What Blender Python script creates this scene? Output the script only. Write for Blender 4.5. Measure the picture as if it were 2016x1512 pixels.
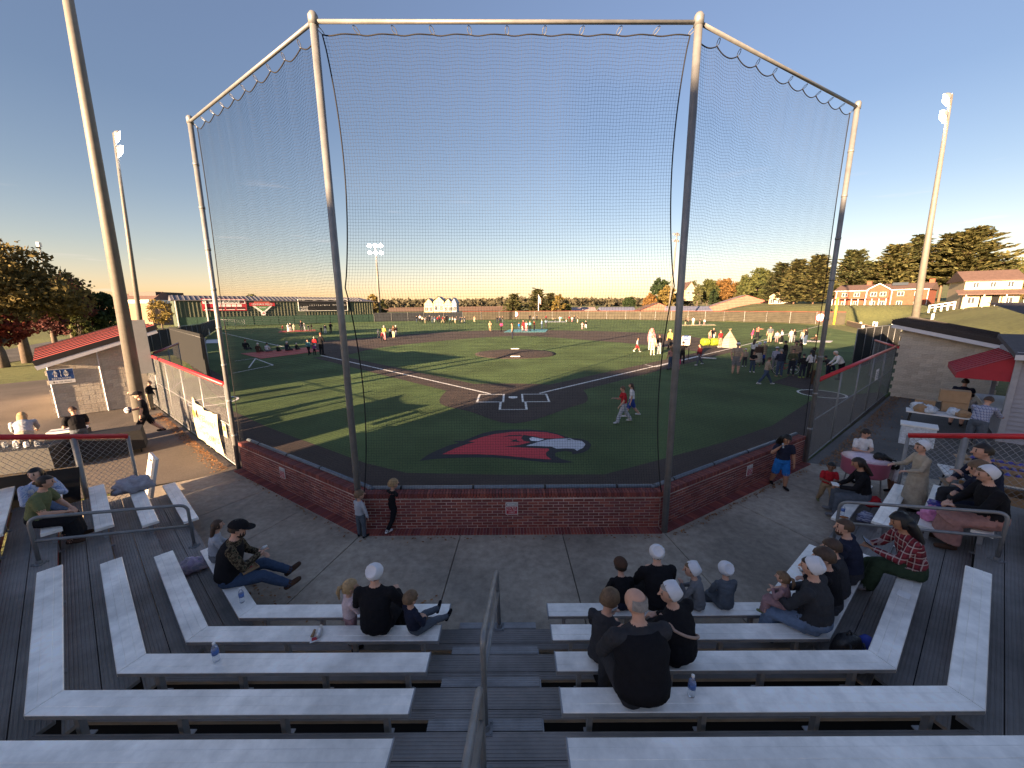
import bpy, bmesh, math, random
from mathutils import Vector, Matrix, kdtree, noise as mnoise
R = math.radians
sc = bpy.context.scene
col = sc.collection
for _o in list(bpy.data.objects):
    bpy.data.objects.remove(_o)

# ------------------------------------------------------------------ camera
CAM_H, FPX, PITCH, ROLL = 4.5, 757.0, R(11.28), R(0.3)
cam_d = bpy.data.cameras.new('camera')
cam_d.sensor_width = 36.0
cam_d.lens = 36.0 * FPX / 2016.0
cam_d.clip_start, cam_d.clip_end = 0.05, 6000
cam = bpy.data.objects.new('camera', cam_d)
col.objects.link(cam)
_fw = Vector((0, math.cos(PITCH), -math.sin(PITCH)))
_up0 = Vector((0, math.sin(PITCH), math.cos(PITCH)))
_ri0 = Vector((1, 0, 0))
_ri = _ri0 * math.cos(ROLL) - _up0 * math.sin(ROLL)
_up = _up0 * math.cos(ROLL) + _ri0 * math.sin(ROLL)
cam.matrix_world = Matrix(((_ri.x, _up.x, -_fw.x, 0), (_ri.y, _up.y, -_fw.y, 0), (_ri.z, _up.z, -_fw.z, CAM_H), (0, 0, 0, 1)))
sc.camera = cam

# ------------------------------------------------------------------ light
SUN_EL, SUN_AZ = R(10.0), R(216.0)          # azimuth clockwise from +Y
world = bpy.data.worlds.new('World')
sc.world = world
world.use_nodes = True
wn, wl = world.node_tree.nodes, world.node_tree.links
wn.clear()
w_out = wn.new('ShaderNodeOutputWorld')
w_bg = wn.new('ShaderNodeBackground')
w_sky = wn.new('ShaderNodeTexSky')
w_sky.sky_type = 'NISHITA'
w_sky.sun_disc = False
w_sky.sun_elevation = SUN_EL
w_sky.sun_rotation = SUN_AZ
w_sky.altitude = 300
w_sky.air_density = 1.0
w_sky.dust_density = 0.6
w_sky.ozone_density = 1.5
# evening glow: the sky warms towards the horizon all the way round, plus a few thin streaks of cloud
w_co = wn.new('ShaderNodeTexCoord')
w_sep = wn.new('ShaderNodeSeparateXYZ')
wl.new(w_co.outputs['Generated'], w_sep.inputs[0])
w_ramp = wn.new('ShaderNodeValToRGB')
w_el = w_ramp.color_ramp.elements
SKY_STOPS = [(0.0, (.70, .48, .42)), (.05, (.64, .465, .42)), (.12, (.56, .445, .42)), (.22, (.50, .425, .425)), (.36, (.48, .425, .45)), (.6, (.63, .53, .56))]
SKY_SCALE = 2.0
w_el[0].position = 0.0
w_el[1].position = SKY_STOPS[-1][0]
for _p, _c in SKY_STOPS[1:-1]:
    w_el.new(_p)
for _e, (_p, _c) in zip(sorted(w_el, key=lambda e: e.position), SKY_STOPS):
    _e.color = (_c[0] / SKY_SCALE, _c[1] / SKY_SCALE, _c[2] / SKY_SCALE, 1)
wl.new(w_sep.outputs['Z'], w_ramp.inputs[0])
w_mul = wn.new('ShaderNodeMix')
w_mul.data_type, w_mul.blend_type = 'RGBA', 'MULTIPLY'
w_mul.inputs[0].default_value = 1.0
wl.new(w_sky.outputs[0], w_mul.inputs[6])
wl.new(w_ramp.outputs[0], w_mul.inputs[7])
# thin clouds
w_map = wn.new('ShaderNodeMapping')
w_map.inputs['Scale'].default_value = (3.2, 3.2, 42)
wl.new(w_co.outputs['Generated'], w_map.inputs[0])
w_no = wn.new('ShaderNodeTexNoise')
w_no.inputs['Scale'].default_value = 1.6
w_no.inputs['Detail'].default_value = 5
wl.new(w_map.outputs[0], w_no.inputs[0])
w_cr = wn.new('ShaderNodeMapRange')
w_cr.inputs[1].default_value, w_cr.inputs[2].default_value = .655, .80
w_cr.inputs[3].default_value, w_cr.inputs[4].default_value = 0, .40
wl.new(w_no.outputs[0], w_cr.inputs[0])
w_band = wn.new('ShaderNodeMapRange')
w_band.interpolation_type = 'SMOOTHSTEP'
w_band.inputs[1].default_value, w_band.inputs[2].default_value = .32, .10
wl.new(w_sep.outputs['Z'], w_band.inputs[0])
w_cm = wn.new('ShaderNodeMath'); w_cm.operation = 'MULTIPLY'
wl.new(w_cr.outputs[0], w_cm.inputs[0]); wl.new(w_band.outputs[0], w_cm.inputs[1])
w_cl = wn.new('ShaderNodeMix'); w_cl.data_type = 'RGBA'
wl.new(w_cm.outputs[0], w_cl.inputs[0])
wl.new(w_mul.outputs[2], w_cl.inputs[6])
w_cl.inputs[7].default_value = (1.5, 1.25, 1.15, 1)
wl.new(w_cl.outputs[2], w_bg.inputs['Color'])
w_bg.inputs['Strength'].default_value = 0.15
wl.new(w_bg.outputs[0], w_out.inputs[0])

sun_d = bpy.data.lights.new('sun', 'SUN')
sun_d.energy = 5.0
sun_d.angle = R(0.5)
sun_d.color = (1.0, 0.68, 0.40)
sun = bpy.data.objects.new('sun', sun_d)
col.objects.link(sun)
SUN_TO = Vector((math.sin(SUN_AZ) * math.cos(SUN_EL), math.cos(SUN_AZ) * math.cos(SUN_EL), math.sin(SUN_EL)))
sun.rotation_euler = SUN_TO.to_track_quat('Z', 'Y').to_euler()
sun.location = SUN_TO * 60

sc.view_settings.view_transform = 'Standard'
sc.view_settings.look = 'None'
sc.view_settings.exposure = 2.52
sc.view_settings.gamma = 1.0
sc.view_settings.use_curve_mapping = False
sc.render.engine = 'CYCLES'
sc.cycles.max_bounces = 6
sc.cycles.transparent_max_bounces = 12
sc.cycles.use_denoising = True

# ------------------------------------------------------------------ helpers
rng = random.Random(7)

def at(u, v, z=0.0):
    """photo pixel (2016 wide) -> point of the place at height z"""
    d = _fw + _ri * ((u - 1008) / FPX) - _up * ((v - 756) / FPX)
    t = (z - CAM_H) / d.z
    return Vector((0, 0, CAM_H)) + d * t

def at_y(u, v, y):
    d = _fw + _ri * ((u - 1008) / FPX) - _up * ((v - 756) / FPX)
    return Vector((0, 0, CAM_H)) + d * (y / d.y)

def tag(o, label=None, cat=None, group=None, kind=None):
    if label: o['label'] = label
    if cat: o['category'] = cat
    if group: o['group'] = group
    if kind: o['kind'] = kind
    return o

def empty(name, loc=(0, 0, 0), rz=0.0, label=None, cat=None, group=None, kind=None):
    o = bpy.data.objects.new(name, None)
    col.objects.link(o)
    o.location = loc
    o.rotation_euler = (0, 0, rz)
    o.empty_display_size = .1
    return tag(o, label, cat, group, kind)

def link(name, mesh, parent=None, loc=None, rot=None):
    o = bpy.data.objects.new(name, mesh)
    col.objects.link(o)
    if parent: o.parent = parent
    if loc is not None: o.location = loc
    if rot is not None: o.rotation_euler = rot
    return o

class MB:
    def __init__(self):
        self.v, self.f, self.m = [], [], []
    def add(self, vs, fs, mi=0):
        n = len(self.v)
        self.v.extend([tuple(p) for p in vs])
        for f in fs:
            self.f.append([i + n for i in f]); self.m.append(mi)
        return self
    def box(self, lo, hi, mi=0):
        x0, y0, z0 = lo; x1, y1, z1 = hi
        return self.add([(x0, y0, z0), (x1, y0, z0), (x1, y1, z0), (x0, y1, z0), (x0, y0, z1), (x1, y0, z1), (x1, y1, z1), (x0, y1, z1)],
                        [(0, 3, 2, 1), (4, 5, 6, 7), (0, 1, 5, 4), (1, 2, 6, 5), (2, 3, 7, 6), (3, 0, 4, 7)], mi)
    def cbox(self, c, s, mi=0, rz=0.0):
        n = len(self.v)
        self.box((-s[0] / 2, -s[1] / 2, -s[2] / 2), (s[0] / 2, s[1] / 2, s[2] / 2), mi)
        ca, sa = math.cos(rz), math.sin(rz)
        for i in range(n, len(self.v)):
            x, y, z = self.v[i]
            self.v[i] = (c[0] + x * ca - y * sa, c[1] + x * sa + y * ca, c[2] + z)
        return self
    def bar(self, p0, p1, w, h, mi=0, up=(0, 0, 1)):
        p0, p1, up = Vector(p0), Vector(p1), Vector(up)
        d = (p1 - p0).normalized()
        s = d.cross(up)
        if s.length < 1e-4: s = d.cross(Vector((1, 0, 0)))
        s.normalize(); u = s.cross(d)
        vs = []
        for p in (p0, p1):
            for a, b in ((-1, -1), (1, -1), (1, 1), (-1, 1)):
                vs.append(p + s * (a * w / 2) + u * (b * h / 2))
        return self.add(vs, [(0, 1, 2, 3), (7, 6, 5, 4), (0, 4, 5, 1), (1, 5, 6, 2), (2, 6, 7, 3), (3, 7, 4, 0)], mi)
    def tube(self, pts, r, n=8, mi=0, cap=True):
        pts = [Vector(p) for p in pts]
        rs = r if isinstance(r, (list, tuple)) else [r] * len(pts)
        vs, prev = [], None
        for i, p in enumerate(pts):
            if i == 0: d = pts[1] - p
            elif i == len(pts) - 1: d = p - pts[i - 1]
            else: d = (pts[i + 1] - p).normalized() + (p - pts[i - 1]).normalized()
            d.normalize()
            if prev is None:
                a = d.cross(Vector((0, 0, 1)))
                if a.length < 1e-3: a = d.cross(Vector((1, 0, 0)))
            else:
                a = prev - d * prev.dot(d)
            a.normalize(); prev = a
            b = d.cross(a)
            for k in range(n):
                t = 2 * math.pi * k / n
                vs.append(p + (a * math.cos(t) + b * math.sin(t)) * rs[i])
        fs = []
        for i in range(len(pts) - 1):
            for k in range(n):
                k2 = (k + 1) % n
                fs.append((i * n + k, i * n + k2, (i + 1) * n + k2, (i + 1) * n + k))
        if cap:
            fs.append(tuple(reversed(range(n)))); fs.append(tuple((len(pts) - 1) * n + k for k in range(n)))
        return self.add(vs, fs, mi)
    def lathe(self, prof, n=12, c=(0, 0, 0), mi=0, sx=1.0, sy=1.0):
        vs, fs = [], []
        for r, z in prof:
            for k in range(n):
                t = 2 * math.pi * k / n
                vs.append((c[0] + r * sx * math.cos(t), c[1] + r * sy * math.sin(t), c[2] + z))
        m = len(prof)
        for i in range(m - 1):
            for k in range(n):
                k2 = (k + 1) % n
                fs.append((i * n + k, i * n + k2, (i + 1) * n + k2, (i + 1) * n + k))
        fs.append(tuple(reversed(range(n)))); fs.append(tuple((m - 1) * n + k for k in range(n)))
        return self.add(vs, fs, mi)
    def prism(self, poly, z0, z1, mi=0):
        n = len(poly)
        a = sum(poly[i][0] * poly[(i + 1) % n][1] - poly[(i + 1) % n][0] * poly[i][1] for i in range(n))
        if a < 0: poly = poly[::-1]
        vs = [(p[0], p[1], z0) for p in poly] + [(p[0], p[1], z1) for p in poly]
        fs = [tuple(reversed(range(n))), tuple(range(n, 2 * n))]
        fs += [(i, (i + 1) % n, n + (i + 1) % n, n + i) for i in range(n)]
        return self.add(vs, fs, mi)
    def sheet(self, poly, z, mi=0):
        return self.add([(p[0], p[1], z) for p in poly], [tuple(range(len(poly)))], mi)
    def quad(self, a, b, c, d, mi=0):
        return self.add([a, b, c, d], [(0, 1, 2, 3)], mi)
    def xform(self, M):
        self.v = [tuple(M @ Vector(p)) for p in self.v]
        return self
    def mesh(self, name, mats, smooth=False):
        me = bpy.data.meshes.new(name)
        me.from_pydata(self.v, [], self.f)
        for m in (mats if isinstance(mats, (list, tuple)) else [mats]): me.materials.append(m)
        if len(me.materials) > 1:
            me.polygons.foreach_set('material_index', self.m)
        if smooth:
            me.polygons.foreach_set('use_smooth', [True] * len(me.polygons))
        me.update()
        return me
    def build(self, name, mats, parent=None, smooth=False, loc=None, rot=None):
        return link(name, self.mesh(name, mats, smooth), parent, loc, rot)

def fix_normals(o):
    bm = bmesh.new(); bm.from_mesh(o.data)
    bmesh.ops.recalc_face_normals(bm, faces=bm.faces)
    bm.to_mesh(o.data); bm.free()
    return o

def triangulate(o):
    bm = bmesh.new(); bm.from_mesh(o.data)
    bmesh.ops.triangulate(bm, faces=[f for f in bm.faces if len(f.verts) > 4])
    bm.to_mesh(o.data); bm.free()
    return o

def copy_tree(o, parent=None):
    c = o.copy(); col.objects.link(c)
    if parent: c.parent = parent
    for ch in list(o.children): copy_tree(ch, c)
    return c

# ------------------------------------------------------------------ materials
MATS = {}
def mat(name, rgb, rough=.7, metal=0.0, var=.12, scale=6.0, bump=0.0, bscale=None, coord='Object', tint=None, spec=.4, detail=4, stretch=None, emit=None, big=None, bdist=.02):
    """procedural surface: base colour, noise variation (var), optional second tint, fine relief"""
    if name in MATS: return MATS[name]
    m = bpy.data.materials.new(name); m.use_nodes = True
    n, l = m.node_tree.nodes, m.node_tree.links
    b = n['Principled BSDF']
    b.inputs['Roughness'].default_value = rough
    b.inputs['Metallic'].default_value = metal
    b.inputs['Specular IOR Level'].default_value = spec
    b.inputs['Base Color'].default_value = (*rgb, 1)
    tc = n.new('ShaderNodeTexCoord')
    if coord == 'World':
        g = n.new('ShaderNodeNewGeometry'); src = g.outputs['Position']
    else:
        src = tc.outputs[coord]
    if stretch:
        mp = n.new('ShaderNodeMapping'); mp.inputs['Scale'].default_value = stretch
        l.new(src, mp.inputs[0]); src = mp.outputs[0]
    if var or tint or big:
        no = n.new('ShaderNodeTexNoise'); no.inputs['Scale'].default_value = scale
        no.inputs['Detail'].default_value = detail; no.inputs['Roughness'].default_value = .65
        l.new(src, no.inputs[0])
        mr = n.new('ShaderNodeMapRange'); mr.inputs[1].default_value, mr.inputs[2].default_value = .28, .72
        l.new(no.outputs[0], mr.inputs[0])
        mx = n.new('ShaderNodeMix'); mx.data_type = 'RGBA'
        lo = tuple(max(0, c * (1 - var)) for c in rgb)
        hi = tint if tint else tuple(c * (1 + var) for c in rgb)
        mx.inputs[6].default_value = (*lo, 1); mx.inputs[7].default_value = (*hi, 1)
        l.new(mr.outputs[0], mx.inputs[0])
        outc = mx.outputs[2]
        if big:
            bn = n.new('ShaderNodeTexNoise'); bn.inputs['Scale'].default_value = big[0]; bn.inputs['Detail'].default_value = 3
            l.new(src, bn.inputs[0])
            br = n.new('ShaderNodeMapRange'); br.inputs[1].default_value, br.inputs[2].default_value = .35, .65
            br.inputs[3].default_value, br.inputs[4].default_value = 1 - big[1], 1 + big[1]
            l.new(bn.outputs[0], br.inputs[0])
            mm = n.new('ShaderNodeMix'); mm.data_type, mm.blend_type = 'RGBA', 'MULTIPLY'; mm.inputs[0].default_value = 1
            l.new(outc, mm.inputs[6]); l.new(br.outputs[0], mm.inputs[7]); outc = mm.outputs[2]
        l.new(outc, b.inputs['Base Color'])
    if bump:
        bo = n.new('ShaderNodeTexNoise'); bo.inputs['Scale'].default_value = bscale or scale * 4; bo.inputs['Detail'].default_value = 3
        l.new(src, bo.inputs[0])
        bp = n.new('ShaderNodeBump'); bp.inputs['Strength'].default_value = bump; bp.inputs['Distance'].default_value = bdist
        l.new(bo.outputs[0], bp.inputs['Height']); l.new(bp.outputs[0], b.inputs['Normal'])
    if emit:
        b.inputs['Emission Color'].default_value = (*emit[0], 1); b.inputs['Emission Strength'].default_value = emit[1]
    MATS[name] = m
    return m

def foliage_mat(name, c1, c2, trans=.25):
    if name in MATS: return MATS[name]
    m = bpy.data.materials.new(name); m.use_nodes = True
    n, l = m.node_tree.nodes, m.node_tree.links
    b = n['Principled BSDF']; b.inputs['Roughness'].default_value = .8
    b.inputs['Specular IOR Level'].default_value = .2
    g = n.new('ShaderNodeNewGeometry')
    mx = n.new('ShaderNodeMix'); mx.data_type = 'RGBA'
    mx.inputs[6].default_value = (*c1, 1); mx.inputs[7].default_value = (*c2, 1)
    l.new(g.outputs['Random Per Island'], mx.inputs[0])
    l.new(mx.outputs[2], b.inputs['Base Color'])
    t = n.new('ShaderNodeBsdfTranslucent'); l.new(mx.outputs[2], t.inputs[0])
    ms = n.new('ShaderNodeMixShader'); ms.inputs[0].default_value = trans
    l.new(b.outputs[0], ms.inputs[1]); l.new(t.outputs[0], ms.inputs[2])
    l.new(ms.outputs[0], n['Material Output'].inputs[0])
    MATS[name] = m
    return m

def plaid_mat(name, base, c1, c2, scale=9.0):
    if name in MATS: return MATS[name]
    m = bpy.data.materials.new(name); m.use_nodes = True
    n, l = m.node_tree.nodes, m.node_tree.links
    b = n['Principled BSDF']; b.inputs['Roughness'].default_value = .9; b.inputs['Specular IOR Level'].default_value = .15
    tc = n.new('ShaderNodeTexCoord'); sx = n.new('ShaderNodeSeparateXYZ'); l.new(tc.outputs['Object'], sx.inputs[0])
    def stripe(sock, sc_, w):
        a = n.new('ShaderNodeMath'); a.operation = 'MULTIPLY'; a.inputs[1].default_value = sc_; l.new(sock, a.inputs[0])
        f = n.new('ShaderNodeMath'); f.operation = 'FRACT'; l.new(a.outputs[0], f.inputs[0])
        g = n.new('ShaderNodeMath'); g.operation = 'LESS_THAN'; g.inputs[1].default_value = w; l.new(f.outputs[0], g.inputs[0])
        h = n.new('ShaderNodeMath'); h.operation = 'MULTIPLY'; h.inputs[1].default_value = .6; l.new(g.outputs[0], h.inputs[0])
        return h.outputs[0]
    hs = n.new('ShaderNodeMath'); hs.operation = 'ADD'; l.new(sx.outputs['X'], hs.inputs[0]); l.new(sx.outputs['Y'], hs.inputs[1])
    cur = None
    for sock, c, w, o in ((hs.outputs[0], c1, .45, 1.0), (sx.outputs['Z'], c1, .45, 1.0), (hs.outputs[0], c2, .16, 1.0), (sx.outputs['Z'], c2, .16, 1.0)):
        mx = n.new('ShaderNodeMix'); mx.data_type = 'RGBA'
        l.new(stripe(sock, scale, w), mx.inputs[0])
        if cur is None: mx.inputs[6].default_value = (*base, 1)
        else: l.new(cur, mx.inputs[6])
        mx.inputs[7].default_value = (*c, 1)
        cur = mx.outputs[2]
    l.new(cur, b.inputs['Base Color'])
    MATS[name] = m
    return m

def blotch_mat(name, cols, scale=9.0, rough=.9):
    """camouflage / flower print: banded noise"""
    if name in MATS: return MATS[name]
    m = bpy.data.materials.new(name); m.use_nodes = True
    n, l = m.node_tree.nodes, m.node_tree.links
    b = n['Principled BSDF']; b.inputs['Roughness'].default_value = rough; b.inputs['Specular IOR Level'].default_value = .15
    tc = n.new('ShaderNodeTexCoord'); no = n.new('ShaderNodeTexNoise'); no.inputs['Scale'].default_value = scale; no.inputs['Detail'].default_value = 2
    l.new(tc.outputs['Object'], no.inputs[0])
    r = n.new('ShaderNodeValToRGB'); r.color_ramp.interpolation = 'CONSTANT'
    e = r.color_ramp.elements
    e[0].position = 0; e[0].color = (*cols[0][1], 1); e[1].position = cols[1][0]; e[1].color = (*cols[1][1], 1)
    for p, c in cols[2:]:
        q = e.new(p); q.color = (*c, 1)
    l.new(no.outputs[0], r.inputs[0]); l.new(r.outputs[0], b.inputs['Base Color'])
    MATS[name] = m
    return m

M_STEEL = mat('galvanised_steel', (.22, .226, .235), .5, .4, .18, 5, .05, 60)
M_ALU = mat('aluminium_seat', (.87, .835, .78), .36, .08, .15, 6.0, .06, 120, coord='World', big=(1.3, .17))
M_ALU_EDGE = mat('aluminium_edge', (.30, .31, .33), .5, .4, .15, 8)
M_DECK = mat('ribbed_deck', (.235, .22, .21), .6, .12, .22, 2.5, .12, 30, coord='World', big=(.5, .2))
M_NOSE = mat('deck_nosing', (.27, .27, .275), .5, .4, .25, 4, .08, 60, coord='World')
M_RED = mat('red_rail_cap', (.50, .022, .03), .38, 0, .12, 4, .03, 40)
M_WHITE = mat('white_paint', (.78, .77, .75), .6, 0, .05, 8)
M_BLACK = mat('black_plastic', (.012, .012, .014), .6, 0, .2, 8)
M_DARK = mat('shade_black', (.006, .006, .007), .9, 0, 0)  # near-black colour stands in for shade under the decks and in the porch

def text_obj(name, s, size, mat_, parent, loc, rot, ax='CENTER', extr=0.0, sx=1.0):
    """lettering: a flat printed text turned into a mesh part"""
    c = bpy.data.curves.new(name, 'FONT'); c.body = s; c.size = size; c.align_x = ax; c.align_y = 'CENTER'; c.extrude = extr
    c.resolution_u = 2
    o = bpy.data.objects.new('_t', c); col.objects.link(o)
    TEXTS.append((name, o, mat_, parent, loc, rot, sx))
TEXTS = []
def flush_texts():
    dg = bpy.context.evaluated_depsgraph_get(); dg.update()
    for name, o, m, parent, loc, rot, sx in TEXTS:
        me = bpy.data.meshes.new_from_object(o.evaluated_get(dg)); me.name = name
        me.materials.clear(); me.materials.append(m)
        if sx != 1.0: me.transform(Matrix.Diagonal((sx, 1, 1, 1)))
        t = link(name, me, parent, loc, rot)
    for _, o, *_r in TEXTS:
        c = o.data; bpy.data.objects.remove(o); bpy.data.curves.remove(c)
    TEXTS.clear()

# ------------------------------------------------------------------ the setting
def catmull(pts, n=6, closed=False):
    out = []; m = len(pts)
    idx = range(m if closed else m - 1)
    for i in idx:
        p0 = pts[(i - 1) % m] if closed or i > 0 else pts[i]
        p1 = pts[i]; p2 = pts[(i + 1) % m]
        p3 = pts[(i + 2) % m] if closed or i + 2 < m else p2
        for k in range(n):
            t = k / n
            out.append(tuple(.5 * ((2 * p1[j]) + (-p0[j] + p2[j]) * t + (2 * p0[j] - 5 * p1[j] + 4 * p2[j] - p3[j]) * t * t + (-p0[j] + 3 * p1[j] - 3 * p2[j] + p3[j]) * t ** 3) for j in range(2)))
    if not closed: out.append(tuple(pts[-1][:2]))
    return out
def W(lst, z=0.0):
    return [tuple(at(u, v, z)[:2]) for u, v in lst]
def struct(name, mb, m, smooth=False):
    o = mb.build(name, m, None, smooth); o['kind'] = 'structure'
    return o
def flat(name, poly, z, m, parent=None):
    mb = MB(); mb.sheet(poly, z)
    o = mb.build(name, m, parent); triangulate(o)
    for p in o.data.polygons:
        if p.normal.z < 0: p.flip()
    if parent is None: o['kind'] = 'structure'
    return o

M_GRASS = mat('meadow_grass', (.13, .155, .055), .95, 0, .3, 2.2, 1.0, 30, coord='World', tint=(.19, .195, .07), big=(.06, .25), bdist=.1)
def turf_mat():
    m = mat('artificial_turf', (.08, .145, .056), .9, 0, .3, 16, 1.0, 42, coord='World', tint=(.125, .18, .068), big=(.28, .22), spec=.2, bdist=.085)
    return m
M_TURF = turf_mat()
M_DIRT = mat('brown_crumb_dirt', (.046, .035, .034), .95, 0, .3, 22, 1.0, 60, coord='World', tint=(.085, .06, .052), big=(.5, .15), bdist=.04)
M_ASPH = mat('path_asphalt', (.12, .10, .085), .9, 0, .25, 30, 1.0, 90, coord='World', tint=(.16, .135, .115), big=(.35, .22), bdist=.012)
M_ASPH2 = mat('dark_asphalt', (.10, .095, .092), .9, 0, .25, 30, .5, 90, coord='World', tint=(.135, .128, .122), big=(.4, .25))
M_CONC = mat('plaza_concrete', (.30, .255, .205), .88, 0, .2, 7, .5, 80, coord='World', tint=(.40, .345, .275), big=(.55, .26))
M_LINE = mat('line_white', (.78, .76, .72), .8, 0, .08, 10, coord='World')

# hillside rising behind first base: height of the land
def smooth01(t):
    t = max(0.0, min(1.0, t)); return t * t * (3 - 2 * t)
def land(x, y):
    # rises outside the first-base retaining wall and beyond the right-field fence
    d1 = (x - 54.7) * .826 - (y - 55.4) * .563
    d2 = (x - 79.0) * .786 + (y - 91.0) * .618
    d2 -= 14 * smooth01((70 - x) / 30.0)
    d = max(d1, d2)
    return 4.35 * smooth01((d - .8) / 19.0) + .03 * max(0.0, d - 20)
def far_land(x, y):
    r = math.hypot(x, y); a = math.atan2(x, y)
    h = 0.0
    h += 12.0 * smooth01((r - 330) / 500.0) * (.75 + .25 * math.sin(a * 5 + 1.2) * math.cos(a * 3))
    return h
mb = MB()
# one polar sheet to the horizon, carrying the rise and far hills
rs = [0, 12, 24, 36, 48, 56, 64, 70, 76, 80, 84, 88, 92, 96, 100, 105, 110, 115, 120, 125, 130, 136, 142, 150, 160, 175, 200, 250, 330, 430, 560, 750, 1000, 1400, 2000, 3200]
NA = 240
for r in rs:
    for k in range(NA):
        a = 2 * math.pi * k / NA
        x, y = r * math.sin(a), r * math.cos(a)
        h = -.06
        if x > 10 and y > -10: h += land(x, y) * smooth01((x - 38) / 25.0) * smooth01((x / max(y, 1) - .44) / .2)
        h += far_land(x, y)
        mb.v.append((x, y, h))
for i in range(len(rs) - 1):
    for k in range(NA):
        k2 = (k + 1) % NA
        mb.f.append((i * NA + k, i * NA + k2, (i + 1) * NA + k2, (i + 1) * NA + k)); mb.m.append(0)
ground = struct('ground', mb, M_GRASS, True)
fix_normals(ground)
if ground.data.polygons[NA * 3].normal.z < 0:
    ground.data.flip_normals()

# turf and dirt of the ball field
turf_poly = W([(474, 925), (456, 905)]) + [(-18.5, 19.3), (-30, 36), (-50, 62), (-72, 86), (-90, 108), (-46, 131), (-20, 143), (0, 148), (22, 148), (42, 138), (60, 118), (72, 100), (70, 88), (48, 48), (33, 28), (19.8, 19.6), (8.6, 10.6), (3.05, 7.3), (-3.05, 7.2)]
flat('field_turf', turf_poly, 0.0, M_TURF)
near = W([(456, 808), (520, 838), (588, 864), (650, 886), (720, 912), (800, 931), (1000, 935), (1190, 934), (1300, 905), (1420, 872), (1520, 838), (1602, 785)])
track = near + [(19.6, 19.9), (18.5, 18.5), (8.6, 10.65), (3.05, 7.35), (-3.05, 7.25), (-7.75, 10.35), (-17.6, 18.6), (-18.0, 20.4)]
flat('warning_track', track, .004, M_DIRT)
flat('dugout_track_dirt', W([(1520, 753), (1560, 738), (1604, 745), (1604, 772)]), .005, M_DIRT)
flat('third_base_track_dirt', W([(372, 716), (388, 712), (440, 742), (452, 760), (440, 790), (410, 765)]), .005, M_DIRT)
home_d = W([(866, 794), (924, 810), (1013, 834), (1120, 803), (1157, 788), (1142, 764), (1097, 758), (1010, 755), (919, 757), (882, 768)])
flat('home_plate_dirt', catmull(home_d, 4, True), .005, M_DIRT)
arc_out = catmull(W([(600, 672), (640, 671), (720, 665), (800, 658.5), (900, 652.5), (1010, 649.5), (1110, 650.5), (1220, 653), (1310, 658), (1400, 668), (1460, 681)]), 4)
arc_in = catmull(W([(1400, 697), (1345, 688), (1274, 679.5), (1221, 674.5), (1142, 668.5), (1060, 662.5), (1012, 661.5), (930, 666), (800, 678), (730, 688), (690, 697), (640, 703)]), 4)
flat('infield_dirt', arc_out + arc_in, .004, M_DIRT)
HOME = at(1010, 785)
def strip(name, a, b, w, z, m, parent=None):
    a, b = Vector(a[:2]), Vector(b[:2]); d = (b - a).normalized(); n = Vector((-d.y, d.x)) * w / 2
    return flat(name, [tuple(a + n), tuple(b + n), tuple(b - n), tuple(a - n)], z, m, parent)
LA, LB = at(965, 775.5), at(640, 701.5)
RA, RB = at(1062, 774.5), at(1448, 684)
strip('baseline_dirt', LA - (LB - LA) * .02, LB, 2.3, .006, M_DIRT)
strip('baseline_dirt', RA - (RB - RA) * .02, RB, 2.3, .006, M_DIRT)
# pitcher's mound: a low dome of dirt
mb = MB(); c = at(1015, 693, .15); prof = [(4.3, -.02), (3.6, .02), (2.4, .13), (1.2, .22), (.01, .24)]
mb.lathe(prof, 40, (c.x, c.y, .004))
mo = struct('pitchers_mound', mb, M_DIRT, True)
for (u, v, zz) in ((1014, 686.3, .2), (1014.5, 701.5, .12)):
    p = at(u, v, zz + .03)
    o = MB().box((-.42, -.08, 0), (.42, .08, .06)).build('pitching_rubber', M_WHITE, None, loc=(p.x, p.y, zz))
    tag(o, 'white pitching rubber on the far crest of the mound' if v < 690 else 'white rubber slab at the near foot of the mound', 'pitching rubber')
# white lines
lines = empty('field_lines', (0, 0, 0), kind='structure')
LF, RF = LB + (LB - LA) * 2.6, at(1625, 638.5)
strip('foul_line', LA, LB + (LB - LA) * .05, .15, .0095, M_LINE, lines)
strip('foul_line', LB + (LB - LA) * .55, LF, .15, .0095, M_LINE, lines)
strip('foul_line', RA, RB, .15, .0095, M_LINE, lines)
strip('foul_line', RB, RF, .15, .0095, M_LINE, lines)
strip('running_lane_line', at(1290, 722.5), at(1375, 702), .12, .0096, M_LINE, lines)
strip('running_lane_line', at(1270, 718), at(1290, 722.5), .12, .0096, M_LINE, lines)
def frame(name, pts, w, skip=()):
    P_ = [Vector((*p, 0)) for p in pts]
    for i in range(len(P_)):
        if i in skip: continue
        a, b = P_[i], P_[(i + 1) % len(P_)]
        d = (b - a).normalized() * w / 2
        strip(name, a - d, b + d, w, .0102 + .0006 * (i % 2), M_LINE, lines)
hx, hy = HOME.x, HOME.y
frame('batters_box_line', [(hx - 1.75, hy - .68), (hx - .48, hy - .68), (hx - .48, hy + .98), (hx - 1.75, hy + .98)], .1)
frame('batters_box_line', [(hx + .48, hy - .68), (hx + 1.75, hy - .68), (hx + 1.75, hy + .98), (hx + .48, hy + .98)], .1)
frame('catchers_box_line', [(hx - .6, hy - .68), (hx - .6, hy - 2.1), (hx + .6, hy - 2.1), (hx + .6, hy - .68)], .1, skip=(3,))
for a, b in (((458, 735), (538, 719)), ((490, 724), (503, 706)), ((503, 706), (538, 719)), ((462, 711), (505, 705))):
    strip('coaches_box_line', at(*a), at(*b), .1, .0103, M_LINE, lines)
mb = MB(); mb.prism([(-.22, .22), (.22, .22), (.22, 0), (0, -.22), (-.22, 0)], 0, .03)
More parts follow.
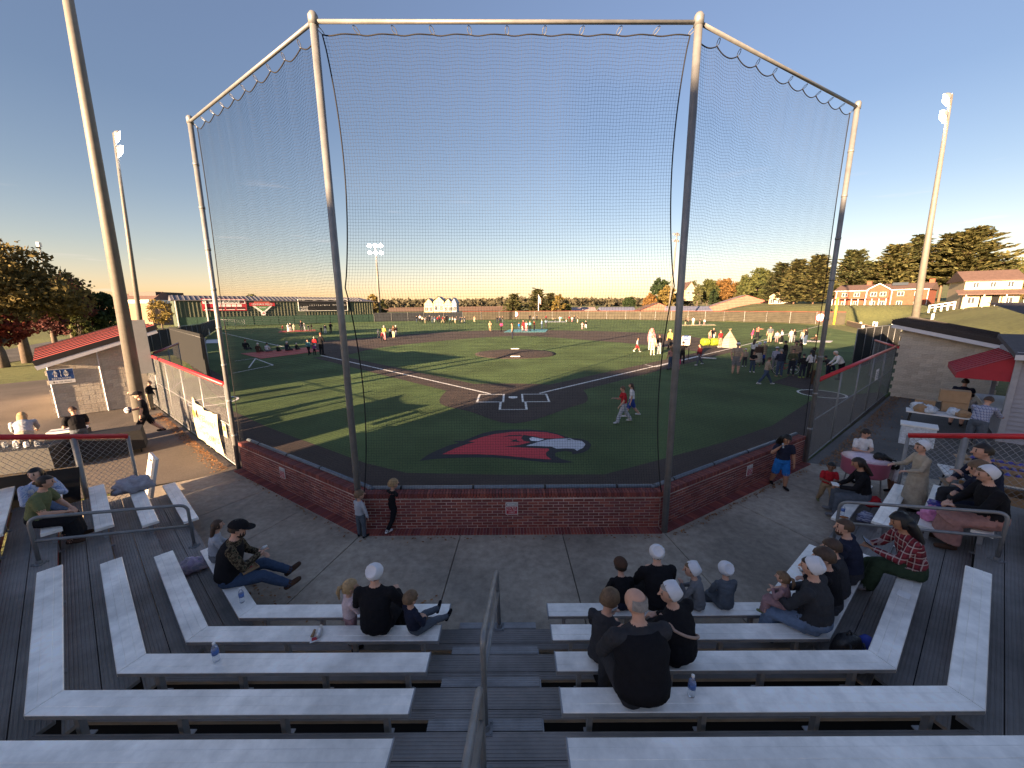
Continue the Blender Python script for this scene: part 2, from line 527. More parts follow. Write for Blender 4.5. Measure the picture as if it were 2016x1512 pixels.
tag(mb.build('home_plate', M_WHITE, None, loc=(hx, hy + .15, .008)), 'white five-sided home plate between the batter boxes', 'home plate')
# on-deck rings
def ring(cx, cy, r, w):
    mb = MB(); n = 48; vs = []
    for k in range(n):
        t = 2 * math.pi * k / n
        for rr in (r - w / 2, r + w / 2): vs.append((cx + rr * math.cos(t), cy + rr * math.sin(t), .0105))
    mb.add(vs, [(2 * k, 2 * k + 1, (2 * k + 3) % (2 * n), (2 * k + 2) % (2 * n)) for k in range(n)])
    return mb
ring(16.1, 19.5, 1.0, .11).build('on_deck_ring', M_LINE, lines)
mb = MB(); mb.lathe([(.9, 0), (.9, .001)], 32, (16.1, 19.5, .006)); mb.build('on_deck_dirt', M_DIRT, lines)
pl = at(420, 790); ring(pl.x, pl.y, 1.0, .11).build('on_deck_ring', M_LINE, lines)

# hawk head emblem printed on the turf
LG = lambda pts, z: [tuple(at(820 + x / 5.6, 830 + y / 5.6)[:2]) for x, y in pts]
M_LBLK = mat('emblem_black', (.014, .015, .022), .85, 0, .2, 14, .4, 45, coord='World')
M_LRED = mat('emblem_red', (.52, .035, .05), .85, 0, .22, 14, .4, 45, coord='World')
M_LGRY = mat('emblem_grey', (.5, .5, .54), .85, 0, .15, 14, .4, 45, coord='World')
M_LWHT = mat('emblem_white', (.72, .72, .78), .85, 0, .1, 14, .4, 45, coord='World')
emb = empty('turf_emblem', kind='structure')
flat('emblem_outline', LG([(32, 434), (120, 370), (240, 310), (360, 262), (470, 235), (395, 215), (520, 212), (620, 170), (740, 125), (880, 98), (1050, 88), (1230, 88), (1380, 98), (1500, 118), (1600, 150), (1690, 180), (1800, 188), (1890, 215), (1927, 258), (1900, 310), (1830, 345), (1720, 362), (1712, 335), (1640, 326), (1560, 335), (1525, 352), (1530, 380), (1600, 415), (1740, 450), (1600, 458), (1450, 452), (1250, 432), (1050, 412), (850, 398), (600, 396), (350, 404), (180, 415)], 0), .0045, M_LBLK, emb)
flat('emblem_red', LG([(285, 362), (420, 300), (560, 250), (650, 230), (575, 222), (700, 180), (860, 140), (1060, 115), (1280, 112), (1440, 122), (1560, 148), (1635, 178), (1540, 188), (1400, 186), (1290, 165), (1180, 148), (1155, 185), (1180, 215), (1260, 228), (1140, 258), (970, 278), (1180, 290), (1450, 300), (1465, 315), (1425, 345), (1430, 380), (1485, 420), (1250, 405), (1000, 380), (700, 362), (480, 362)], 0), .0085, M_LRED, emb)
flat('emblem_brow', LG([(940, 176), (1020, 152), (1150, 146), (1180, 158), (1040, 162)], 0), .0105, M_LBLK, emb)
flat('emblem_mark', LG([(1020, 192), (1070, 205), (1105, 195), (1110, 212), (1150, 232), (1090, 226), (1030, 226), (1062, 215)], 0), .0105, M_LBLK, emb)
flat('emblem_eye', LG([(1243, 190), (1275, 175), (1410, 197), (1340, 220), (1262, 215)], 0), .0125, M_LWHT, emb)
flat('emblem_beak', LG([(1205, 270), (1330, 232), (1440, 202), (1560, 192), (1690, 186), (1745, 208), (1820, 215), (1862, 250), (1840, 290), (1770, 325), (1735, 302), (1640, 298), (1545, 302), (1490, 280), (1330, 272)], 0), .0105, M_LGRY, emb)
flat('emblem_nostril', LG([(1640, 208), (1680, 196), (1725, 208), (1680, 206)], 0), .0125, M_LBLK, emb)

# asphalt either side, concrete plaza in slabs
flat('asphalt_path', W([(474, 926), (300, 955), (0, 1010)]) + [(-19, 5), (-30, 8), (-34, 20), (-29, 27.5), (-24, 26), (-19.5, 19.8)], -.012, M_ASPH)
flat('asphalt_path', [(8.62, 10.6), (19.9, 19.6), (24, 17.5), (22, 12), (14, 4), (10.2, 6.4), (8.6, 8.4)], -.012, M_ASPH2)
flat('parking_road', W([(0, 690), (120, 668), (260, 655), (300, 660), (150, 690), (0, 716)]), -.03, M_ASPH2)
plaza = empty('concrete_plaza', kind='structure')
MB().box((-9.5, 1.5, -.3), (9.8, 10.4, -.05)).build('slab_bed', M_DARK, plaza)  # shade below the bleacher decks is put into this near-black colour
JL = [((450, 925), (345, 946)), ((520, 959), (386, 1012)), ((600, 1002), (484, 1066)), ((702, 1048), (568, 1170)), ((895, 1045), (848, 1190)), ((1103, 1045), (1140, 1188)), ((1307, 1047), (1420, 1170)), ((1424, 995), (1600, 1085)), ((1535, 963), (1655, 1002)), ((1592, 918), (1720, 935))]
wl_ = [(-7.8, 10.30), (-6.15, 9.25), (-4.7, 8.28), (-3.05, 7.15), (-1.05, 7.14), (1.0, 7.16), (3.05, 7.2), (5.1, 8.5), (6.85, 9.6), (8.55, 10.62)]
pv = []
for (a, b), w in zip(JL, wl_):
    A_, B_ = at(*a), at(*b); d = (B_ - A_).normalized()
    s0 = Vector((w[0], w[1], 0)); pv.append((s0, s0 + d * max((B_ - A_).length * 1.0 + .75, 3.2)))
for i in range(len(pv) - 1):
    q = [pv[i][0], pv[i + 1][0], pv[i + 1][1], pv[i][1]]
    cx = sum(p.x for p in q) / 4; cy = sum(p.y for p in q) / 4
    g = .015
    q2 = [(p.x + (cx - p.x) / max(.1, math.hypot(cx - p.x, cy - p.y)) * g, p.y + (cy - p.y) / max(.1, math.hypot(cx - p.x, cy - p.y)) * g) for p in q]
    MB().prism(q2, -.1, rng.uniform(-.003, .003)).build('slab', M_CONC, plaza)
# sunlit edge curb of the plaza at the left

# ------------------------------------------------------------------ bleachers
RISE, RUN, SW = .187, .566, .235
AL, AR = R(41.0), R(38.5)
def seat_z(k): return .43 + RISE * (k - 1)
def seat_y(k): return 4.69 - RUN * (k - 1)          # far edge of seat
def deck_z(k): return RISE * (k - 1)
def deck_y(k): return 4.615 - .572 * (k - 2)        # far (front) edge of deck k>=2
DL = Vector((-math.cos(AL), math.sin(AL), 0)); DR = Vector((math.cos(AR), math.sin(AR), 0))
C0L, C0R = Vector((-3.6, 4.69, 0)), Vector((3.49, 4.69, 0))
def corner(side, y):
    if side < 0: return Vector((C0L.x - (4.69 - y) * math.tan(AL / 2), y, 0))
    return Vector((C0R.x + (4.69 - y) * math.tan(AR / 2), y, 0))
def wing_pt(side, y, s):
    """point on the wing line that continues the centre line at distance y, at absolute run s from the first row's corner"""
    d = DL if side < 0 else DR; c0 = C0L if side < 0 else C0R
    c = corner(side, y)
    return c + d * (s - (c - c0).dot(d))
SEC1_END, SEC2_0, SEC2_1 = 2.14, 3.52, 5.95
AISLE_L = {k: at(u, v, seat_z(k)).x for k, (u, v) in {1: (886, 1190), 2: (868, 1232), 3: (846, 1287), 4: (815, 1358), 5: (773, 1457)}.items()}
AISLE_R = {k: at(u, v, seat_z(k)).x for k, (u, v) in {1: (1078, 1190), 2: (1085, 1232), 3: (1093, 1284), 4: (1103, 1357), 5: (1117, 1456)}.items()}
for k in (6, 7): AISLE_L[k] = AISLE_L[5]; AISLE_R[k] = AISLE_R[5]

def plank_poly(mb, pts_far, pts_near, z0, z1, mi=0):
    poly = list(pts_far) + list(reversed(pts_near))
    mb.prism([(p[0], p[1]) for p in poly], z0, z1, mi)

def seat_plank(parent, far0, far1, near0, near1, z):
    """extruded seat board: three shallow top strips with grooves, dark edges"""
    mb = MB(); T = .048
    f0, f1, n0, n1 = Vector(far0), Vector(far1), Vector(near0), Vector(near1)
    def lerp(a, b, t): return a + (b - a) * t
    prof = [(0, -T), (0, -.006), (.03, 0), (.30, .0), (.32, -.003), (.34, .0015), (.66, .0015), (.68, -.003), (.70, 0), (.97, 0), (1, -.006), (1, -T)]
    vs = []
    for a, b in ((f0, n0), (f1, n1)):
        for t, dz in prof:
            p = lerp(a, b, t); vs.append((p.x, p.y, z + dz))
    n = len(prof); fs, ms = [], []
    for i in range(n - 1):
        fs.append((i, i + 1, n + i + 1, n + i))
    fs.append((n - 1, 0, n, 2 * n - 1))
    fs.append(tuple(range(n))); fs.append(tuple(reversed(range(n, 2 * n))))
    mb.add(vs, fs)
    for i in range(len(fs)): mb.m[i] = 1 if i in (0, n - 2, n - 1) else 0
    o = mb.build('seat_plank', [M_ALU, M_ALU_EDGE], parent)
    fix_normals(o)
    return o

ORD = {1: 'front', 2: 'second', 3: 'third', 4: 'fourth', 5: 'fifth', 6: 'sixth'}
def bracket(parent, p, k, ang=0.0):
    z = seat_z(k) - .05; zd = deck_z(k) if k > 1 else 0.0
    mb = MB(); mb.cbox((0, 0, (z + zd) / 2), (.045, .06, z - zd)); mb.cbox((0, 0, z - .012), (.05, .2, .024)); mb.cbox((0, -.0, zd + .006), (.07, .16, .012))
    mb.build('seat_bracket', M_ALU_EDGE, parent, loc=(p.x, p.y, 0), rot=(0, 0, ang))
def bench(k, side):
    z = seat_z(k); y = seat_y(k); yn = y - SW
    word = 'left of the stairs' if side < 0 else 'right of the stairs'
    lab = f'{ORD[k]} row aluminium bench {word}, bent at a mitred corner'
    ax = (AISLE_L if side < 0 else AISLE_R)[k]
    root = empty('bleacher_bench', (0, 0, 0), 0, lab, 'bench', 'aluminium bleacher benches')
    cf, cn = corner(side, y), corner(side, yn)
    off = .004 * side
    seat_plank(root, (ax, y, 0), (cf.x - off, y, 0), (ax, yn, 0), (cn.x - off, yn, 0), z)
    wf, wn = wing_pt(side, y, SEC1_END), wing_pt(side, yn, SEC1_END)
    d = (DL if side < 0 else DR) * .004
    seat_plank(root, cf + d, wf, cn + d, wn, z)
    MB().box((-.006, yn - .002, -.055), (.006, y + .002, .002)).build('end_cap', M_ALU_EDGE, root, loc=(ax + .006 * (1 if side < 0 else -1), 0, z))
    n = 4
    for i in range(n):
        t = (i + .25) / (n - .5)
        bracket(root, Vector((ax + (cf.x - ax) * t, y - SW / 2, 0)), k)
    ang = -AL if side < 0 else AR
    for t in (.35, .9):
        p = corner(side, y - SW / 2).lerp(wing_pt(side, y - SW / 2, SEC1_END), t)
        bracket(root, p, k, ang)
    return root
for k in range(1, 7):
    for s in (-1, 1): bench(k, s)
def wing_bench(k, side):
    z = seat_z(k); y = seat_y(k); yn = y - SW
    word = 'left' if side < 0 else 'right'
    root = empty('bleacher_bench', (0, 0, 0), 0, f'{ORD[k]} row straight bench in the far {word} block beyond the handrail', 'bench', 'aluminium bleacher benches')
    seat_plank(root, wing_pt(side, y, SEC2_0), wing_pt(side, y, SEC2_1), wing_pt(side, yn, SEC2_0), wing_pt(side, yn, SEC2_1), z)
    ang = -AL if side < 0 else AR
    for s in (SEC2_0 + .12, (SEC2_0 + SEC2_1) / 2, SEC2_1 - .2):
        bracket(root, wing_pt(side, y - SW / 2, s), k, ang)
for k in range(1, 6):
    for s in (-1, 1): wing_bench(k, s)

# decks: two ribbed planks to a row, mitred at the corners
def ribbed(parent, far0, far1, near0, near1, z, ribs, name='deck_plank', m=None, th=.04):
    mb = MB(); f0, f1, n0, n1 = map(Vector, (far0, far1, near0, near1))
    prof = [(0, -th), (0, 0)]
    for i in range(ribs):
        a = (i + .5) / ribs
        e = .22 / ribs
        prof += [(a - e, 0), (a - e * .5, -.004), (a + e * .5, -.004), (a + e, 0)]
    prof += [(1, 0), (1, -th)]
    vs = []
    for a, b in ((f0, n0), (f1, n1)):
        for t, dz in prof:
            p = a + (b - a) * t; vs.append((p.x, p.y, z + dz))
    n = len(prof)
    fs = [(i, i + 1, n + i + 1, n + i) for i in range(n - 1)] + [(n - 1, 0, n, 2 * n - 1), tuple(range(n)), tuple(reversed(range(n, 2 * n)))]
    mb.add(vs, fs)
    o = mb.build(name, m or M_DECK, parent); fix_normals(o)
    return o
M_RISER = mat('red_riser', (.30, .03, .035), .55, 0, .25, 6, coord='World')
deck_c = empty('bleacher_deck', (0, 0, 0), 0, 'dark ribbed metal deck and stair treads of the centre bleachers', 'bleacher deck', 'bleacher decks')
deck_l = empty('bleacher_deck', (0, 0, 0), 0, 'dark ribbed metal deck of the left angled bleacher wing', 'bleacher deck', 'bleacher decks')
deck_r = empty('bleacher_deck', (0, 0, 0), 0, 'dark ribbed metal deck of the right angled bleacher wing', 'bleacher deck', 'bleacher decks')
for k in range(2, 8):
    z = deck_z(k); yf = deck_y(k); yb = yf - .572 + .012; ys_ = yf - .572 + .135
    ym = yf - .115; ymm = yf - .345
    xl, xr = AISLE_L[min(k, 5)] + .16, AISLE_R[min(k, 5)] - .16
    # stair nosing only in the aisle
    ribbed(deck_c, (xl, yf, 0), (xr, yf, 0), (xl, ym + .012, 0), (xr, ym + .012, 0), z, 4, 'stair_nosing', M_NOSE)
    ribbed(deck_c, (xl, ym, 0), (xr, ym, 0), (xl, ymm + .01, 0), (xr, ymm + .01, 0), z, 7, 'stair_tread')
    MB().box((xl, yf - .03, z - RISE + .006), (xr, yf - .018, z - .042)).build('stair_riser', M_ALU_EDGE, deck_c)
    for side, deck in ((-1, deck_l), (1, deck_r)):
        a = xl if side < 0 else xr
        # centre planks run from the stair to the mitred corner
        c1, c2 = corner(side, ymm), corner(side, yb)
        ribbed(deck_c, (a, ym, 0), (corner(side, ym).x, ym, 0), (a, ymm + .01, 0), (corner(side, ymm + .01).x, ymm + .01, 0), z, 7)
        g = .005 * side
        # wing planks, two or three to a row, right through the cross aisle
        ys = [yf, yf - .285, yb]
        for i in range(2):
            y0, y1 = ys[i], ys[i + 1] + (.01 if i < 1 else 0)
            d_ = (DL if side < 0 else DR) * .006
            ribbed(deck, corner(side, y0) + d_, wing_pt(side, y0, SEC2_1), corner(side, y1) + d_, wing_pt(side, y1, SEC2_1), z, 8)
        p0, p1 = wing_pt(side, yf - .02, .3), wing_pt(side, yf - .02, SEC2_1)
        mb = MB(); mb.bar((p0.x, p0.y, z - RISE / 2 - .02), (p1.x, p1.y, z - RISE / 2 - .02), .012, RISE - .045)
        mb.build('riser_board', M_RISER, deck)
    ribbed(deck_c, (xl, ymm, 0), (xr, ymm, 0), (xl, yb, 0), (xr, yb, 0), z, 7, 'stair_tread')
    for side, a in ((-1, xl), (1, xr)):
        # behind the seats the board stops short: an open, dark slot under the next row
        ribbed(deck_c, (a, ymm, 0), (corner(side, ymm).x, ymm, 0), (a, ys_, 0), (corner(side, ys_).x, ys_, 0), z, 4)
        MB().box((a - .012 if side < 0 else a, ys_ - .11, z - .045), (a if side < 0 else a + .012, ys_, z + .002)).build('stringer_end', M_ALU_EDGE, deck_c)

# tubular hand rails
def bend(pts, r=.1, n=5):
    out = [Vector(pts[0])]
    for i in range(1, len(pts) - 1):
        a, b, c = Vector(pts[i - 1]), Vector(pts[i]), Vector(pts[i + 1])
        d0, d1 = (a - b).normalized(), (c - b).normalized()
        rr = min(r, (a - b).length * .45, (c - b).length * .45)
        s, e = b + d0 * rr, b + d1 * rr
        for k in range(n + 1):
            t = k / n
            out.append(s * (1 - t) ** 2 + b * 2 * t * (1 - t) + e * t * t)
    out.append(Vector(pts[-1]))
    return out
def flange(parent, p):
    mb = MB(); mb.cbox((0, 0, .006), (.13, .13, .012)); mb.lathe([(.042, .012), (.036, .06), (.034, .06)], 12)
    for a in (-1, 1):
        for b in (-1, 1): mb.lathe([(.011, .012), (.011, .024)], 6, (a * .048, b * .048, 0))
    mb.build('flange_plate', M_STEEL, parent, loc=p)
def handrail(label, base_a, top_a, base_b, top_b, mid, r=.026):
    root = empty('handrail', base_a, 0, label, 'handrail', 'tubular steel handrails')
    o = Vector(base_a)
    L = [Vector(base_a) - o, Vector(top_a) - o, Vector(top_b) - o, Vector(base_b) - o]
    MB().tube(bend(L, .13, 6), r, 10).build('rail_loop', M_STEEL, root, True)
    a, b = L[0].lerp(L[1], mid), L[3].lerp(L[2], mid)
    MB().tube([a, b], r * .92, 10).build('mid_rail', M_STEEL, root, True)
    flange(root, L[0]); flange(root, L[3])
    return root
handrail('galvanised handrail down the middle of the lower stairs', (-.255, 2.81, .748), (-.265, 2.81, 1.72), (-.19, 4.53, .187), (-.215, 4.53, 1.08), .62)
handrail('galvanised handrail of the upper stairs cut off by the lower frame edge', (-.30, .9, 1.31), (-.30, .9, 2.22), (-.235, 2.33, .935), (-.245, 2.33, 1.80), .62)
handrail('rounded handrail in the cross aisle of the left wing', (-7.13, 5.16, .748), (-7.13, 5.16, 1.5), (-5.9, 6.41, .187), (-5.9, 6.41, 1.02), .5)
handrail('rounded handrail in the cross aisle of the right wing', (7.24, 5.12, .748), (7.24, 5.12, 1.52), (5.95, 6.42, .187), (5.95, 6.42, 1.01), .5)

# unseen stepped block added behind the stands to throw the long shadow over them
M_SIDING = mat('grey_siding', (.33, .33, .37), .75, 0, .08, 5, coord='World')
M_ROOFD = mat('dark_shingle', (.075, .065, .07), .9, 0, .25, 8, .4, 30, coord='World')
SA = Vector((math.cos(SUN_AZ), -math.sin(SUN_AZ), 0)) * -1.0      # across the light, to the right of it
ST = Vector((-math.sin(SUN_AZ), -math.cos(SUN_AZ), 0))            # along the light
caster = empty('shade_caster', SA * -11.8 + ST * -46, math.atan2(SA.y, SA.x), 'unseen stepped brick block added behind the bleachers to cast shade', 'building')
CASTER_BRICK = mat('caster_brick', (.30, .18, .13), .9, 0, .15, 2)
for x0, x1, gh in ((0, 4.2, 12.4), (4.2, 8.6, 14.8), (8.6, 40, 17.2)):  # stepped heights shape the edge of the cast shade
    fix_normals(MB().box((x0, -18, -1), (x1, 0, gh)).build('wall', CASTER_BRICK, caster))
    MB().box((x0 - .2, -18.4, gh), (x1 + .2, .3, gh + .3)).build('roof_edge', M_ROOFD, caster)
for k in range(10): MB().box((1.5 + k * 3.2, .0, 9), (3.3 + k * 3.2, .06, 12)).build('window', mat('dark_glass', (.02, .025, .03), .1, 0, 0), caster)

# ------------------------------------------------------------------ brick wall
WALL_H = .80
W_PTS = [Vector((-7.72, 10.33, 0)), Vector((-3.02, 7.22, 0)), Vector((3.02, 7.24, 0)), Vector((8.50, 10.62, 0))]
M_BRICKS = [mat(f'brick_red_{i}', c, .85, 0, .2, 30, .4, 80) for i, c in enumerate([(.22, .055, .045), (.155, .04, .036), (.28, .08, .06), (.19, .055, .055)])]
M_MORTAR = mat('mortar', (.50, .40, .35), .95, 0, .15, 30, .4, 80, coord='World', big=(1.2, .3))
wall = empty('brick_wall', (0, 0, 0), 0, 'low red brick backstop wall bent in three runs under the net', 'brick wall')
BL, BH, BT = .205, .0635, .10
brick_me = [MB().box((-BL / 2 + .006, -.007, 0), (BL / 2 - .006, .05, BH - .014)).mesh('brick', m) for m in M_BRICKS]
half_me = [MB().box((-BL / 4 + .006, -.007, 0), (BL / 4 - .006, .05, BH - .014)).mesh('brick', m) for m in M_BRICKS]
row_me = [MB().box((-BH / 2 + .006, -.02, 0), (BH / 2 - .006, .21, .1)).mesh('cap_brick', m) for m in M_BRICKS]
toe_me = [MB().box((-BH / 2 + .003, -.22, -.02), (BH / 2 - .003, -.005, .028)).mesh('toe_brick', m) for m in M_BRICKS]
NBR = 10; count = 0
cand = []
for i in range(3):
    a, b = W_PTS[i], W_PTS[i + 1]; d = (b - a); L = d.length; d.normalize(); ang = math.atan2(d.y, d.x)
    core = MB(); core.box((0, 0, -.05), (L, .19, WALL_H - .1)); core.box((0, -.21, -.06), (L, 0, .02))
    core.build('mortar_core', M_MORTAR, wall, loc=a, rot=(0, 0, ang))
    n = int(L / BL)
    for r in range(NBR):
        z = .035 + r * BH + .004
        off = BL / 2 * (r % 2)
        for k in range(n):
            x = off + (k + .5) * L / n
            if x > L - BL * .4: x = L - BL * .25 - .01; me = half_me
            else: me = brick_me
            cand.append((a + d * x + Vector((0, 0, z)), ang, me, i))
        if off: cand.append((a + d * (BL * .25) + Vector((0, 0, z)), ang, half_me, i))
camv = Vector((0, 0, CAM_H))
cand.sort(key=lambda c: (c[3] != 1, (c[0] - camv).length))
rest = {0: MB(), 1: MB(), 2: MB()}
rest_mats = M_BRICKS
rest = MB()
for j, (p, ang, mes, i) in enumerate(cand):
    me = rng.choice(mes)
    jig = Vector((rng.uniform(-.002, .002), rng.uniform(-.003, .003), rng.uniform(-.0015, .0015)))
    if j < 298:
        link('brick', me, wall, p + jig, (0, 0, ang + rng.uniform(-.006, .006)))
    else:
        Mx = Matrix.Translation(p + jig) @ Matrix.Rotation(ang, 4, 'Z')
        rest.add([Mx @ v.co for v in me.vertices], [tuple(f.vertices) for f in me.polygons], mes.index(me))
o = rest.build('brick_courses', M_BRICKS, wall); o['kind'] = 'stuff'
for nm, mes, z, step in (('cap_brick', row_me, WALL_H - .1, BH), ('toe_brick', toe_me, 0, BH)):
    mb = MB(); cnt = 0
    order = []
    for i in (1, 0, 2):
        a, b = W_PTS[i], W_PTS[i + 1]; d = (b - a); L = d.length; d.normalize(); ang = math.atan2(d.y, d.x)
        n = int(L / step)
        for k in range(n): order.append((a + d * ((k + .5) * L / n) + Vector((0, 0, z)), ang))
    for p, ang in order:
        me = rng.choice(mes)
        link(nm, me, wall, p + Vector((0, 0, rng.uniform(-.002, .002))), (0, 0, ang))
# padded pipe along the top behind the cap
M_PAD = mat('grey_pipe_pad', (.16, .19, .23), .5, .3, .2, 6)
for i in range(3):
    a, b = W_PTS[i], W_PTS[i + 1]; d = (b - a).normalized(); n = Vector((-d.y, d.x, 0))
    MB().tube([a + n * .24 + Vector((0, 0, WALL_H + .005)), b + n * .24 + Vector((0, 0, WALL_H + .005))], .05, 10).build('top_pipe', M_PAD, wall, True)
    L = (b - a).length
    for k in range(int(L / 1.5)):
        p = a + d * (.7 + 1.5 * k) + n * .24 + Vector((0, 0, WALL_H + .005))
        MB().tube([p - d * .02, p + d * .02], .058, 10).build('pipe_tie', M_BLACK, wall, True)

# warning notices on the wall
def danger(i, t, label):
    a, b = W_PTS[i], W_PTS[i + 1]; d = (b - a).normalized(); ang = math.atan2(d.y, d.x)
    n = Vector((d.y, -d.x, 0))
    p = a.lerp(b, t) + n * .024 + Vector((0, 0, .47))
    root = empty('warning_sign', p, ang, label, 'sign', 'red danger signs on the brick wall')
    w, h = .25, .26
    MB().box((-w / 2, -.004, -h / 2), (w / 2, .006, h / 2)).build('plate', M_WHITE, root)
    MB().box((-w / 2 + .012, -.0065, -h / 2 + .012), (w / 2 - .012, -.0045, h / 2 - .085)).build('red_field', mat('sign_red', (.36, .025, .04), .5), root)
    MB().box((-w / 2 + .012, -.0065, h / 2 - .075), (w / 2 - .012, -.0045, h / 2 - .014)).build('black_band', M_BLACK, root)
    MB().box((-w / 2 + .02, -.0085, h / 2 - .066), (w / 2 - .02, -.007, h / 2 - .022)).build('white_band', M_WHITE, root)
    RX90 = (R(90), 0, 0)
    text_obj('lettering', 'DANGER!', .05, M_BLACK, root, (0, -.0105, h / 2 - .045), RX90)
    for s, z, sz in (('Stay Back', .022, .05), ('From Net', -.03, .05), ('3 FEET', -.082, .047)):
        text_obj('lettering', s, sz, M_WHITE, root, (0, -.0105, z), RX90)
danger(1, .497, 'red danger sign to stay back from net, centre of brick wall')
danger(0, .42, 'red danger sign on the left slanting run of brick wall')
danger(2, .53, 'red danger sign on the right slanting run of brick wall')

# ------------------------------------------------------------------ backstop
bs = empty('backstop', (0, 0, 0), 0, 'tall grey pipe backstop with black net behind home plate', 'backstop')
POST = [(Vector((-7.86, 10.36, 0)), Vector((-7.76, 10.38, 9.0))), (Vector((-3.06, 7.06, 0)), Vector((-3.1, 7.06, 8.98))), (Vector((3.09, 7.10, 0)), Vector((3.0, 7.12, 8.98))), (Vector((8.55, 10.56, 0)), Vector((8.5, 10.56, 9.32)))]
for i, (a, b) in enumerate(POST):
    r = .062 if i in (1, 2) else .058
    MB().tube([a, b], r, 14).build('post', M_STEEL, bs, True)
    MB().lathe([(r * 1.25, -.10), (r * 1.25, .03), (r * .8, .075), (.01, .085)], 12, b).build('post_cap', M_STEEL, bs, True)
M_NET = mat('black_net_cord', (.02, .022, .026), .8, 0, .1, 5)
M_ROPE = mat('black_rope', (.01, .01, .012), .85, 0, .1, 5)
def net_panel(i):
    (a0, a1), (b0, b1) = POST[i], POST[i + 1]
    ta, tb = a1 - Vector((0, 0, .05)), b1 - Vector((0, 0, .05))
    MB().tube([ta, tb], .032, 10).build('top_rail', M_STEEL, bs, True)
    L = (tb - ta).length
    nrm = Vector((-(b0 - a0).y, (b0 - a0).x, 0)).normalized()   # towards the field
    back = nrm * .1
    nring = 10
    zb = WALL_H + .02
    sag_amp = (.03, .10)[i != 1]
    def edge_in(v):
        # how far the bordering rope swings in from the post at height fraction v (two long swags)
        t = (v * 2) % 1.0
        w = .17 if i == 1 else .06
        return w * math.sin(math.pi * t) ** .8 + .07
    def top_sag(u):
        t = (u * nring) % 1.0
        return .10 + sag_amp * math.sin(math.pi * t)
    def S(u, v):
        e = edge_in(v)
        lo = a0.lerp(a1, (zb + (a1.z - zb) * v) / a1.z); hi = b0.lerp(b1, (zb + (b1.z - zb) * v) / b1.z)
        d = (hi - lo); ll = d.length; d.normalize()
        p = lo + d * (e + (ll - 2 * e) * u)
        top = ta.z + (tb.z - ta.z) * u - top_sag(u) * max(0, (v - .3) / .7) ** 1.0
        p.z = zb + (top - zb) * v
        wob = (.035 if i == 1 else .008) * math.sin(u * nring * math.pi * 2 + 1.0) * v + .10 * math.sin(math.pi * u) * math.sin(math.pi * v)
        return p + back + nrm * wob
    W_, H_ = (b0 - a0).length, 8.1
    nu, nv = int(W_ / .054), int(H_ / .054)
    mb = MB()
    r = .0017
    def strand(fn, segs):
        pts = [fn(k / segs) for k in range(segs + 1)]
        n0 = len(mb.v)
        for k, p in enumerate(pts):
            d = (pts[min(k + 1, segs)] - pts[max(k - 1, 0)]).normalized()
            s = d.cross(nrm); s.normalize()
            mb.v.append(tuple(p + s * r)); mb.v.append(tuple(p - s * r * .5 + nrm * r * .85)); mb.v.append(tuple(p - s * r * .5 - nrm * r * .85))
        for k in range(segs):
            for e in range(3):
                e2 = (e + 1) % 3
                mb.f.append((n0 + 3 * k + e, n0 + 3 * k + e2, n0 + 3 * k + 3 + e2, n0 + 3 * k + 3 + e)); mb.m.append(0)
    for j in range(nu + 1):
        strand(lambda t, u=j / nu: S(u, t), 22)
    for j in range(nv + 1):
        strand(lambda t, v=j / nv: S(t, v), 44)
    o = mb.build('net', M_NET, bs)
    # bordering rope
    rope = [S(0, k / 40) for k in range(41)]
    MB().tube(rope, .011, 6).build('side_rope', M_ROPE, bs, True)
    MB().tube([S(1, k / 40) for k in range(41)], .011, 6).build('side_rope', M_ROPE, bs, True)
    MB().tube([S(k / 90, 1) for k in range(91)], .010, 6).build('top_rope', M_ROPE, bs, True)
    for k in range(nring + 1):
        u = min(max(k / nring, .004), .996)
        p = S(u, 1); t = ta.lerp(tb, u) + Vector((0, 0, -.03)) + back * .3
        n = 10; ringp = [p.lerp(t, .5) + (p - t) * .5 * math.cos(2 * math.pi * q / n) + (tb - ta).normalized() * .03 * math.sin(2 * math.pi * q / n) for q in range(n + 1)]
        MB().tube(ringp, .006, 5).build('snap_ring', M_STEEL, bs)
    if i != 1:
        po = POST[0] if i == 0 else POST[3]
        for k in range(1, 9):
            c = po[0].lerp(po[1], k / 9)
            MB().tube([c + Vector((0, 0, -.03)), c + Vector((0, 0, .03))], .068, 10).build('clip_band', M_STEEL, bs, True)
for i in range(3): net_panel(i)

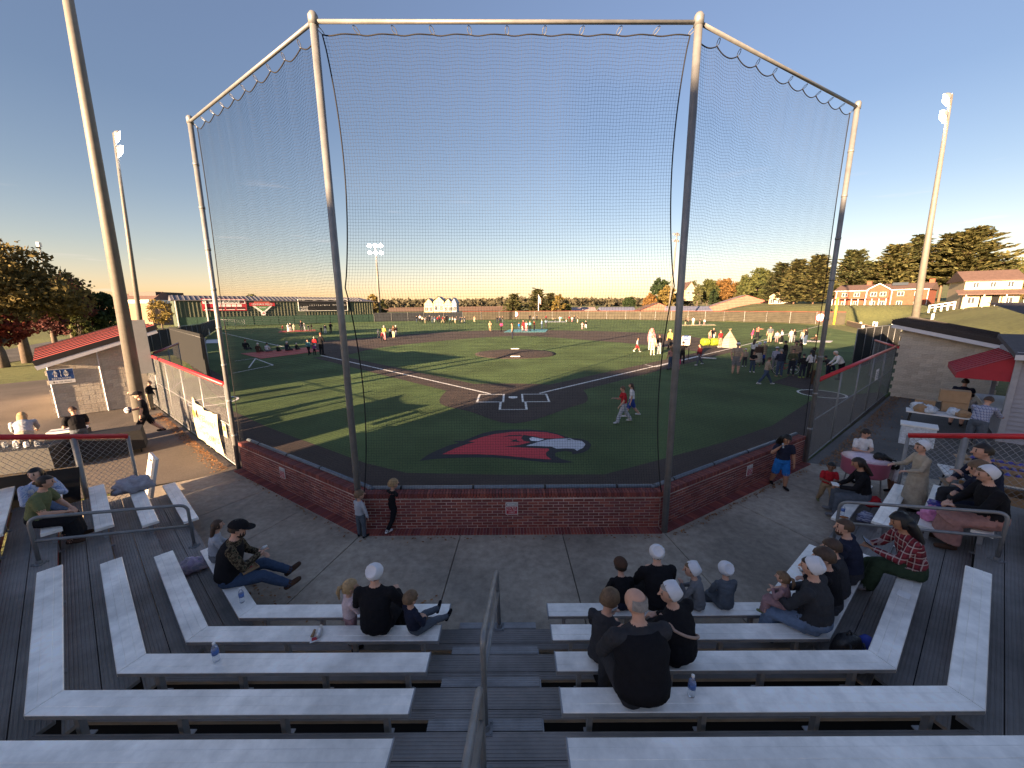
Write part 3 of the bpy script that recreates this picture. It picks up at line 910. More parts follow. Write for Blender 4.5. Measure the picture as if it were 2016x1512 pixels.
# ------------------------------------------------------------------ chain link fences
M_WIRE = mat('chain_link_wire', (.27, .27, .27), .55, .5, .1, 5)
M_SCREEN = mat('shaded_wind_screen', (.008, .009, .011), .9, 0, .15, 3, coord='World')  # near-black: the shade on the dugout screens is put into the colour
M_WIRE_D = mat('coated_wire', (.06, .065, .07), .7, 0, .1, 5)
def wires(p0, p1, z0, z1, cell, r, name='chain_link'):
    """woven diamonds: straight diagonal wires clipped to the panel"""
    p0, p1 = Vector(p0), Vector(p1); d = (p1 - p0); L = d.length; d.normalize(); nrm = Vector((-d.y, d.x, 0)); H = z1 - z0
    mb = MB(); k = -H
    for sgn in (1, -1):
        x = -H
        while x < L:
            a, b = (x, 0), (x + H, H)
            # clip to 0..L
            (x0, h0), (x1, h1) = a, b
            if x0 < 0: h0 += -x0; x0 = 0
            if x1 > L: h1 -= x1 - L; x1 = L
            if x1 - x0 > .01:
                if sgn < 0: h0, h1 = H - h0, H - h1
                q0 = p0 + d * x0 + Vector((0, 0, z0 + h0)); q1 = p0 + d * x1 + Vector((0, 0, z0 + h1))
                off = nrm * (r * sgn)
                dd = (q1 - q0).normalized(); s = dd.cross(nrm)
                n0 = len(mb.v)
                for q in (q0, q1):
                    mb.v.append(tuple(q + off + s * r)); mb.v.append(tuple(q + off - s * r * .5 + nrm * r)); mb.v.append(tuple(q + off - s * r * .5 - nrm * r))
                for e in range(3):
                    e2 = (e + 1) % 3
                    mb.f.append((n0 + e, n0 + e2, n0 + 3 + e2, n0 + 3 + e)); mb.m.append(0)
            x += cell * 1.4142
    return mb
def fence(label, pts, h, posts, cell=.06, wire=.0022, top_cap=None, top_r=.024, mid=None, screen=None, group=None, z0=.04, rails=True, bottom=True):
    """chain link run: pts polyline; posts = spacing; top_cap red pipe; screen = (z0,z1,mat)"""
    pts = [Vector(p) for p in pts]; o = pts[0].copy()
    root = empty('chain_link_fence', o, 0, label, 'fence', group)
    L = [p - o for p in pts]
    for i in range(len(L) - 1):
        a, b = L[i], L[i + 1]; ln = (b - a).length; d = (b - a).normalized()
        n = max(1, round(ln / posts))
        for k in range(n + (1 if i == len(L) - 2 else 0)):
            p = a.lerp(b, k / n)
            MB().tube([p, p + Vector((0, 0, h - .01))], .026, 8).build('post', M_STEEL, root, True)
        up = Vector((0, 0, 1))
        MB().tube([a + up * h, b + up * h], top_r, 10).build('top_rail' if not top_cap else 'red_rail_cap', top_cap or M_STEEL, root, True)
        if mid: MB().tube([a + up * mid, b + up * mid], .018, 8).build('mid_rail', M_STEEL, root, True)
        if bottom: MB().tube([a + up * .06, b + up * .06], .018, 8).build('bottom_rail', M_STEEL, root, True)
        wires(a, b, z0, h - .02, cell, wire).build('chain_link', M_WIRE_D if screen else M_WIRE, root)
        if screen:
            nn = Vector((-d.y, d.x, 0)) * .03
            mb = MB(); mb.bar(a + nn + up * (screen[0] + screen[1]) / 2, b + nn + up * (screen[0] + screen[1]) / 2, .006, screen[1] - screen[0])
            mb.build('wind_screen', screen[2], root)
    return root
FG = 'chain link fences around the ball field'
LFENCE = [(-7.98, 10.46, 0), (-17.9, 18.55, 0)]
RFENCE = [(8.62, 10.62, 0), (19.35, 19.35, 0)]
fence('sunlit chain link fence with red rail cap beside the left path', LFENCE, 2.45, 2.35, .07, .0021, M_RED, .065, 1.25, group=FG)
fence('chain link fence with faded red rail cap by the right asphalt', RFENCE, 2.45, 2.6, .07, .0021, M_RED, .06, 1.25, group=FG)

# ------------------------------------------------------------------ buildings
def on_face(u, v, A, B):
    """photo pixel -> (run along the face A->B, height) on the vertical plane through A and B"""
    A, B = Vector(A), Vector(B); d = (B - A); d.z = 0; d.normalize(); n = Vector((d.y, -d.x, 0))
    r = _fw + _ri * ((u - 1008) / FPX) - _up * ((v - 756) / FPX)
    c = Vector((0, 0, CAM_H)); t = (A - c).dot(n) / r.dot(n); p = c + r * t
    return (p - A).dot(d), p.z
M_BLOCK = mat('tan_split_block', (.48, .43, .36), .92, 0, .22, 5, .5, 40, coord='Object', big=(.6, .15))
def block_bump(m):
    n, l = m.node_tree.nodes, m.node_tree.links
    return m
M_MAROON = mat('maroon_steel_roof', (.34, .075, .08), .75, 0, .12, 2)
M_RED_SUNLIT = mat('red_stripe_sunlit_roof', (.42, .075, .055), .45, .1, .12, 2)  # red roof stripes at left, painted sunlit strip on the right roof
M_FASCIA = mat('dark_gutter', (.03, .025, .025), .6, 0, .2, 4)
M_TRIM = mat('white_trim', (.62, .62, .66), .6, 0, .06, 4)

def dugout(name, label, A, d, L, ax, LEN, zA, zB, ov, side):
    """shed roofed dugout: end wall from A along d (length L), running back along ax"""
    A, d, ax = Vector(A), Vector(d).normalized(), Vector(ax).normalized()
    root = empty(name, A, 0, label, 'building')
    def pt(l, k, z): return d * l + ax * k + Vector((0, 0, z))
    zz = lambda l: zA + (zB - zA) * l / L
    wl_, mb = None, MB()
    # block courses on the end wall are real blocks, the rest is plain
    mb.add([pt(0, 0, 0), pt(L, 0, 0), pt(L, LEN, 0), pt(0, LEN, 0), pt(0, 0, zA), pt(L, 0, zB), pt(L, LEN, zB), pt(0, LEN, zA)],
           [(0, 1, 5, 4), (1, 2, 6, 5), (2, 3, 7, 6), (3, 0, 4, 7), (4, 5, 6, 7)])
    fix_normals(mb.build('wall', M_BLOCK, root))
    n_out = -ax
    cw, ch = .40, .20
    r_, ms = 0, [M_BLOCK]
    mes = [MB().box((-cw / 2 + .005, -.012, .005), (cw / 2 - .005, .01, ch - .005)).mesh('block', mat(f'tan_block_{i}', c, .92, 0, .2, 14, .5, 50)) for i, c in enumerate([(.50, .445, .37), (.455, .40, .33), (.53, .475, .395)])]
    ang = math.atan2(d.y, d.x) if Vector((d.y, -d.x, 0)).dot(n_out) > 0 else math.atan2(-d.y, -d.x)
    h = 0.0
    while h < max(zA, zB) - .1:
        off = (r_ % 2) * cw / 2; x = cw / 2 - off
        while x < L + .01:
            if x - cw / 2 > -.22 and x + cw / 2 < L + .22 and h + ch < zz(max(0, min(L, x - cw / 2))) + .02 and h + ch < zz(min(L, x + cw / 2)) + .02:
                link('block', rng.choice(mes), root, pt(min(max(x, cw / 2 * .6), L - cw / 2 * .6), -.002 - .003 * rng.random(), h), (0, 0, ang))
            x += cw
        h += ch; r_ += 1
    # roof: seamed panels running up the slope
    l0, l1, k0, k1 = -ov[0], L + ov[1], -ov[2], LEN + .4
    rz = lambda l: zA + (zB - zA) * l / L + .10
    th = .2
    roof = MB()
    roof.add([pt(l0, k0, rz(l0)), pt(l1, k0, rz(l1)), pt(l1, k1, rz(l1)), pt(l0, k1, rz(l0)), pt(l0, k0, rz(l0) + th * .5), pt(l1, k0, rz(l1) + th * .5), pt(l1, k1, rz(l1) + th * .5), pt(l0, k1, rz(l0) + th * .5)],
             [(0, 1, 5, 4), (1, 2, 6, 5), (2, 3, 7, 6), (3, 0, 4, 7), (4, 5, 6, 7), (0, 1, 2, 3)])
    ro = roof.build('roof', M_MAROON, root); fix_normals(ro)
    ns = 8
    for k in range(ns + 1):
        kk = k0 + (k1 - k0) * k / ns
        a, b = pt(l0, kk, rz(l0) + th * .5 + .02), pt(l1, kk, rz(l1) + th * .5 + .02)
        MB().bar(a, b, .07, .05).build('roof_seam', M_FASCIA, ro)
        if k < ns and k % 2 == (0 if side < 0 else 1) and (side < 0 or k == ns - 1):
            kn = k0 + (k1 - k0) * (k + 1) / ns
            q = MB(); q.quad(pt(l0, kk + .05, rz(l0) + th * .5 + .006), pt(l1, kk + .05, rz(l1) + th * .5 + .006), pt(l1, kn - .05, rz(l1) + th * .5 + .006), pt(l0, kn - .05, rz(l0) + th * .5 + .006))
            q.build('roof_panel', M_RED_SUNLIT, ro)  # left: red stripes; right: sunlight on the far strip put into its colour
    # gutter and white fascia board on the end
    e = -ax * .02
    MB().bar(pt(l0, k0, rz(l0) + .02) + e, pt(l1, k0, rz(l1) + .02) + e, .05, .2).build('gutter', M_FASCIA, root)
    MB().bar(pt(l0 + .03, k0, rz(l0) - .17) + e, pt(l1 - .03, k0, rz(l1) - .17) + e, .04, .17).build('fascia', M_TRIM, root)
    for l in ((.02, L * .5) if side < 0 else ()):
        MB().bar(pt(l, -.03, .0), pt(l, -.03, zz(l) - .1), .035, .035).build('corner_trim', M_TRIM, root)
    return root
dl = dugout('restroom_building', 'tan block shed with striped maroon roof and restrooms sign at left', (-19.31, 15.79, 0), (.64, .77, 0), 3.0, (-.77, .64, 0), 7.5, 2.35, 3.35, (.3, .6, .35), -1)
dr = dugout('dugout', 'tan block dugout with maroon seamed roof by the right asphalt', (21.33, 16.62, 0), (-.70, .71, 0), 3.2, (.77, .64, 0), 7.0, 2.75, 3.5, (-.05, .4, .35), 1)
# wall-plane of the restroom end: sign
A_, B_ = Vector((-19.31, 15.79, 0)), Vector((-17.39, 18.1, 0))
d_ = (B_ - A_).normalized(); n_ = Vector((d_.y, -d_.x, 0))
s0, z0 = on_face(97, 757, A_, B_); s1, z1 = on_face(143, 724, A_, B_)
sg = empty('restroom_sign', A_ + d_ * (s0 + s1) / 2 + n_ * .05 + Vector((0, 0, (z0 + z1) / 2)), math.atan2(d_.y, d_.x), 'blue and white restrooms sign with two figures on block wall', 'sign')
w, h = s1 - s0, abs(z1 - z0)
M_SBLUE = mat('sign_blue', (.02, .07, .24), .5)
MB().box((-w / 2, -.012, -h / 2), (w / 2, .012, h / 2)).build('plate', M_WHITE, sg)
MB().box((-w / 2 + .015, -.016, -h / 2 + h * .26), (w / 2 - .015, -.0125, h / 2 - .015)).build('blue_panel', M_SBLUE, sg)
RX90 = (R(90), 0, 0)
text_obj('lettering', 'RESTROOMS', h * .155, M_WHITE, sg, (0, -.0185, -h * .155), RX90)
text_obj('lettering', '100\' Ahead', h * .13, M_BLACK, sg, (w * .1, -.0145, -h * .39), RX90)
def pict(x, skirt):
    mb = MB(); y0, y1 = -.0215, -.0175; u = h * .5
    mb.lathe([(u * .085, 0), (u * .085, .002)], 14); 
    for i in range(len(mb.v)):
        a, b, c = mb.v[i]; mb.v[i] = (a, -.0175 - c * 2, b + u * .62)
    mb.box((-u * .13, y0, u * .18), (u * .13, y1, u * .5))
    for s in (-1, 1):
        mb.bar((s * u * .15, -.0195, u * .46), (s * u * .25, -.0195, u * .17), .005, u * .07, up=(0, 1, 0))
        mb.box((s * u * .075 - u * .05, y0, -u * .18), (s * u * .075 + u * .05, y1, u * .19))
    if skirt: mb.add([(-u * .12, y0, u * .3), (u * .12, y0, u * .3), (u * .24, y0, 0), (-u * .24, y0, 0)], [(0, 1, 2, 3)])
    o = mb.build('pictogram', M_WHITE, sg, loc=(x, 0, h * .06))
pict(-w * .2, False); pict(w * .2, True)
MB().box((-.008, -.02, -h * .03), (.008, -.0165, h * .42)).build('divider', M_WHITE, sg)
MB().add([(-w * .36, -.0165, -h * .38), (-w * .31, -.0165, -h * .31), (-w * .26, -.0165, -h * .38)], [(0, 1, 2)]).box((-w * .325, -.0175, -h * .45), (-w * .295, -.0165, -h * .38)).build('arrow', M_BLACK, sg)

# ------------------------------------------------------------------ light poles
M_POLE = mat('weathered_pole', (.185, .172, .155), .6, .25, .15, 3)
M_LAMP = mat('flood_lens', (.9, .88, .85), .3, 0, 0, emit=((1.0, .95, .92), 9.0))
M_HOUSE = mat('lamp_housing', (.25, .25, .26), .5, .4, .1)
def light_pole(label, base, top_z, r0, r1, lean=(0, 0), rows=2, cols=3, face=0.0, sz=.32, sp=.75, lit=True):
    root = empty('light_pole', base, 0, label, 'light pole', 'tall field light poles')
    T = Vector((lean[0], lean[1], top_z))
    MB().tube([Vector((0, 0, 0)), T * .5, T], [r0, (r0 + r1) / 2, r1], 14).build('pole', M_POLE, root, True)
    cf, sf = math.cos(face), math.sin(face)
    ax = Vector((cf, sf, 0)); fr = Vector((sf, -cf, 0))
    for r in range(rows):
        z = T + Vector((0, 0, -.3 - r * sz * 3.2)); wd = sp * (cols - 1) / 2 + .15
        MB().bar(z - ax * wd, z + ax * wd, .1, .1).build('crossarm', M_HOUSE, root)
        for c in range(cols):
            p = z + ax * (sp * (c - (cols - 1) / 2)) + fr * .25 + Vector((0, 0, -.1))
            mb = MB(); mb.lathe([(sz * .25, -.28), (sz * .7, -.12), (sz, .1), (sz, .14)], 14)
            q = (fr * .8 + Vector((0, 0, -.6))).normalized().to_track_quat('Z', 'Y').to_matrix().to_4x4()
            ln = mb.xform(q).build('lamp_hood', M_HOUSE, root, True, loc=p)
            mb = MB(); mb.lathe([(sz * .92, .141), (sz * .7, .19), (.01, .21)], 14)
            mb.xform(q).build('lamp_lens', M_LAMP if lit else M_HOUSE, ln, True)
    return root
pb_ = at(279, 828)
q_ = at_y(134, 0, pb_.y)
light_pole('thick grey light pole at far left running out of the picture top', pb_, 21.0, .23, .11, ((q_.x - pb_.x) * 21.0 / q_.z, 0), lit=True, face=R(135))
MB().box((-.35, -.1, 0), (.35, .1, 2.3)).build('cabinet', mat('grey_cabinet', (.17, .18, .20), .5, .2, .08), None, loc=(0, 0, 0))
cab = bpy.data.objects['cabinet']; cab.name = 'control_cabinet'
p_ = at_y(287, 735, 16.6); cab.location = (p_.x - .1, 16.6, 1.75); cab.rotation_euler = (0, 0, R(40)); cab.parent = None
tag(cab, 'grey metal control cabinet strapped behind the thick light pole', 'cabinet')
b2 = at(280, 663); t2 = at_y(224, 262, b2.y)
light_pole('slim dark light pole with two glowing lamp banks at left', (b2.x, b2.y, 0), t2.z, .38, .17, (t2.x - b2.x, 0), 2, 3, R(135), .62, 1.5)
b3 = at_y(1806, 612, 50); t3 = at_y(1873, 186, 50)
light_pole('tall tan light pole with two lamp banks beyond the right dugout', (b3.x, 50, 0), t3.z, .42, .16, (t3.x - b3.x, 0), 2, 3, R(225), .55, .95)
b4 = at_y(749, 629, 134); t4 = at_y(739, 481, 134)
light_pole('distant slim light pole by the end of the green building', (b4.x, 134, 0), t4.z, .5, .25, (t4.x - b4.x, 0), 2, 3, 0, .7, 1.9)
t5 = at_y(1333, 458, 130)
light_pole('distant light pole half hidden behind the right inner net post', (t5.x - .8, 130, 0), t5.z, .4, .22, (.8, 0), 2, 2, R(200), .6, 1.6)

# ------------------------------------------------------------------ green metal building in left field
GA, GB = Vector((-83.0, 96.5, 0)), Vector((-46.2, 131.0, 0))
gd = (GB - GA).normalized(); GL = (GB - GA).length; gang = math.atan2(gd.y, gd.x)
M_GREEN = mat('dark_green_cladding', (.06, .085, .06), .6, .1, .12, .6)
M_RIB = mat('tan_rib', (.15, .155, .11), .6, .1, .1, 1)  # ribs lighter and tanner than the green cladding
M_PADG = mat('green_wall_pad', (.04, .085, .06), .7, 0, .15, 1.5)
M_GROOF = mat('grey_seam_roof', (.115, .11, .13), .5, .2, .15, .8)
gb = empty('green_building', GA, gang, 'long green ribbed metal building with signs behind left field', 'building')
GE = 6.7; DEP = 14.0; RZ = 1.25
fix_normals(MB().box((0, 0, 0), (GL, DEP, GE)).build('wall', M_GREEN, gb))
ribm = MB().box((-.1, -.1, 2.5), (.1, 0, GE - .05)).mesh('wall_rib', M_RIB)
nrib = 62
for k in range(nrib):
    if abs(k - 34) < 2: continue
    link('wall_rib', ribm, gb, ((k + .5) * GL / nrib, -.002, 0))
padm = MB().box((-.98, -.22, .05), (.98, -.11, 2.45)).mesh('wall_pad', M_PADG)
npad = 25
for k in range(npad): link('wall_pad', padm, gb, ((k + .5) * GL / npad, rng.uniform(-.03, .03), 0))
mb = MB(); mb.add([(-.4, -.5, GE), (GL + .4, -.5, GE), (GL - 2.5, 5, GE + RZ), (-.4, 5, GE + RZ), (-.4, -.5, GE - .18), (GL + .4, -.5, GE - .18), (GL + .4, DEP + .5, GE), (-.4, DEP + .5, GE)],
                  [(0, 1, 2, 3), (4, 5, 1, 0), (3, 2, 6, 7), (1, 6, 2), (4, 0, 3, 7)])
rf = mb.build('roof', M_GROOF, gb); fix_normals(rf)
seam = MB(); 
sm = MB().bar((0, -.5, GE + .06), (0, 5, GE + RZ + .06), .09, .12).mesh('roof_seam', mat('roof_seam_grey', (.19, .185, .20), .5, .2))
for k in range(46): link('roof_seam', sm, rf, (.2 + k * (GL - 3) / 46, 0, 0))
for x in (.25, 6.2): MB().box((x - .12, -.5, 0), (x + .12, -.25, GE - .2)).build('downspout', M_WHITE, gb)
# team board
def board(name, label, u0, v0, u1, v1, parent_mat, th=.08):
    s0, z0 = on_face(u0, v1, GA, GB); s1, z1 = on_face(u1, v0, GA, GB)
    r = empty(name, GA + gd * (s0 + s1) / 2 + Vector((gd.y, -gd.x, 0)) * .32 + Vector((0, 0, (z0 + z1) / 2)), gang, label, 'sign')
    w, h = s1 - s0, z1 - z0
    MB().box((-w / 2, -.03, -h / 2), (w / 2, .06, h / 2)).build('panel', parent_mat, r)
    return r, w, h
M_SRED = mat('banner_red', (.42, .03, .045), .55, 0, .06, 1)
r, w, h = board('baseball_banner', 'red and white hiland baseball banner on green building', 399, 589, 483, 612, M_SRED)
MB().box((-w * .48, -.05, h * .1), (w * .48, -.032, h * .46)).build('white_band', M_WHITE, r)
text_obj('lettering', 'HILAND BASEBALL', h * .3, M_BLACK, r, (0, -.07, h * .27), RX90, sx=.95)
M_HAWK = mat('banner_hawk_dark', (.10, .02, .03), .6)
for s in (-1, 1):
    MB().add([(s * w * .34, -.06, h * .12), (s * w * .44, -.06, h * .14), (s * w * .46, -.06, h * .26), (s * w * .42, -.06, h * .42), (s * w * .37, -.06, h * .38)], [(0, 1, 2, 3, 4)]).build('hawk_mark', M_HAWK, r)
for k in range(5):
    x = -w * .22 + k * w * .125
    MB().box((x, -.05, -h * .16), (x + w * .105, -.032, h * .05)).build('white_card', M_WHITE, r)
for k in range(4):
    x = -w * .46 + k * w * .24
    MB().box((x, -.05, -h * .34), (x + w * .2, -.032, -h * .22)).build('black_strip', M_BLACK, r)
    MB().box((x, -.05, -h * .43), (x + w * .2, -.032, -h * .38)).build('white_strip', M_WHITE, r)
# diamond shaped field sign
s0, z0 = on_face(493, 620, GA, GB); s1, z1 = on_face(539, 589, GA, GB)
r = empty('field_sign', GA + gd * (s0 + s1) / 2 + Vector((gd.y, -gd.x, 0)) * .32 + Vector((0, 0, (z0 + z1) / 2)), gang, 'diamond shaped lehman field sign with red banner and ball', 'sign')
w, h = s1 - s0, z1 - z0
M_SGRN = mat('sign_green', (.10, .22, .09), .6); M_SPNK = mat('sign_coral', (.50, .12, .09), .6)
def vplate(pts, y0, y1, name, m, par):
    mb = MB(); n = len(pts)
    mb.add([(x, y0, z) for x, z in pts] + [(x, y1, z) for x, z in pts], [tuple(range(n)), tuple(reversed(range(n, 2 * n)))] + [(i, (i + 1) % n, n + (i + 1) % n, n + i) for i in range(n)])
    return fix_normals(mb.build(name, m, par))
vplate([(-w * .42, h * .1), (w * .42, h * .1), (0, -h * .45)], -.02, .06, 'white_diamond', M_WHITE, r)
vplate([(-w * .3, h * .08), (w * .3, h * .08), (0, -h * .3)], -.045, -.022, 'green_diamond', M_SGRN, r)
vplate([(-w * .3, h * .2), (-w * .3, h * .36), (-w * .12, h * .38), (0, h * .5), (w * .12, h * .38), (w * .3, h * .36), (w * .3, h * .2)], -.03, .05, 'crest', M_SPNK, r)
vplate([(-w * .5, h * .06), (-w * .5, h * .26), (w * .5, h * .26), (w * .5, h * .06)], -.07, -.05, 'red_band', M_SRED, r)
text_obj('lettering', 'LEHMAN FIELD', h * .175, M_WHITE, r, (0, -.09, h * .16), RX90, sx=.98)
text_obj('lettering', 'HOME OF', h * .09, M_SPNK, r, (0, -.06, h * .31), RX90)
text_obj('lettering', 'Hawks', h * .14, M_WHITE, r, (0, -.06, -h * .04), RX90)
mb = MB(); mb.lathe([(w * .1, 0), (w * .1, .03)], 20); mb.xform(Matrix.Rotation(R(90), 4, 'X')); mb.build('ball_disc', M_WHITE, r, loc=(0, -.06, -h * .4))
vplate([(-w * .05, -h * .43), (w * .06, -h * .43), (w * .03, -h * .34), (-w * .02, -h * .35)], -.11, -.1, 'hawk_mark', M_SRED, r)
# scoreboard
r, w, h = board('scoreboard', 'black scoreboard with white lettering on green building', 588, 590, 682, 612, M_BLACK, .2)
for a, b in (((-w / 2, -h / 2), (w / 2, -h / 2)), ((w / 2, -h / 2), (w / 2, h / 2)), ((w / 2, h / 2), (-w / 2, h / 2)), ((-w / 2, h / 2), (-w / 2, -h / 2))):
    MB().bar((a[0], -.04, a[1]), (b[0], -.04, b[1]), .12, .16, up=(0, 1, 0)).build('frame', M_WHITE, r)
for s, x in (('AT BAT', -.42), ('BALL', -.17), ('STRIKE', .04), ('OUT', .24), ('H/E', .41)):
    text_obj('lettering', s, h * .16, M_WHITE, r, (x * w, -.05, h * .41), RX90)
for i, s in enumerate('1 2 3 4 5 6 7 8 9 10'.split()):
    text_obj('lettering', s, h * .17, M_WHITE, r, ((-.28 + .043 * i) * w, -.05, -.02 * h), RX90)
for s, x in (('RUNS', .23), ('ERR', .43)): text_obj('lettering', s, h * .15, M_WHITE, r, (x * w, -.05, 0), RX90)
text_obj('lettering', 'GUEST', h * .24, M_WHITE, r, (-.40 * w, -.05, -.19 * h), RX90)
text_obj('lettering', 'HOME', h * .24, M_WHITE, r, (-.40 * w, -.05, -.40 * h), RX90)

# ------------------------------------------------------------------ outfield fence with wind screen
M_SCR_B = mat('olive_wind_screen', (.062, .055, .041), .9, 0, .25, .8, coord='World')
M_SCR_D = mat('navy_wind_screen', (.022, .026, .034), .9, 0, .25, .8, coord='World')
M_CAPR = mat('orange_red_cap', (.20, .055, .042), .6, 0, .1, 1)
OF = [(-46.0, 130.6), (-31, 138), (-18, 143), (2, 148), (22, 147.5), (41, 140), (57, 126), (70, 107), (78.8, 92)]
of = empty('outfield_fence', (0, 0, 0), 0, 'long outfield fence with wind screen panels and orange red top cap', 'fence')
for i in range(len(OF) - 1):
    a, b = Vector((*OF[i], 0)), Vector((*OF[i + 1], 0)); L = (b - a).length; n = max(2, round(L / 6))
    hh = 2.9
    for k in range(n):
        p, q = a.lerp(b, k / n), a.lerp(b, (k + 1) / n)
        m = M_SCR_D if i < 2 else M_SCR_B
        MB().bar(p + Vector((0, 0, hh / 2 + .05)), q + Vector((0, 0, hh / 2 + .05)), .03, hh).build('screen_panel', m, of)
        pn = Vector((-(b - a).y, (b - a).x, 0)).normalized() * (-.1)
        MB().tube([p + pn, p + pn + Vector((0, 0, hh + .1))], .05, 6).build('post', M_STEEL, of)
    if i >= 2: MB().tube([a + Vector((0, 0, hh + .12)), b + Vector((0, 0, hh + .12))], .09, 8).build('top_cap', M_CAPR, of)
def dist_sign(u, v, A, B, s, lab):
    A, B = Vector((*A, 0)), Vector((*B, 0)); x, z = on_face(u, v, A, B); d = (B - A).normalized()
    n = Vector((d.y, -d.x, 0)); p = A + d * x + n * .12 + Vector((0, 0, z))
    r = empty('distance_sign', p, math.atan2(d.y, d.x), lab, 'sign', 'round distance signs on the outfield fence')
    mb = MB(); mb.lathe([(1.05, 0), (1.05, .04)], 24); mb.xform(Matrix.Rotation(R(90), 4, 'X')); mb.build('red_disc', M_SRED, r)
    mb = MB(); mb.lathe([(.9, 0), (.9, .012)], 24); mb.xform(Matrix.Rotation(R(90), 4, 'X')); mb.build('white_disc', M_WHITE, r, loc=(0, -.045, 0))
    text_obj('lettering', s, .78, M_SRED, r, (0, -.075, 0), RX90)
dist_sign(1015, 618.5, OF[3], OF[4], '380', 'round white and red distance sign in centre field')
dist_sign(1616, 625, OF[7], OF[8], '310', 'round white and red distance sign near the right field corner')
fp = Vector((77.6, 93.6, 0))
tag(MB().tube([fp, fp + Vector((0, 0, 6.3))], .22, 10).build('foul_pole', mat('foul_pole_yellow', (.72, .48, .05), .5), None, True), 'yellow foul pole at the right field corner', 'foul pole')
# retaining wall of upright planks at the foot of the hill, and right field side fence
M_TIMB = mat('pale_timber', (.33, .24, .16), .85, 0, .2, 3)
rw = empty('retaining_wall', (0, 0, 0), 0, 'low pale timber retaining wall under the grassy bank', 'retaining wall')
a, b = Vector((78.6, 91.2, 0)), Vector((52.0, 52.0, 0)); n = 60; d = (b - a).normalized(); ang = math.atan2(d.y, d.x)
pm = [MB().box((0, -.06, 0), ((b - a).length / n - .04, .06, 1.0 + .06 * j)).mesh('plank', M_TIMB) for j in range(2)]
for k in range(n): link('plank', pm[k % 2], rw, a + d * ((b - a).length * k / n), (0, 0, ang))
# screened dugout fences beyond the backstop wings
fence('tall grey screened fence panel in front of the right dugout', [(24.3, 27.2, 0), (34.0, 33.8, 0)], 2.9, 2.0, .12, .003, None, .035, None, (.05, 2.85, M_SCREEN), group=FG)
fence('grey fence run behind the right dugout along the bank', [(34.0, 33.8, 0), (31.5, 27.0, 0), (27.5, 24.0, 0)], 2.2, 2.5, .14, .003, None, .03, None, (.05, 2.1, M_SCREEN), group=FG)
fence('short red capped gate panel joining the right dugout', [(23.4, 24.8, 0), (20.3, 20.0, 0)], 2.3, 3.0, .12, .003, M_RED, .06, None, group=FG)
fence('tall grey screened fence panel in front of the left dugout', [(-20.2, 25.4, 0), (-33.5, 38.0, 0)], 2.6, 2.0, .12, .003, None, .035, None, (.05, 2.85, M_SCREEN), group=FG)
fence('grey screened fence running down the left field line', [(-36.5, 37.0, 0), (-47.5, 59.5, 0), (-64.0, 84.0, 0)], 2.3, 2.4, .16, .003, None, .03, None, (.05, 2.2, M_SCREEN), group=FG)
fence('short chain link panel by the green building corner', [(-64.0, 84.0, 0), (-59.0, 86.0, 0)], 2.2, 1.8, .2, .004, None, .03, None, group=FG)
fence('dark red capped gate panel by the restroom building', [(-21.3, 24.6, 0), (-17.9, 19.2, 0)], 2.35, 3.2, .1, .003, mat('maroon_cap', (.22, .02, .03), .45), .06, None, group=FG)

# ------------------------------------------------------------------ houses on the rise
M_BRK = mat('house_brick', (.24, .075, .045), .9, 0, .2, 1.2, coord='Object')
M_SHING = mat('brown_shingle', (.12, .075, .065), .9, 0, .2, 2)
M_GLASS = mat('window_glass', (.05, .06, .075), .12, 0, 0)
M_CREAM = mat('cream_siding', (.50, .40, .27), .8, 0, .08, 1)
def window(parent, x, z, w, h, y=-.0, sash=True):
    f = MB(); t = .06
    f.box((x - w / 2 - t, y - .06, z - t), (x + w / 2 + t, y + .02, z)); f.box((x - w / 2 - t, y - .06, z + h), (x + w / 2 + t, y + .02, z + h + t))
    f.box((x - w / 2 - t, y - .058, z), (x - w / 2, y + .02, z + h)); f.box((x + w / 2, y - .058, z), (x + w / 2 + t, y + .02, z + h))
    f.box((x - .04, y - .055, z), (x + .04, y + .02, z + h))
    o = f.build('window', M_TRIM if False else M_WHITE, parent)
    MB().box((x - w / 2, y - .03, z), (x + w / 2, y + .01, z + h)).build('pane', M_GLASS, o)
def gable(mb, x0, x1, y0, y1, z, rise, ov=.4, along='x'):
    if along == 'x':
        ym = (y0 + y1) / 2
        mb.add([(x0 - ov, y0 - ov, z - .1), (x1 + ov, y0 - ov, z - .1), (x1 + ov, ym, z + rise), (x0 - ov, ym, z + rise), (x0 - ov, y1 + ov, z - .1), (x1 + ov, y1 + ov, z - .1),
                (x0 - ov, y0 - ov, z - .28), (x1 + ov, y0 - ov, z - .28), (x0 - ov, y1 + ov, z - .28), (x1 + ov, y1 + ov, z - .28)],
               [(0, 1, 2, 3), (3, 2, 5, 4), (6, 7, 1, 0), (8, 4, 5, 9), (0, 3, 4, 8, 6), (7, 9, 5, 2, 1)])
    else:
        xm = (x0 + x1) / 2
        mb.add([(x0 - ov, y0 - ov, z - .1), (xm, y0 - ov, z + rise), (x1 + ov, y0 - ov, z - .1), (x0 - ov, y1 + ov, z - .1), (xm, y1 + ov, z + rise), (x1 + ov, y1 + ov, z - .1)],
               [(0, 1, 4, 3), (1, 2, 5, 4)])
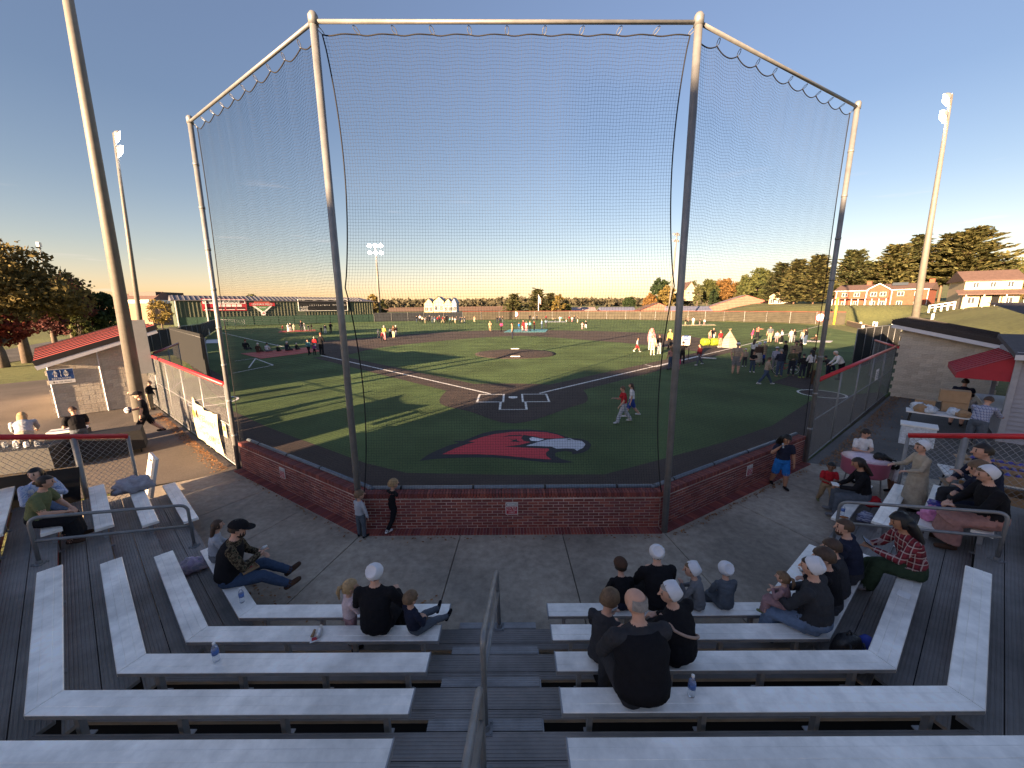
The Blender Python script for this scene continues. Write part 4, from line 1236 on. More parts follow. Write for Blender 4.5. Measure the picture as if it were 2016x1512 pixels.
# brick dormitory
HA, HB = at_y(1640, 606, 120), at_y(1824, 600, 104)
hd = Vector((HB.x - HA.x, HB.y - HA.y, 0)); HL = hd.length; hang = math.atan2(hd.y, hd.x)
hz = 3.9
bh = empty('brick_house', (HA.x, HA.y, hz), hang, 'long two storey red brick house with porch under the pines', 'house')
fix_normals(MB().box((0, 0, -2), (HL, 11, 5.0)).build('wall', M_BRK, bh))
mb = MB(); gable(mb, 0, HL, 0, 11, 5.0, 1.7); rf = fix_normals(mb.build('roof', M_SHING, bh))
for x in (HL * .3, HL * .95): MB().box((x, 5, 5.8), (x + 1.0, 6, 7.6)).build('chimney', M_BRK, rf)
gx0, gx1 = HL * .40, HL * .62
vplate([(gx0, 0), (gx1, 0), (gx1, 5.0), ((gx0 + gx1) / 2, 6.6), (gx0, 5.0)], -1.2, .5, 'gable_front', M_BRK, bh)
mb = MB(); gable(mb, gx0, gx1, -1.2, 5, 5.0, 1.6, .35, 'y'); fix_normals(mb.build('gable_roof', M_SHING, bh))
for a, b in (((gx0 - .3, -1.6, 4.95), ((gx0 + gx1) / 2, -1.6, 6.6)), (((gx0 + gx1) / 2, -1.6, 6.6), (gx1 + .3, -1.6, 4.95)), ((0, -.45, 4.8), (gx0, -.45, 4.8)), ((gx1, -.45, 4.8), (HL, -.45, 4.8))):
    MB().bar(a, b, .12, .2).build('eave_board', M_WHITE, bh)
for i, x in enumerate((.12, .26, .46, .56, .73, .90)):
    yy = -1.2 if .40 < x < .62 else 0
    window(bh, x * HL, 3.2, 1.2, 1.0, yy - .01); window(bh, x * HL, .7, 1.0, 1.0, yy - .01)
MB().box((0, -2.0, 2.45), (HL * .62, 0, 2.65)).build('porch_roof', M_SHING, bh)
for k in range(9): MB().box((k * HL * .62 / 8.2, -1.95, 0), (k * HL * .62 / 8.2 + .15, -1.8, 2.45)).build('porch_post', M_WHITE, bh)
for x in (.02, .38, .64, .995): MB().box((x * HL - .06, -.2 - (1.3 if .3 < x < .6 else 0), 0), (x * HL + .06, -.08, 4.8)).build('downspout', M_WHITE, bh)
sk = MB(); sk.box((0, 0, 0), (3.2, .1, .8)); sk.xform(Matrix.Rotation(R(-16), 4, 'X')); sk.build('solar_panel', M_GLASS, bh, loc=(HL * .6, 3.0, 6.1))
# tan house
TA, TB = at_y(1890, 606, 78), at_y(2004, 599, 74)
hd = Vector((TB.x - TA.x, TB.y - TA.y, 0)); TL = hd.length; tang = math.atan2(hd.y, hd.x)
th_ = empty('tan_house', (TA.x, TA.y, 4.1), tang, 'tan two storey house with dark roof and covered porch at right', 'house')
fix_normals(MB().box((0, 0, -1.5), (TL, 8, 5.2)).build('wall', M_CREAM, th_))
mb = MB(); gable(mb, 0, TL, 0, 8, 5.2, 1.9); fix_normals(mb.build('roof', M_SHING, th_))
mb = MB(); mb.add([(-1.2, -2.0, 2.45), (TL + .3, -2.0, 2.45), (TL + .3, .02, 3.3), (-1.2, .02, 3.3), (-1.2, -2, 2.3), (TL + .3, -2, 2.3)], [(0, 1, 2, 3), (4, 5, 1, 0)]); mb.build('porch_roof', M_SHING, th_)
for x in (.2, .5, .8): window(th_, x * TL, 3.75, .7, .95, -.01)
for x in (.17, .83): window(th_, x * TL, .7, .9, 1.1, -.01)
MB().box((TL * .04, -.05, 0), (TL * .11, .02, 2.0)).build('door', M_TRIM, th_)
MB().box((TL * .32, -.03, 0), (TL * .66, .03, 2.2)).build('porch_shade_panel', M_DARK, th_)  # solid panel, the shade of the recess is in its colour
MB().box((TL * .34, -.12, 0), (TL * .52, -.04, 2.0)).build('porch_panel', M_CREAM, th_)
for x in (-.02, .3, .68, .99): MB().box((x * TL, -1.95, -.6), (x * TL + .14, -1.8, 2.35)).build('porch_post', M_WHITE, th_)
mb = MB(); mb.bar((TL * .52, -1.9, .75), (TL * .99, -1.9, .75), .07, .07)
for k in range(9): mb.bar((TL * (.52 + .058 * k), -1.9, 0), (TL * (.52 + .058 * k), -1.9, .75), .05, .05)
mb.build('porch_rail', M_WHITE, th_)
# white posts along the bank
for i, (u, v, hpx) in enumerate([(1698, 620, 8), (1724, 622, 10), (1731, 611, 7), (1764, 606, 8), (1779, 611, 5), (1795, 608, 7), (1840, 612, 13), (1705, 612, 6)]):
    p = at_y(u, v - hpx * .5, 84 - 2 * i); g = land(p.x, p.y) * smooth01((p.x - 38) / 25)
    tag(MB().box((-.13, -.13, -.3), (.13, .13, 1.0)).build('marker_post', M_WHITE, None, loc=(p.x, p.y, g)), 'short white post standing on the sunlit grassy bank', 'post', 'white posts along the grassy bank')
sf = empty('rail_fence', (0, 0, 0), 0, 'white two rail fence on the bank beside the tan house', 'fence')
pa, pb2 = at_y(1830, 604, 78), at_y(1880, 597, 76)
for k in range(5):
    p = pa.lerp(pb2, k / 4); MB().box((-.1, -.1, -1.2), (.1, .1, .35)).build('post', M_WHITE, sf, loc=p)
MB().bar(pa + Vector((0, 0, .25)), pb2 + Vector((0, 0, .25)), .08, .16).build('rail', M_WHITE, sf)
MB().bar(pa + Vector((0, 0, -.25)), pb2 + Vector((0, 0, -.25)), .08, .14).build('rail', M_WHITE, sf)
# distant barns, sheds and the school
def shed(name, label, A, B, dep, h, rise, mw, mr, along='x', z=0, wins=0, cat='building'):
    A, B = Vector(A), Vector(B); d = Vector((B.x - A.x, B.y - A.y, 0)); L = d.length
    o = empty(name, (A.x, A.y, z), math.atan2(d.y, d.x), label, cat)
    fix_normals(MB().box((0, 0, -1), (L, dep, h)).build('wall', mw, o))
    mb = MB(); gable(mb, 0, L, 0, dep, h, rise, .5, along)
    fix_normals(mb.build('roof', mr, o))
    if along == 'y':
        vplate([(0, h), (L, h), (L / 2, h + rise * .95)], -.02, .3, 'gable_end', mw, o)
    for k in range(wins): window(o, (k + .5) * L / wins, h * .45, 1.2, h * .3, -.01)
    return o
M_PINKR = mat('pale_metal_roof', (.36, .27, .26), .5, .1, .1, .5)
M_BLUER = mat('blue_grey_roof', (.17, .18, .25), .5, .1, .1, .5)
M_BARN = mat('red_brown_wall', (.30, .12, .09), .8, 0, .15, 1)
shed('barn', 'long barn with pale gabled metal roof behind right field', at_y(1395, 615, 175), at_y(1545, 612, 165), 16, 4.2, 5.2, M_BARN, M_PINKR, 'y')
shed('barn', 'low barn with blue grey roof behind right centre field', at_y(1320, 612, 165), at_y(1400, 610, 165), 8, 2.9, 1.7, M_BARN, M_BLUER)
shed('barn', 'long low shed with blue roof behind centre field fence', at_y(1185, 612, 185), at_y(1250, 612, 185), 8, 3.0, 1.4, M_BARN, M_BLUER)
shed('barn', 'low shed with pale pink roof behind centre field fence', at_y(1120, 612, 182), at_y(1172, 612, 182), 8, 3.0, 1.4, M_BARN, M_PINKR)
shed('house', 'small red roofed house behind the right centre fence', at_y(1262, 612, 170), at_y(1330, 611, 170), 9, 3.0, 3.2, M_BARN, M_SHING, 'y', cat='house')
shed('house', 'small cream cottage on the rise among the trees', at_y(1350, 584, 215), at_y(1368, 583, 215), 8, 5.2, 4.0, M_CREAM, M_SHING, 'y', 8.5, 2, cat='house')
shed('house', 'cream house half hidden by pines behind right field', at_y(1512, 606, 150), at_y(1556, 604, 145), 8, 4.6, 2.6, M_CREAM, M_SHING, 'y', 3.5, 3, cat='house')
M_YEL = mat('pale_yellow_siding', (.62, .50, .26), .8, 0, .06, 1); M_BLUEW = mat('pale_blue_siding', (.30, .36, .46), .8)
for i, (u0, u1, lab, m, hh) in enumerate(((836, 853, 'narrow pale yellow townhouse with gable, left of three', M_YEL, 6.4), (854, 875, 'tall pale yellow townhouse with gable, middle of three', M_YEL, 7.2), (875, 890, 'pale yellow townhouse wing beside the tall gable', M_YEL, 6.4), (889, 899, 'narrow pale blue townhouse at the right end of the row', M_BLUEW, 6.6))):
    shed('townhouse', lab, at_y(u0, 622, 185), at_y(u1, 622, 185), 9, hh, 2.6, m, M_BLUER, 'y', 0, 2, cat='house')
# school wings far left
M_SCHB = mat('school_brick', (.30, .19, .13), .9, 0, .1, 1); M_SCHG = mat('school_grey', (.20, .20, .22), .8, 0, .1, 1)
sch = empty('school_building', (0, 0, 0), 0, 'low brick and grey school building with white eaves at far left', 'building')
a, b = at_y(196, 628, 112), at_y(300, 628, 112)
MB().box((a.x, 112, -1), (b.x, 135, 6.2)).build('brick_wing', M_SCHB, sch)
MB().box((a.x - .5, 111.4, 6.2), (b.x + .5, 136, 7.1)).build('white_eave', M_WHITE, sch)
a2, b2_ = at_y(272, 630, 128), at_y(352, 630, 140)
MB().box((a2.x, 128, -1), (b2_.x, 150, 7.6)).build('grey_wing', M_SCHG, sch)
MB().box((a.x + 4, 118, 7.1), (a.x + 12, 128, 9.6)).build('roof_unit', M_FASCIA, sch)
for k in range(3): MB().box((a2.x + 2 + k * 5, 127.6, .3), (a2.x + 3.6 + k * 5, 128.1, 4.6)).build('pilaster', M_TRIM, sch)
mb = MB(); gable(mb, b.x - 12, b.x - 3, 116, 124, 7.1, 2.6, .3, 'x'); fix_normals(mb.build('roof_gable', M_SHING, sch))
# radio mast
mp = at_y(95, 560, 300); mt = at_y(82, 476, 300)
ms = empty('radio_mast', (mp.x, 300, 0), 0, 'thin lattice radio mast on the skyline at left', 'mast')
for k, (dx, dy) in enumerate(((-.6, -.4), (.6, -.4), (0, .6))): MB().bar((dx, dy, 0), (dx * .7, dy * .7, mt.z), .22, .22).build('mast_leg', M_STEEL, ms)
mb = MB()
for k in range(30):
    z = mt.z * k / 30; mb.bar((-.6, -.4, z), (.6, -.4, z + mt.z / 60), .12, .12); mb.bar((.6, -.4, z + mt.z / 60), (0, .6, z + mt.z / 30), .12, .12)
mb.build('lattice', M_STEEL, ms)
MB().cbox((0, 0, mt.z - 2), (1.9, 1.9, 3.2)).build('antenna', M_WHITE, ms)
# flag pole
p = at_y(1060, 620, 158); q = at_y(1060, 580, 158)
fl = empty('flag_pole', (p.x, 158, 0), 0, 'flag pole with limp flag beyond centre field', 'flag pole')
MB().tube([(0, 0, 0), (0, 0, q.z)], .12, 6).build('pole', M_WHITE, fl)
vplate([(.1, q.z - .3), (1.0, q.z - 1.6), (.9, q.z - 4.0), (.1, q.z - 3.0)], -.05, .05, 'flag', mat('flag_cloth', (.45, .30, .30), .9, 0, .4, 2), fl)

# ------------------------------------------------------------------ concession stand at right
cs = empty('concession_stand', (16.35, 12.3, 0), R(-45), 'grey sided concession stand with red awning at right edge', 'building')
M_LAP = mat('grey_lap_siding', (.31, .31, .35), .75, 0, .08, 4)
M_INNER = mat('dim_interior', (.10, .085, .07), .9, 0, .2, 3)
# local frame: x to the right, y away; the serving front faces left (-x)
fix_normals(MB().box((0, -.0, 0), (6, .12, 3.0)).build('wall', M_LAP, cs))           # side towards camera
for k in range(20):
    MB().add([(0.05, -.0, k * .15), (6, 0, k * .15), (6, -.035, k * .15), (.05, -.035, k * .15), (.05, -.006, k * .15 + .15), (6, -.006, k * .15 + .15)], [(2, 3, 4, 5), (0, 1, 2, 3)]).build('siding_board', M_LAP, cs)
fix_normals(MB().box((-.06, -.06, 0), (.08, .14, 3.0)).build('corner_board', mat('grey_corner_trim', (.36, .36, .39), .7), cs))
fix_normals(MB().box((0, .14, 0), (.12, 3.6, 1.0)).build('counter_wall', M_LAP, cs))
fix_normals(MB().box((0, .14, 2.25), (.12, 3.6, 3.0)).build('header_wall', M_LAP, cs))
fix_normals(MB().box((0, 3.6, 0), (.12, 3.7, 3.0)).build('end_wall', M_LAP, cs))
fix_normals(MB().box((-.35, .2, .98), (.4, 3.5, 1.03)).build('serving_counter', M_TRIM, cs))
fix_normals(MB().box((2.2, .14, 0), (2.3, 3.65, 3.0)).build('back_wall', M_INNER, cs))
fix_normals(MB().box((-.03, .14, 1.03), (.06, .26, 2.25)).build('window_jamb', M_WHITE, cs))
mb = MB(); mb.add([(-.12, -.4, 2.95), (6.3, -.4, 2.95), (6.3, 3.7, 3.4), (-.12, 3.7, 3.4), (-.12, -.4, 2.8), (6.3, -.4, 2.8), (6.3, 3.7, 3.25), (-.12, 3.7, 3.25)], [(0, 1, 2, 3), (4, 5, 1, 0), (0, 3, 7, 4), (2, 6, 7, 3), (1, 5, 6, 2), (4, 7, 6, 5)])
fix_normals(mb.build('roof', M_ROOFD, cs))
MB().box((-.14, -.43, 2.78), (6.3, -.40, 2.94)).build('fascia', M_TRIM, cs)
M_AWN = mat('red_awning', (.36, .025, .04), .7, 0, .12, 3, .1, 20)
mb = MB(); mb.add([(-.02, .0, 2.85), (-.02, 3.5, 2.85), (-1.25, 3.5, 2.18), (-1.25, .0, 2.18), (-1.25, .0, 2.02), (-1.25, 3.5, 2.02), (-.02, 0, 2.02), (-.02, 3.5, 2.02)], [(0, 1, 2, 3), (3, 2, 5, 4), (0, 3, 4, 6), (1, 7, 5, 2)])
aw = fix_normals(mb.build('awning', M_AWN, cs))
for k in range(8):
    y = .02 + k * .495
    MB().bar((-.03, y, 2.865), (-1.25, y, 2.195), .03, .03).build('awning_seam', mat('awning_seam_red', (.28, .02, .03), .7), aw)
# corrugated annex behind
an = empty('metal_annex', (21.6, 14.6, 0), 0, 'white corrugated metal shed behind the concession stand', 'shed')
for k in range(18):
    MB().box((0, .02 * 0, .2 + k * .18), (3.5, .05 + .04 * (k % 2), .2 + k * .18 + .17)).build('corrugation', M_TRIM, an)
mb = MB(); mb.add([(-.3, -.2, 3.45), (3.8, -.2, 3.45), (3.8, 3, 4.6), (-.3, 3, 4.6), (-.3, -.2, 3.35), (3.8, -.2, 3.35)], [(0, 1, 2, 3), (4, 5, 1, 0)]); mb.build('roof', M_ROOFD, an)

# ------------------------------------------------------------------ fences closing the bleacher wings
def wing_fence(label, side, screen):
    n = Vector((math.sin(AL), math.cos(AL), 0)) if side < 0 else Vector((-math.sin(AR), math.cos(AR), 0))
    e = wing_pt(side, seat_y(1), SEC2_1 + .12)
    p0 = e - n * .62; p1 = e - n * 4.2
    root = empty('chain_link_fence', p0, 0, label, 'fence', 'red capped fences closing the bleacher ends')
    q1 = p1 - p0; H0, H1 = 1.72, 2.62
    MB().tube([Vector((0, 0, H0)), q1 + Vector((0, 0, H1))], .055, 12).build('red_rail_cap', M_RED, root, True)
    for t in (0, .22, .62, 1.0):
        b = q1 * t; MB().tube([b, b + Vector((0, 0, H0 + (H1 - H0) * t))], .032 + (.02 if t == .22 else 0), 10).build('post', M_STEEL, root, True)
    mb = wires((0, 0, 0), q1, .15, H0 - .05, .075, .0035)
    L_ = q1.length; qd = q1.normalized()
    mb.v = [(x, y, z * (1 + (H1 / H0 - 1) * (Vector((x, y, 0)).dot(qd) / L_))) for x, y, z in mb.v]
    mb.build('chain_link', M_WIRE, root)
    if screen:
        a = q1 * .24; nn = q1.normalized().cross(Vector((0, 0, 1))) * .05 * -1
        MB().bar(a + nn + Vector((0, 0, .75)), q1 + nn + Vector((0, 0, 1.05)), .008, 1.05).build('black_tarp', M_BLACK, root)
    return root
wing_fence('red capped chain link fence closing the left bleacher wing with black tarp', -1, True)
wing_fence('red capped chain link fence closing the right bleacher wing', 1, False)

# ------------------------------------------------------------------ trees
M_BARK = mat('grey_bark', (.13, .10, .08), .95, 0, .3, 6, .5, 20)
M_BARKP = mat('pine_bark', (.20, .125, .085), .95, 0, .3, 6, .5, 20)
def leaf_quads(mb, c, spread, n, size, r, flat=1.0, up=0.0):
    for _ in range(n):
        while True:
            p = Vector((r.uniform(-1, 1), r.uniform(-1, 1), r.uniform(-1, 1)))
            if p.length < 1: break
        p = Vector((c[0] + p.x * spread[0], c[1] + p.y * spread[1], c[2] + p.z * spread[2]))
        a = Vector((r.gauss(0, 1), r.gauss(0, 1), r.gauss(0, 1) * flat)).normalized()
        b = a.cross(Vector((r.gauss(0, 1), r.gauss(0, 1), r.gauss(0, 1)))).normalized()
        s = size * r.uniform(.6, 1.35)
        a, b = a * s, b * s * .7
        n0 = len(mb.v)
        mb.v += [tuple(p - a), tuple(p + b * .8), tuple(p + a), tuple(p - b * .8)]
        mb.f.append((n0, n0 + 1, n0 + 2, n0 + 3)); mb.m.append(0)
def broadleaf(name, label, base, h, rx, crown_z, crown_h, mat_, n_cl, per, leaf, seed, group=None, trunk=.22, off=(0, 0)):
    r = random.Random(seed)
    o = empty(name, base, 0, label, 'tree', group)
    tr = MB(); top = Vector((off[0] * .5, off[1] * .5, crown_z))
    tr.tube([(0, 0, -.3), (0, 0, crown_z * .4), top, top + Vector((0, 0, crown_h * .3))], [trunk * 1.25, trunk, trunk * .6, trunk * .2], 8)
    cl = []
    for k in range(n_cl):
        while True:
            p = Vector((r.uniform(-1, 1), r.uniform(-1, 1), r.uniform(-1, 1)))
            if .45 < p.length < 1: break
        p *= .8 + .25 * r.random()
        q = Vector((off[0] + p.x * rx * (1 - .25 * max(0, p.z)), off[1] + p.y * rx * (1 - .25 * max(0, p.z)), crown_z + crown_h * .5 * (p.z + .12)))
        cl.append(q)
    for q in cl[::max(1, len(cl) // 9)]:
        tr.tube([Vector((0, 0, crown_z * .55)), Vector((q.x * .45, q.y * .45, (crown_z * .6 + q.z) / 2)), q * 1.0], [trunk * .4, trunk * .22, .03], 5)
    tr.build('trunk', M_BARK, o, True)
    mb = MB(); s = rx * .26
    for q in cl:
        k = r.uniform(.65, 1.3)
        leaf_quads(mb, q, (s * k, s * k, s * k * .75), per, leaf, r)
    mb.build('crown', mat_, o)
    return o
def pine(name, label, base, h, rx, mat_, seed, group=None, bare=.25, wind=0.0, dens=1.0, leaf=.42):
    r = random.Random(seed)
    o = empty(name, base, 0, label, 'tree', group)
    tr = MB(); tr.tube([(0, 0, -.5), (0, 0, h * .5), (0, 0, h * .97)], [h * .018, h * .012, .03], 8)
    mb = MB(); z = h * bare
    while z < h * .985:
        f = (z / h - bare) / (1 - bare)
        ln = rx * (1.0 - .75 * max(0, f - .25) / .75) * (.55 + .45 * min(1, f / .15)) 
        nb = max(3, int(6 * dens))
        a0 = r.uniform(0, 6.28)
        for k in range(nb):
            a = a0 + 6.283 * k / nb + r.uniform(-.35, .35); L = ln * r.uniform(.55, 1.18)
            d = Vector((math.cos(a), math.sin(a), 0)); L *= 1 + wind * d.x
            rise = r.uniform(.02, .22) + .25 * f
            tip = Vector((d.x * L, d.y * L, z + L * rise))
            tr.tube([Vector((0, 0, z)), tip * .6 + Vector((0, 0, z * .4 - .15)), tip], [.07, .045, .02], 4, cap=False)
            m = int(13 * dens * max(.5, L / 3.0))
            for q in range(m):
                t = r.uniform(.25, 1.05)
                p = Vector((d.x * L * t, d.y * L * t, z + L * rise * t)) + Vector((r.gauss(0, .28), r.gauss(0, .28), r.gauss(0, .10)))
                s = leaf * r.uniform(.6, 1.3)
                dd = (d + Vector((r.gauss(0, .5), r.gauss(0, .5), r.uniform(-.1, .45)))).normalized() * s
                ss = dd.cross(Vector((r.gauss(0, .4), r.gauss(0, .4), 1))).normalized() * s * .5
                n0 = len(mb.v)
                mb.v += [tuple(p - dd * .5 ), tuple(p + ss), tuple(p + dd), tuple(p - ss)]
                mb.f.append((n0, n0 + 1, n0 + 2, n0 + 3)); mb.m.append(0)
        z += h * .034 * r.uniform(.8, 1.25)
    tr.build('trunk', M_BARKP, o, True)
    mb.build('crown', mat_, o)
    return o
F_BRN = foliage_mat('leaves_bronze', (.075, .065, .024), (.21, .16, .06))
F_RED = foliage_mat('leaves_red', (.10, .018, .016), (.26, .06, .035))
F_MAR = foliage_mat('leaves_maroon', (.045, .018, .02), (.12, .042, .036))
F_DKG = foliage_mat('leaves_dark_green', (.018, .035, .016), (.05, .075, .028))
F_GRN = foliage_mat('leaves_olive_green', (.045, .06, .018), (.12, .125, .04))
F_GLD = foliage_mat('leaves_gold', (.12, .095, .025), (.26, .19, .06))
F_ORG = foliage_mat('leaves_orange', (.14, .08, .025), (.27, .15, .05))
F_PIN = foliage_mat('needles', (.07, .078, .03), (.20, .18, .07), .2)
F_PIN2 = foliage_mat('needles_green', (.055, .07, .03), (.16, .155, .065), .2)
TL = 'trees by the parking road'
p = at(55, 713); broadleaf('maple_tree', 'large bronze leaved maple at the left edge', p, 10, 5.4, 5.9, 7.2, F_BRN, 115, 120, .2, 1, TL, .3, (-1.6, 0))
p = at(8, 722); broadleaf('maple_tree', 'small red maple at the left picture edge', p, 5, 2.3, 2.9, 3.4, F_RED, 34, 90, .17, 2, TL, .3, (-.8, 0))
p = at_y(112, 690, 44); broadleaf('maple_tree', 'dark maroon maple behind the bronze one', (p.x, 44, 0), 8, 3.4, 4.6, 6.6, F_MAR, 55, 90, .22, 3, TL)
p = at_y(150, 690, 48); broadleaf('maple_tree', 'tall maroon tree in the middle of the left clump', (p.x, 48, 0), 8, 3.2, 4.8, 6.6, F_MAR, 52, 90, .22, 4, TL)
p = at_y(192, 690, 50); broadleaf('maple_tree', 'dark green tree at the right of the left clump', (p.x, 50, 0), 8, 3.6, 3.9, 6.0, F_DKG, 60, 95, .22, 5, TL)
p = at_y(163, 680, 42); broadleaf('maple_tree', 'slim yellow green sapling lit by the sun in the left clump', (p.x, 42, 0), 6, 1.0, 2.9, 4.2, F_GRN, 22, 70, .16, 6, TL, .1)
p = at_y(222, 690, 56); broadleaf('bush', 'low dark green bush beside the school wall', (p.x, 56, 0), 4, 2.4, 1.8, 3.4, F_DKG, 26, 80, .22, 7, TL, .1)
p = at_y(319, 640, 88); broadleaf('maple_tree', 'thin tan leaved tree left of the green building', (p.x, 88, 0), 7, 2.6, 3.8, 6.0, F_GLD, 36, 40, .22, 8, None, .14)
p = at_y(340, 635, 104); broadleaf('maple_tree', 'olive tree tucked behind the green building corner', (p.x, 112, 0), 8, 3.0, 4.4, 7.5, F_GRN, 36, 50, .28, 9)
p = at_y(492, 600, 150); broadleaf('maple_tree', 'tree top peeking over the green building roof', (p.x, 150, 0), 9, 4.2, 7.0, 6.0, F_GRN, 36, 50, .35, 10)
p = at_y(738, 630, 150); broadleaf('maple_tree', 'gold brown tree at the right end of the green building', (p.x, 150, 0), 9, 2.6, 5.2, 8.6, F_GLD, 40, 50, .32, 11)
p = at_y(754, 630, 156); broadleaf('maple_tree', 'olive tree beside the distant light pole', (p.x, 156, 0), 8, 2.8, 3.8, 6.2, F_GRN, 36, 50, .32, 12)
CG = 'trees beyond centre field'
for i, (u, y, h, rx, m, lab) in enumerate(((1012, 168, 10.0, 4.6, F_PIN2, 'dark green conifer at the left of the centre field clump'), (1058, 172, 12.0, 5.6, F_PIN2, 'tallest dark conifer in the middle of the centre field clump'), (1084, 168, 10.0, 3.6, F_PIN2, 'conifer behind the flag pole beyond centre field'))):
    p = at_y(u, 620, y); pine('conifer_tree', lab, (p.x, y, 0), h, rx, m, 20 + i, CG, .04, 0, 1.3, .8)
p = at_y(1099, 620, 165); broadleaf('maple_tree', 'golden tree at the right of the centre field clump', (p.x, 165, 0), 9, 3.2, 5.0, 8.6, F_GLD, 40, 55, .34, 25, CG)
p = at_y(1113, 620, 172); broadleaf('maple_tree', 'olive brown tree right of the golden one', (p.x, 172, 0), 7, 2.6, 3.6, 6.2, F_GRN, 34, 50, .34, 26, CG)
RG = 'trees on the rise behind right field'
for i, (u, vt, vb, y, wpx, m, lab) in enumerate((
    (1298, 546, 606, 205, 34, F_DKG, 'tall dark round tree on the skyline right of centre'), (1311, 563, 608, 190, 30, F_GLD, 'golden tree below the tall dark one'),
    (1278, 578, 612, 180, 24, F_ORG, 'small russet tree behind the right centre fence'), (1238, 585, 607, 230, 22, F_DKG, 'small dark tree on the far slope'),
    (1360, 552, 600, 225, 22, F_GRN, 'narrow olive tree beside the cream cottage'), (1372, 560, 602, 205, 16, F_PIN2, 'small dark evergreen right of the cottage'),
    (1392, 552, 598, 215, 34, F_GRN, 'round olive tree on the rise'), (1424, 550, 598, 215, 36, F_ORG, 'orange autumn tree on the rise'),
    (1402, 570, 605, 195, 16, F_DKG, 'small dark tree in front of the orange one'), (1450, 556, 600, 215, 26, F_BRN, 'brown tree between the orange and the large olive one'),
    (1485, 535, 606, 185, 60, F_GRN, 'large spreading olive tree left of the pines'), (1960, 512, 592, 118, 62, F_GRN, 'round hazy green tree behind the tan house'),
    (1412, 556, 604, 230, 40, F_GRN, 'olive tree filling the wood behind the orange one'), (1465, 550, 604, 225, 44, F_GRN, 'broad olive tree behind the brown one'), (1514, 540, 606, 190, 44, F_GRN, 'olive tree between the spreading tree and the pines'), (1340, 568, 604, 235, 30, F_GRN, 'olive tree behind the net post on the rise'),
    (2016, 520, 600, 82, 26, F_BRN, 'brown leaved tree cut by the right picture edge'))):
    p, q = at_y(u, vb, y), at_y(u, vt, y); hh = q.z - p.z + 1.5; g = p.z - 1.5
    rx = wpx / 757 * y * .56
    broadleaf('broadleaf_tree', lab, (p.x, y, g), hh, rx, hh * .55, hh * .86, m, 80, 60, max(.3, rx * .085), 40 + i, RG, .25)
PG = 'tall white pines above the brick house'
for i, (u, vt, y, rxp, bare, wd, lab) in enumerate((
    (1532, 520, 150, 30, .10, 0, 'shorter pine at the left end of the pine row'), (1562, 512, 140, 26, .10, 0, 'second pine from the left in the row'),
    (1600, 505, 135, 34, .08, 0, 'dense pine just left of the right net post'), (1668, 492, 140, 38, .08, 0, 'broad green pine right of the net post'),
    (1706, 515, 150, 26, .3, 0, 'thin half bare pine behind the brick house'), (1748, 482, 128, 40, .12, 0, 'pine rising left of the tan light pole'),
    (1790, 464, 128, 36, .15, 0, 'tall pine right behind the tan light pole'), (1846, 462, 118, 40, .30, .15, 'pine with bare trunk right of the light pole'),
    (1888, 450, 112, 52, .26, .28, 'tallest windswept pine at the right end of the row'), (1725, 520, 160, 30, .1, 0, 'short pine filling the gap behind the house roof'))):
    p = at_y(u, 598, y); q = at_y(u, vt, y); g = 4.6
    pine('pine_tree', lab, (p.x, y, g), q.z - g, rxp / 757 * y * 1.02, F_PIN if i % 3 else F_PIN2, 70 + i, PG, bare, wd, 2.1, .78)
# wooded ridge on the horizon: one far mass
r = random.Random(99); mb = MB()
for k in range(5200):
    a = r.uniform(-1.0, .95); rr = r.uniform(560, 800); x, y = rr * math.sin(a), rr * math.cos(a)
    g = far_land(x, y); hh = 6 + 7 * mnoise.noise(Vector((x * .008, y * .008, 0))) + 4 * r.random()
    leaf_quads(mb, (x, y, g + hh * r.uniform(.1, 1)), (5, 5, 2), 3, 3.4, r)
fw_ = mb.build('far_woods', foliage_mat('far_leaves', (.045, .045, .03), (.10, .085, .05), .05)); fw_['kind'] = 'stuff'
fw_['label'] = 'wooded ridge along the horizon'
# ploughed strip below the ridge
mb = MB(); N = 40
for j, rr in enumerate((400, 470, 540)):
    for k in range(N + 1):
        a = -.42 + .44 * k / N; x, y = rr * math.sin(a), rr * math.cos(a); mb.v.append((x, y, far_land(x, y) + .5 + j * .6))
for j in range(2):
    for k in range(N): mb.f.append((j * (N + 1) + k, j * (N + 1) + k + 1, (j + 1) * (N + 1) + k + 1, (j + 1) * (N + 1) + k)); mb.m.append(0)
struct('crop_field', mb, mat('stubble', (.24, .135, .075), .95, 0, .2, .02, coord='World'))
# fallen leaves along the fences
M_DRY = foliage_mat('dry_leaves', (.16, .065, .03), (.36, .19, .08), .1)
r = random.Random(5); mb = MB()
def litter(a, b, n, w, side):
    a, b = Vector(a), Vector(b); d = (b - a).normalized(); nn = Vector((d.y, -d.x, 0)) * side
    for _ in range(n):
        t = r.random(); p = a.lerp(b, t) + nn * abs(r.gauss(0, w)) + Vector((0, 0, .01 + .025 * r.random()))
        s = r.uniform(.018, .04); q = Vector((r.gauss(0, 1), r.gauss(0, 1), r.gauss(0, .35))).normalized() * s; u = q.cross(Vector((0, 0, 1))).normalized() * s * .6
        n0 = len(mb.v); mb.v += [tuple(p - q), tuple(p + u), tuple(p + q), tuple(p - u)]; mb.f.append((n0, n0 + 1, n0 + 2, n0 + 3)); mb.m.append(0)
litter((-8.1, 10.3, 0), (-15.5, 16.4, 0), 1500, .16, -1)
litter((8.8, 10.4, 0), (19.2, 18.9, 0), 2400, .32, 1)
litter((-3, 6.9, 0), (3, 6.95, 0), 60, .06, 1); litter((-7.2, 9.7, 0), (-3.2, 7.0, 0), 60, .06, 1); litter((3.2, 7.0, 0), (8.2, 10.1, 0), 160, .07, 1)
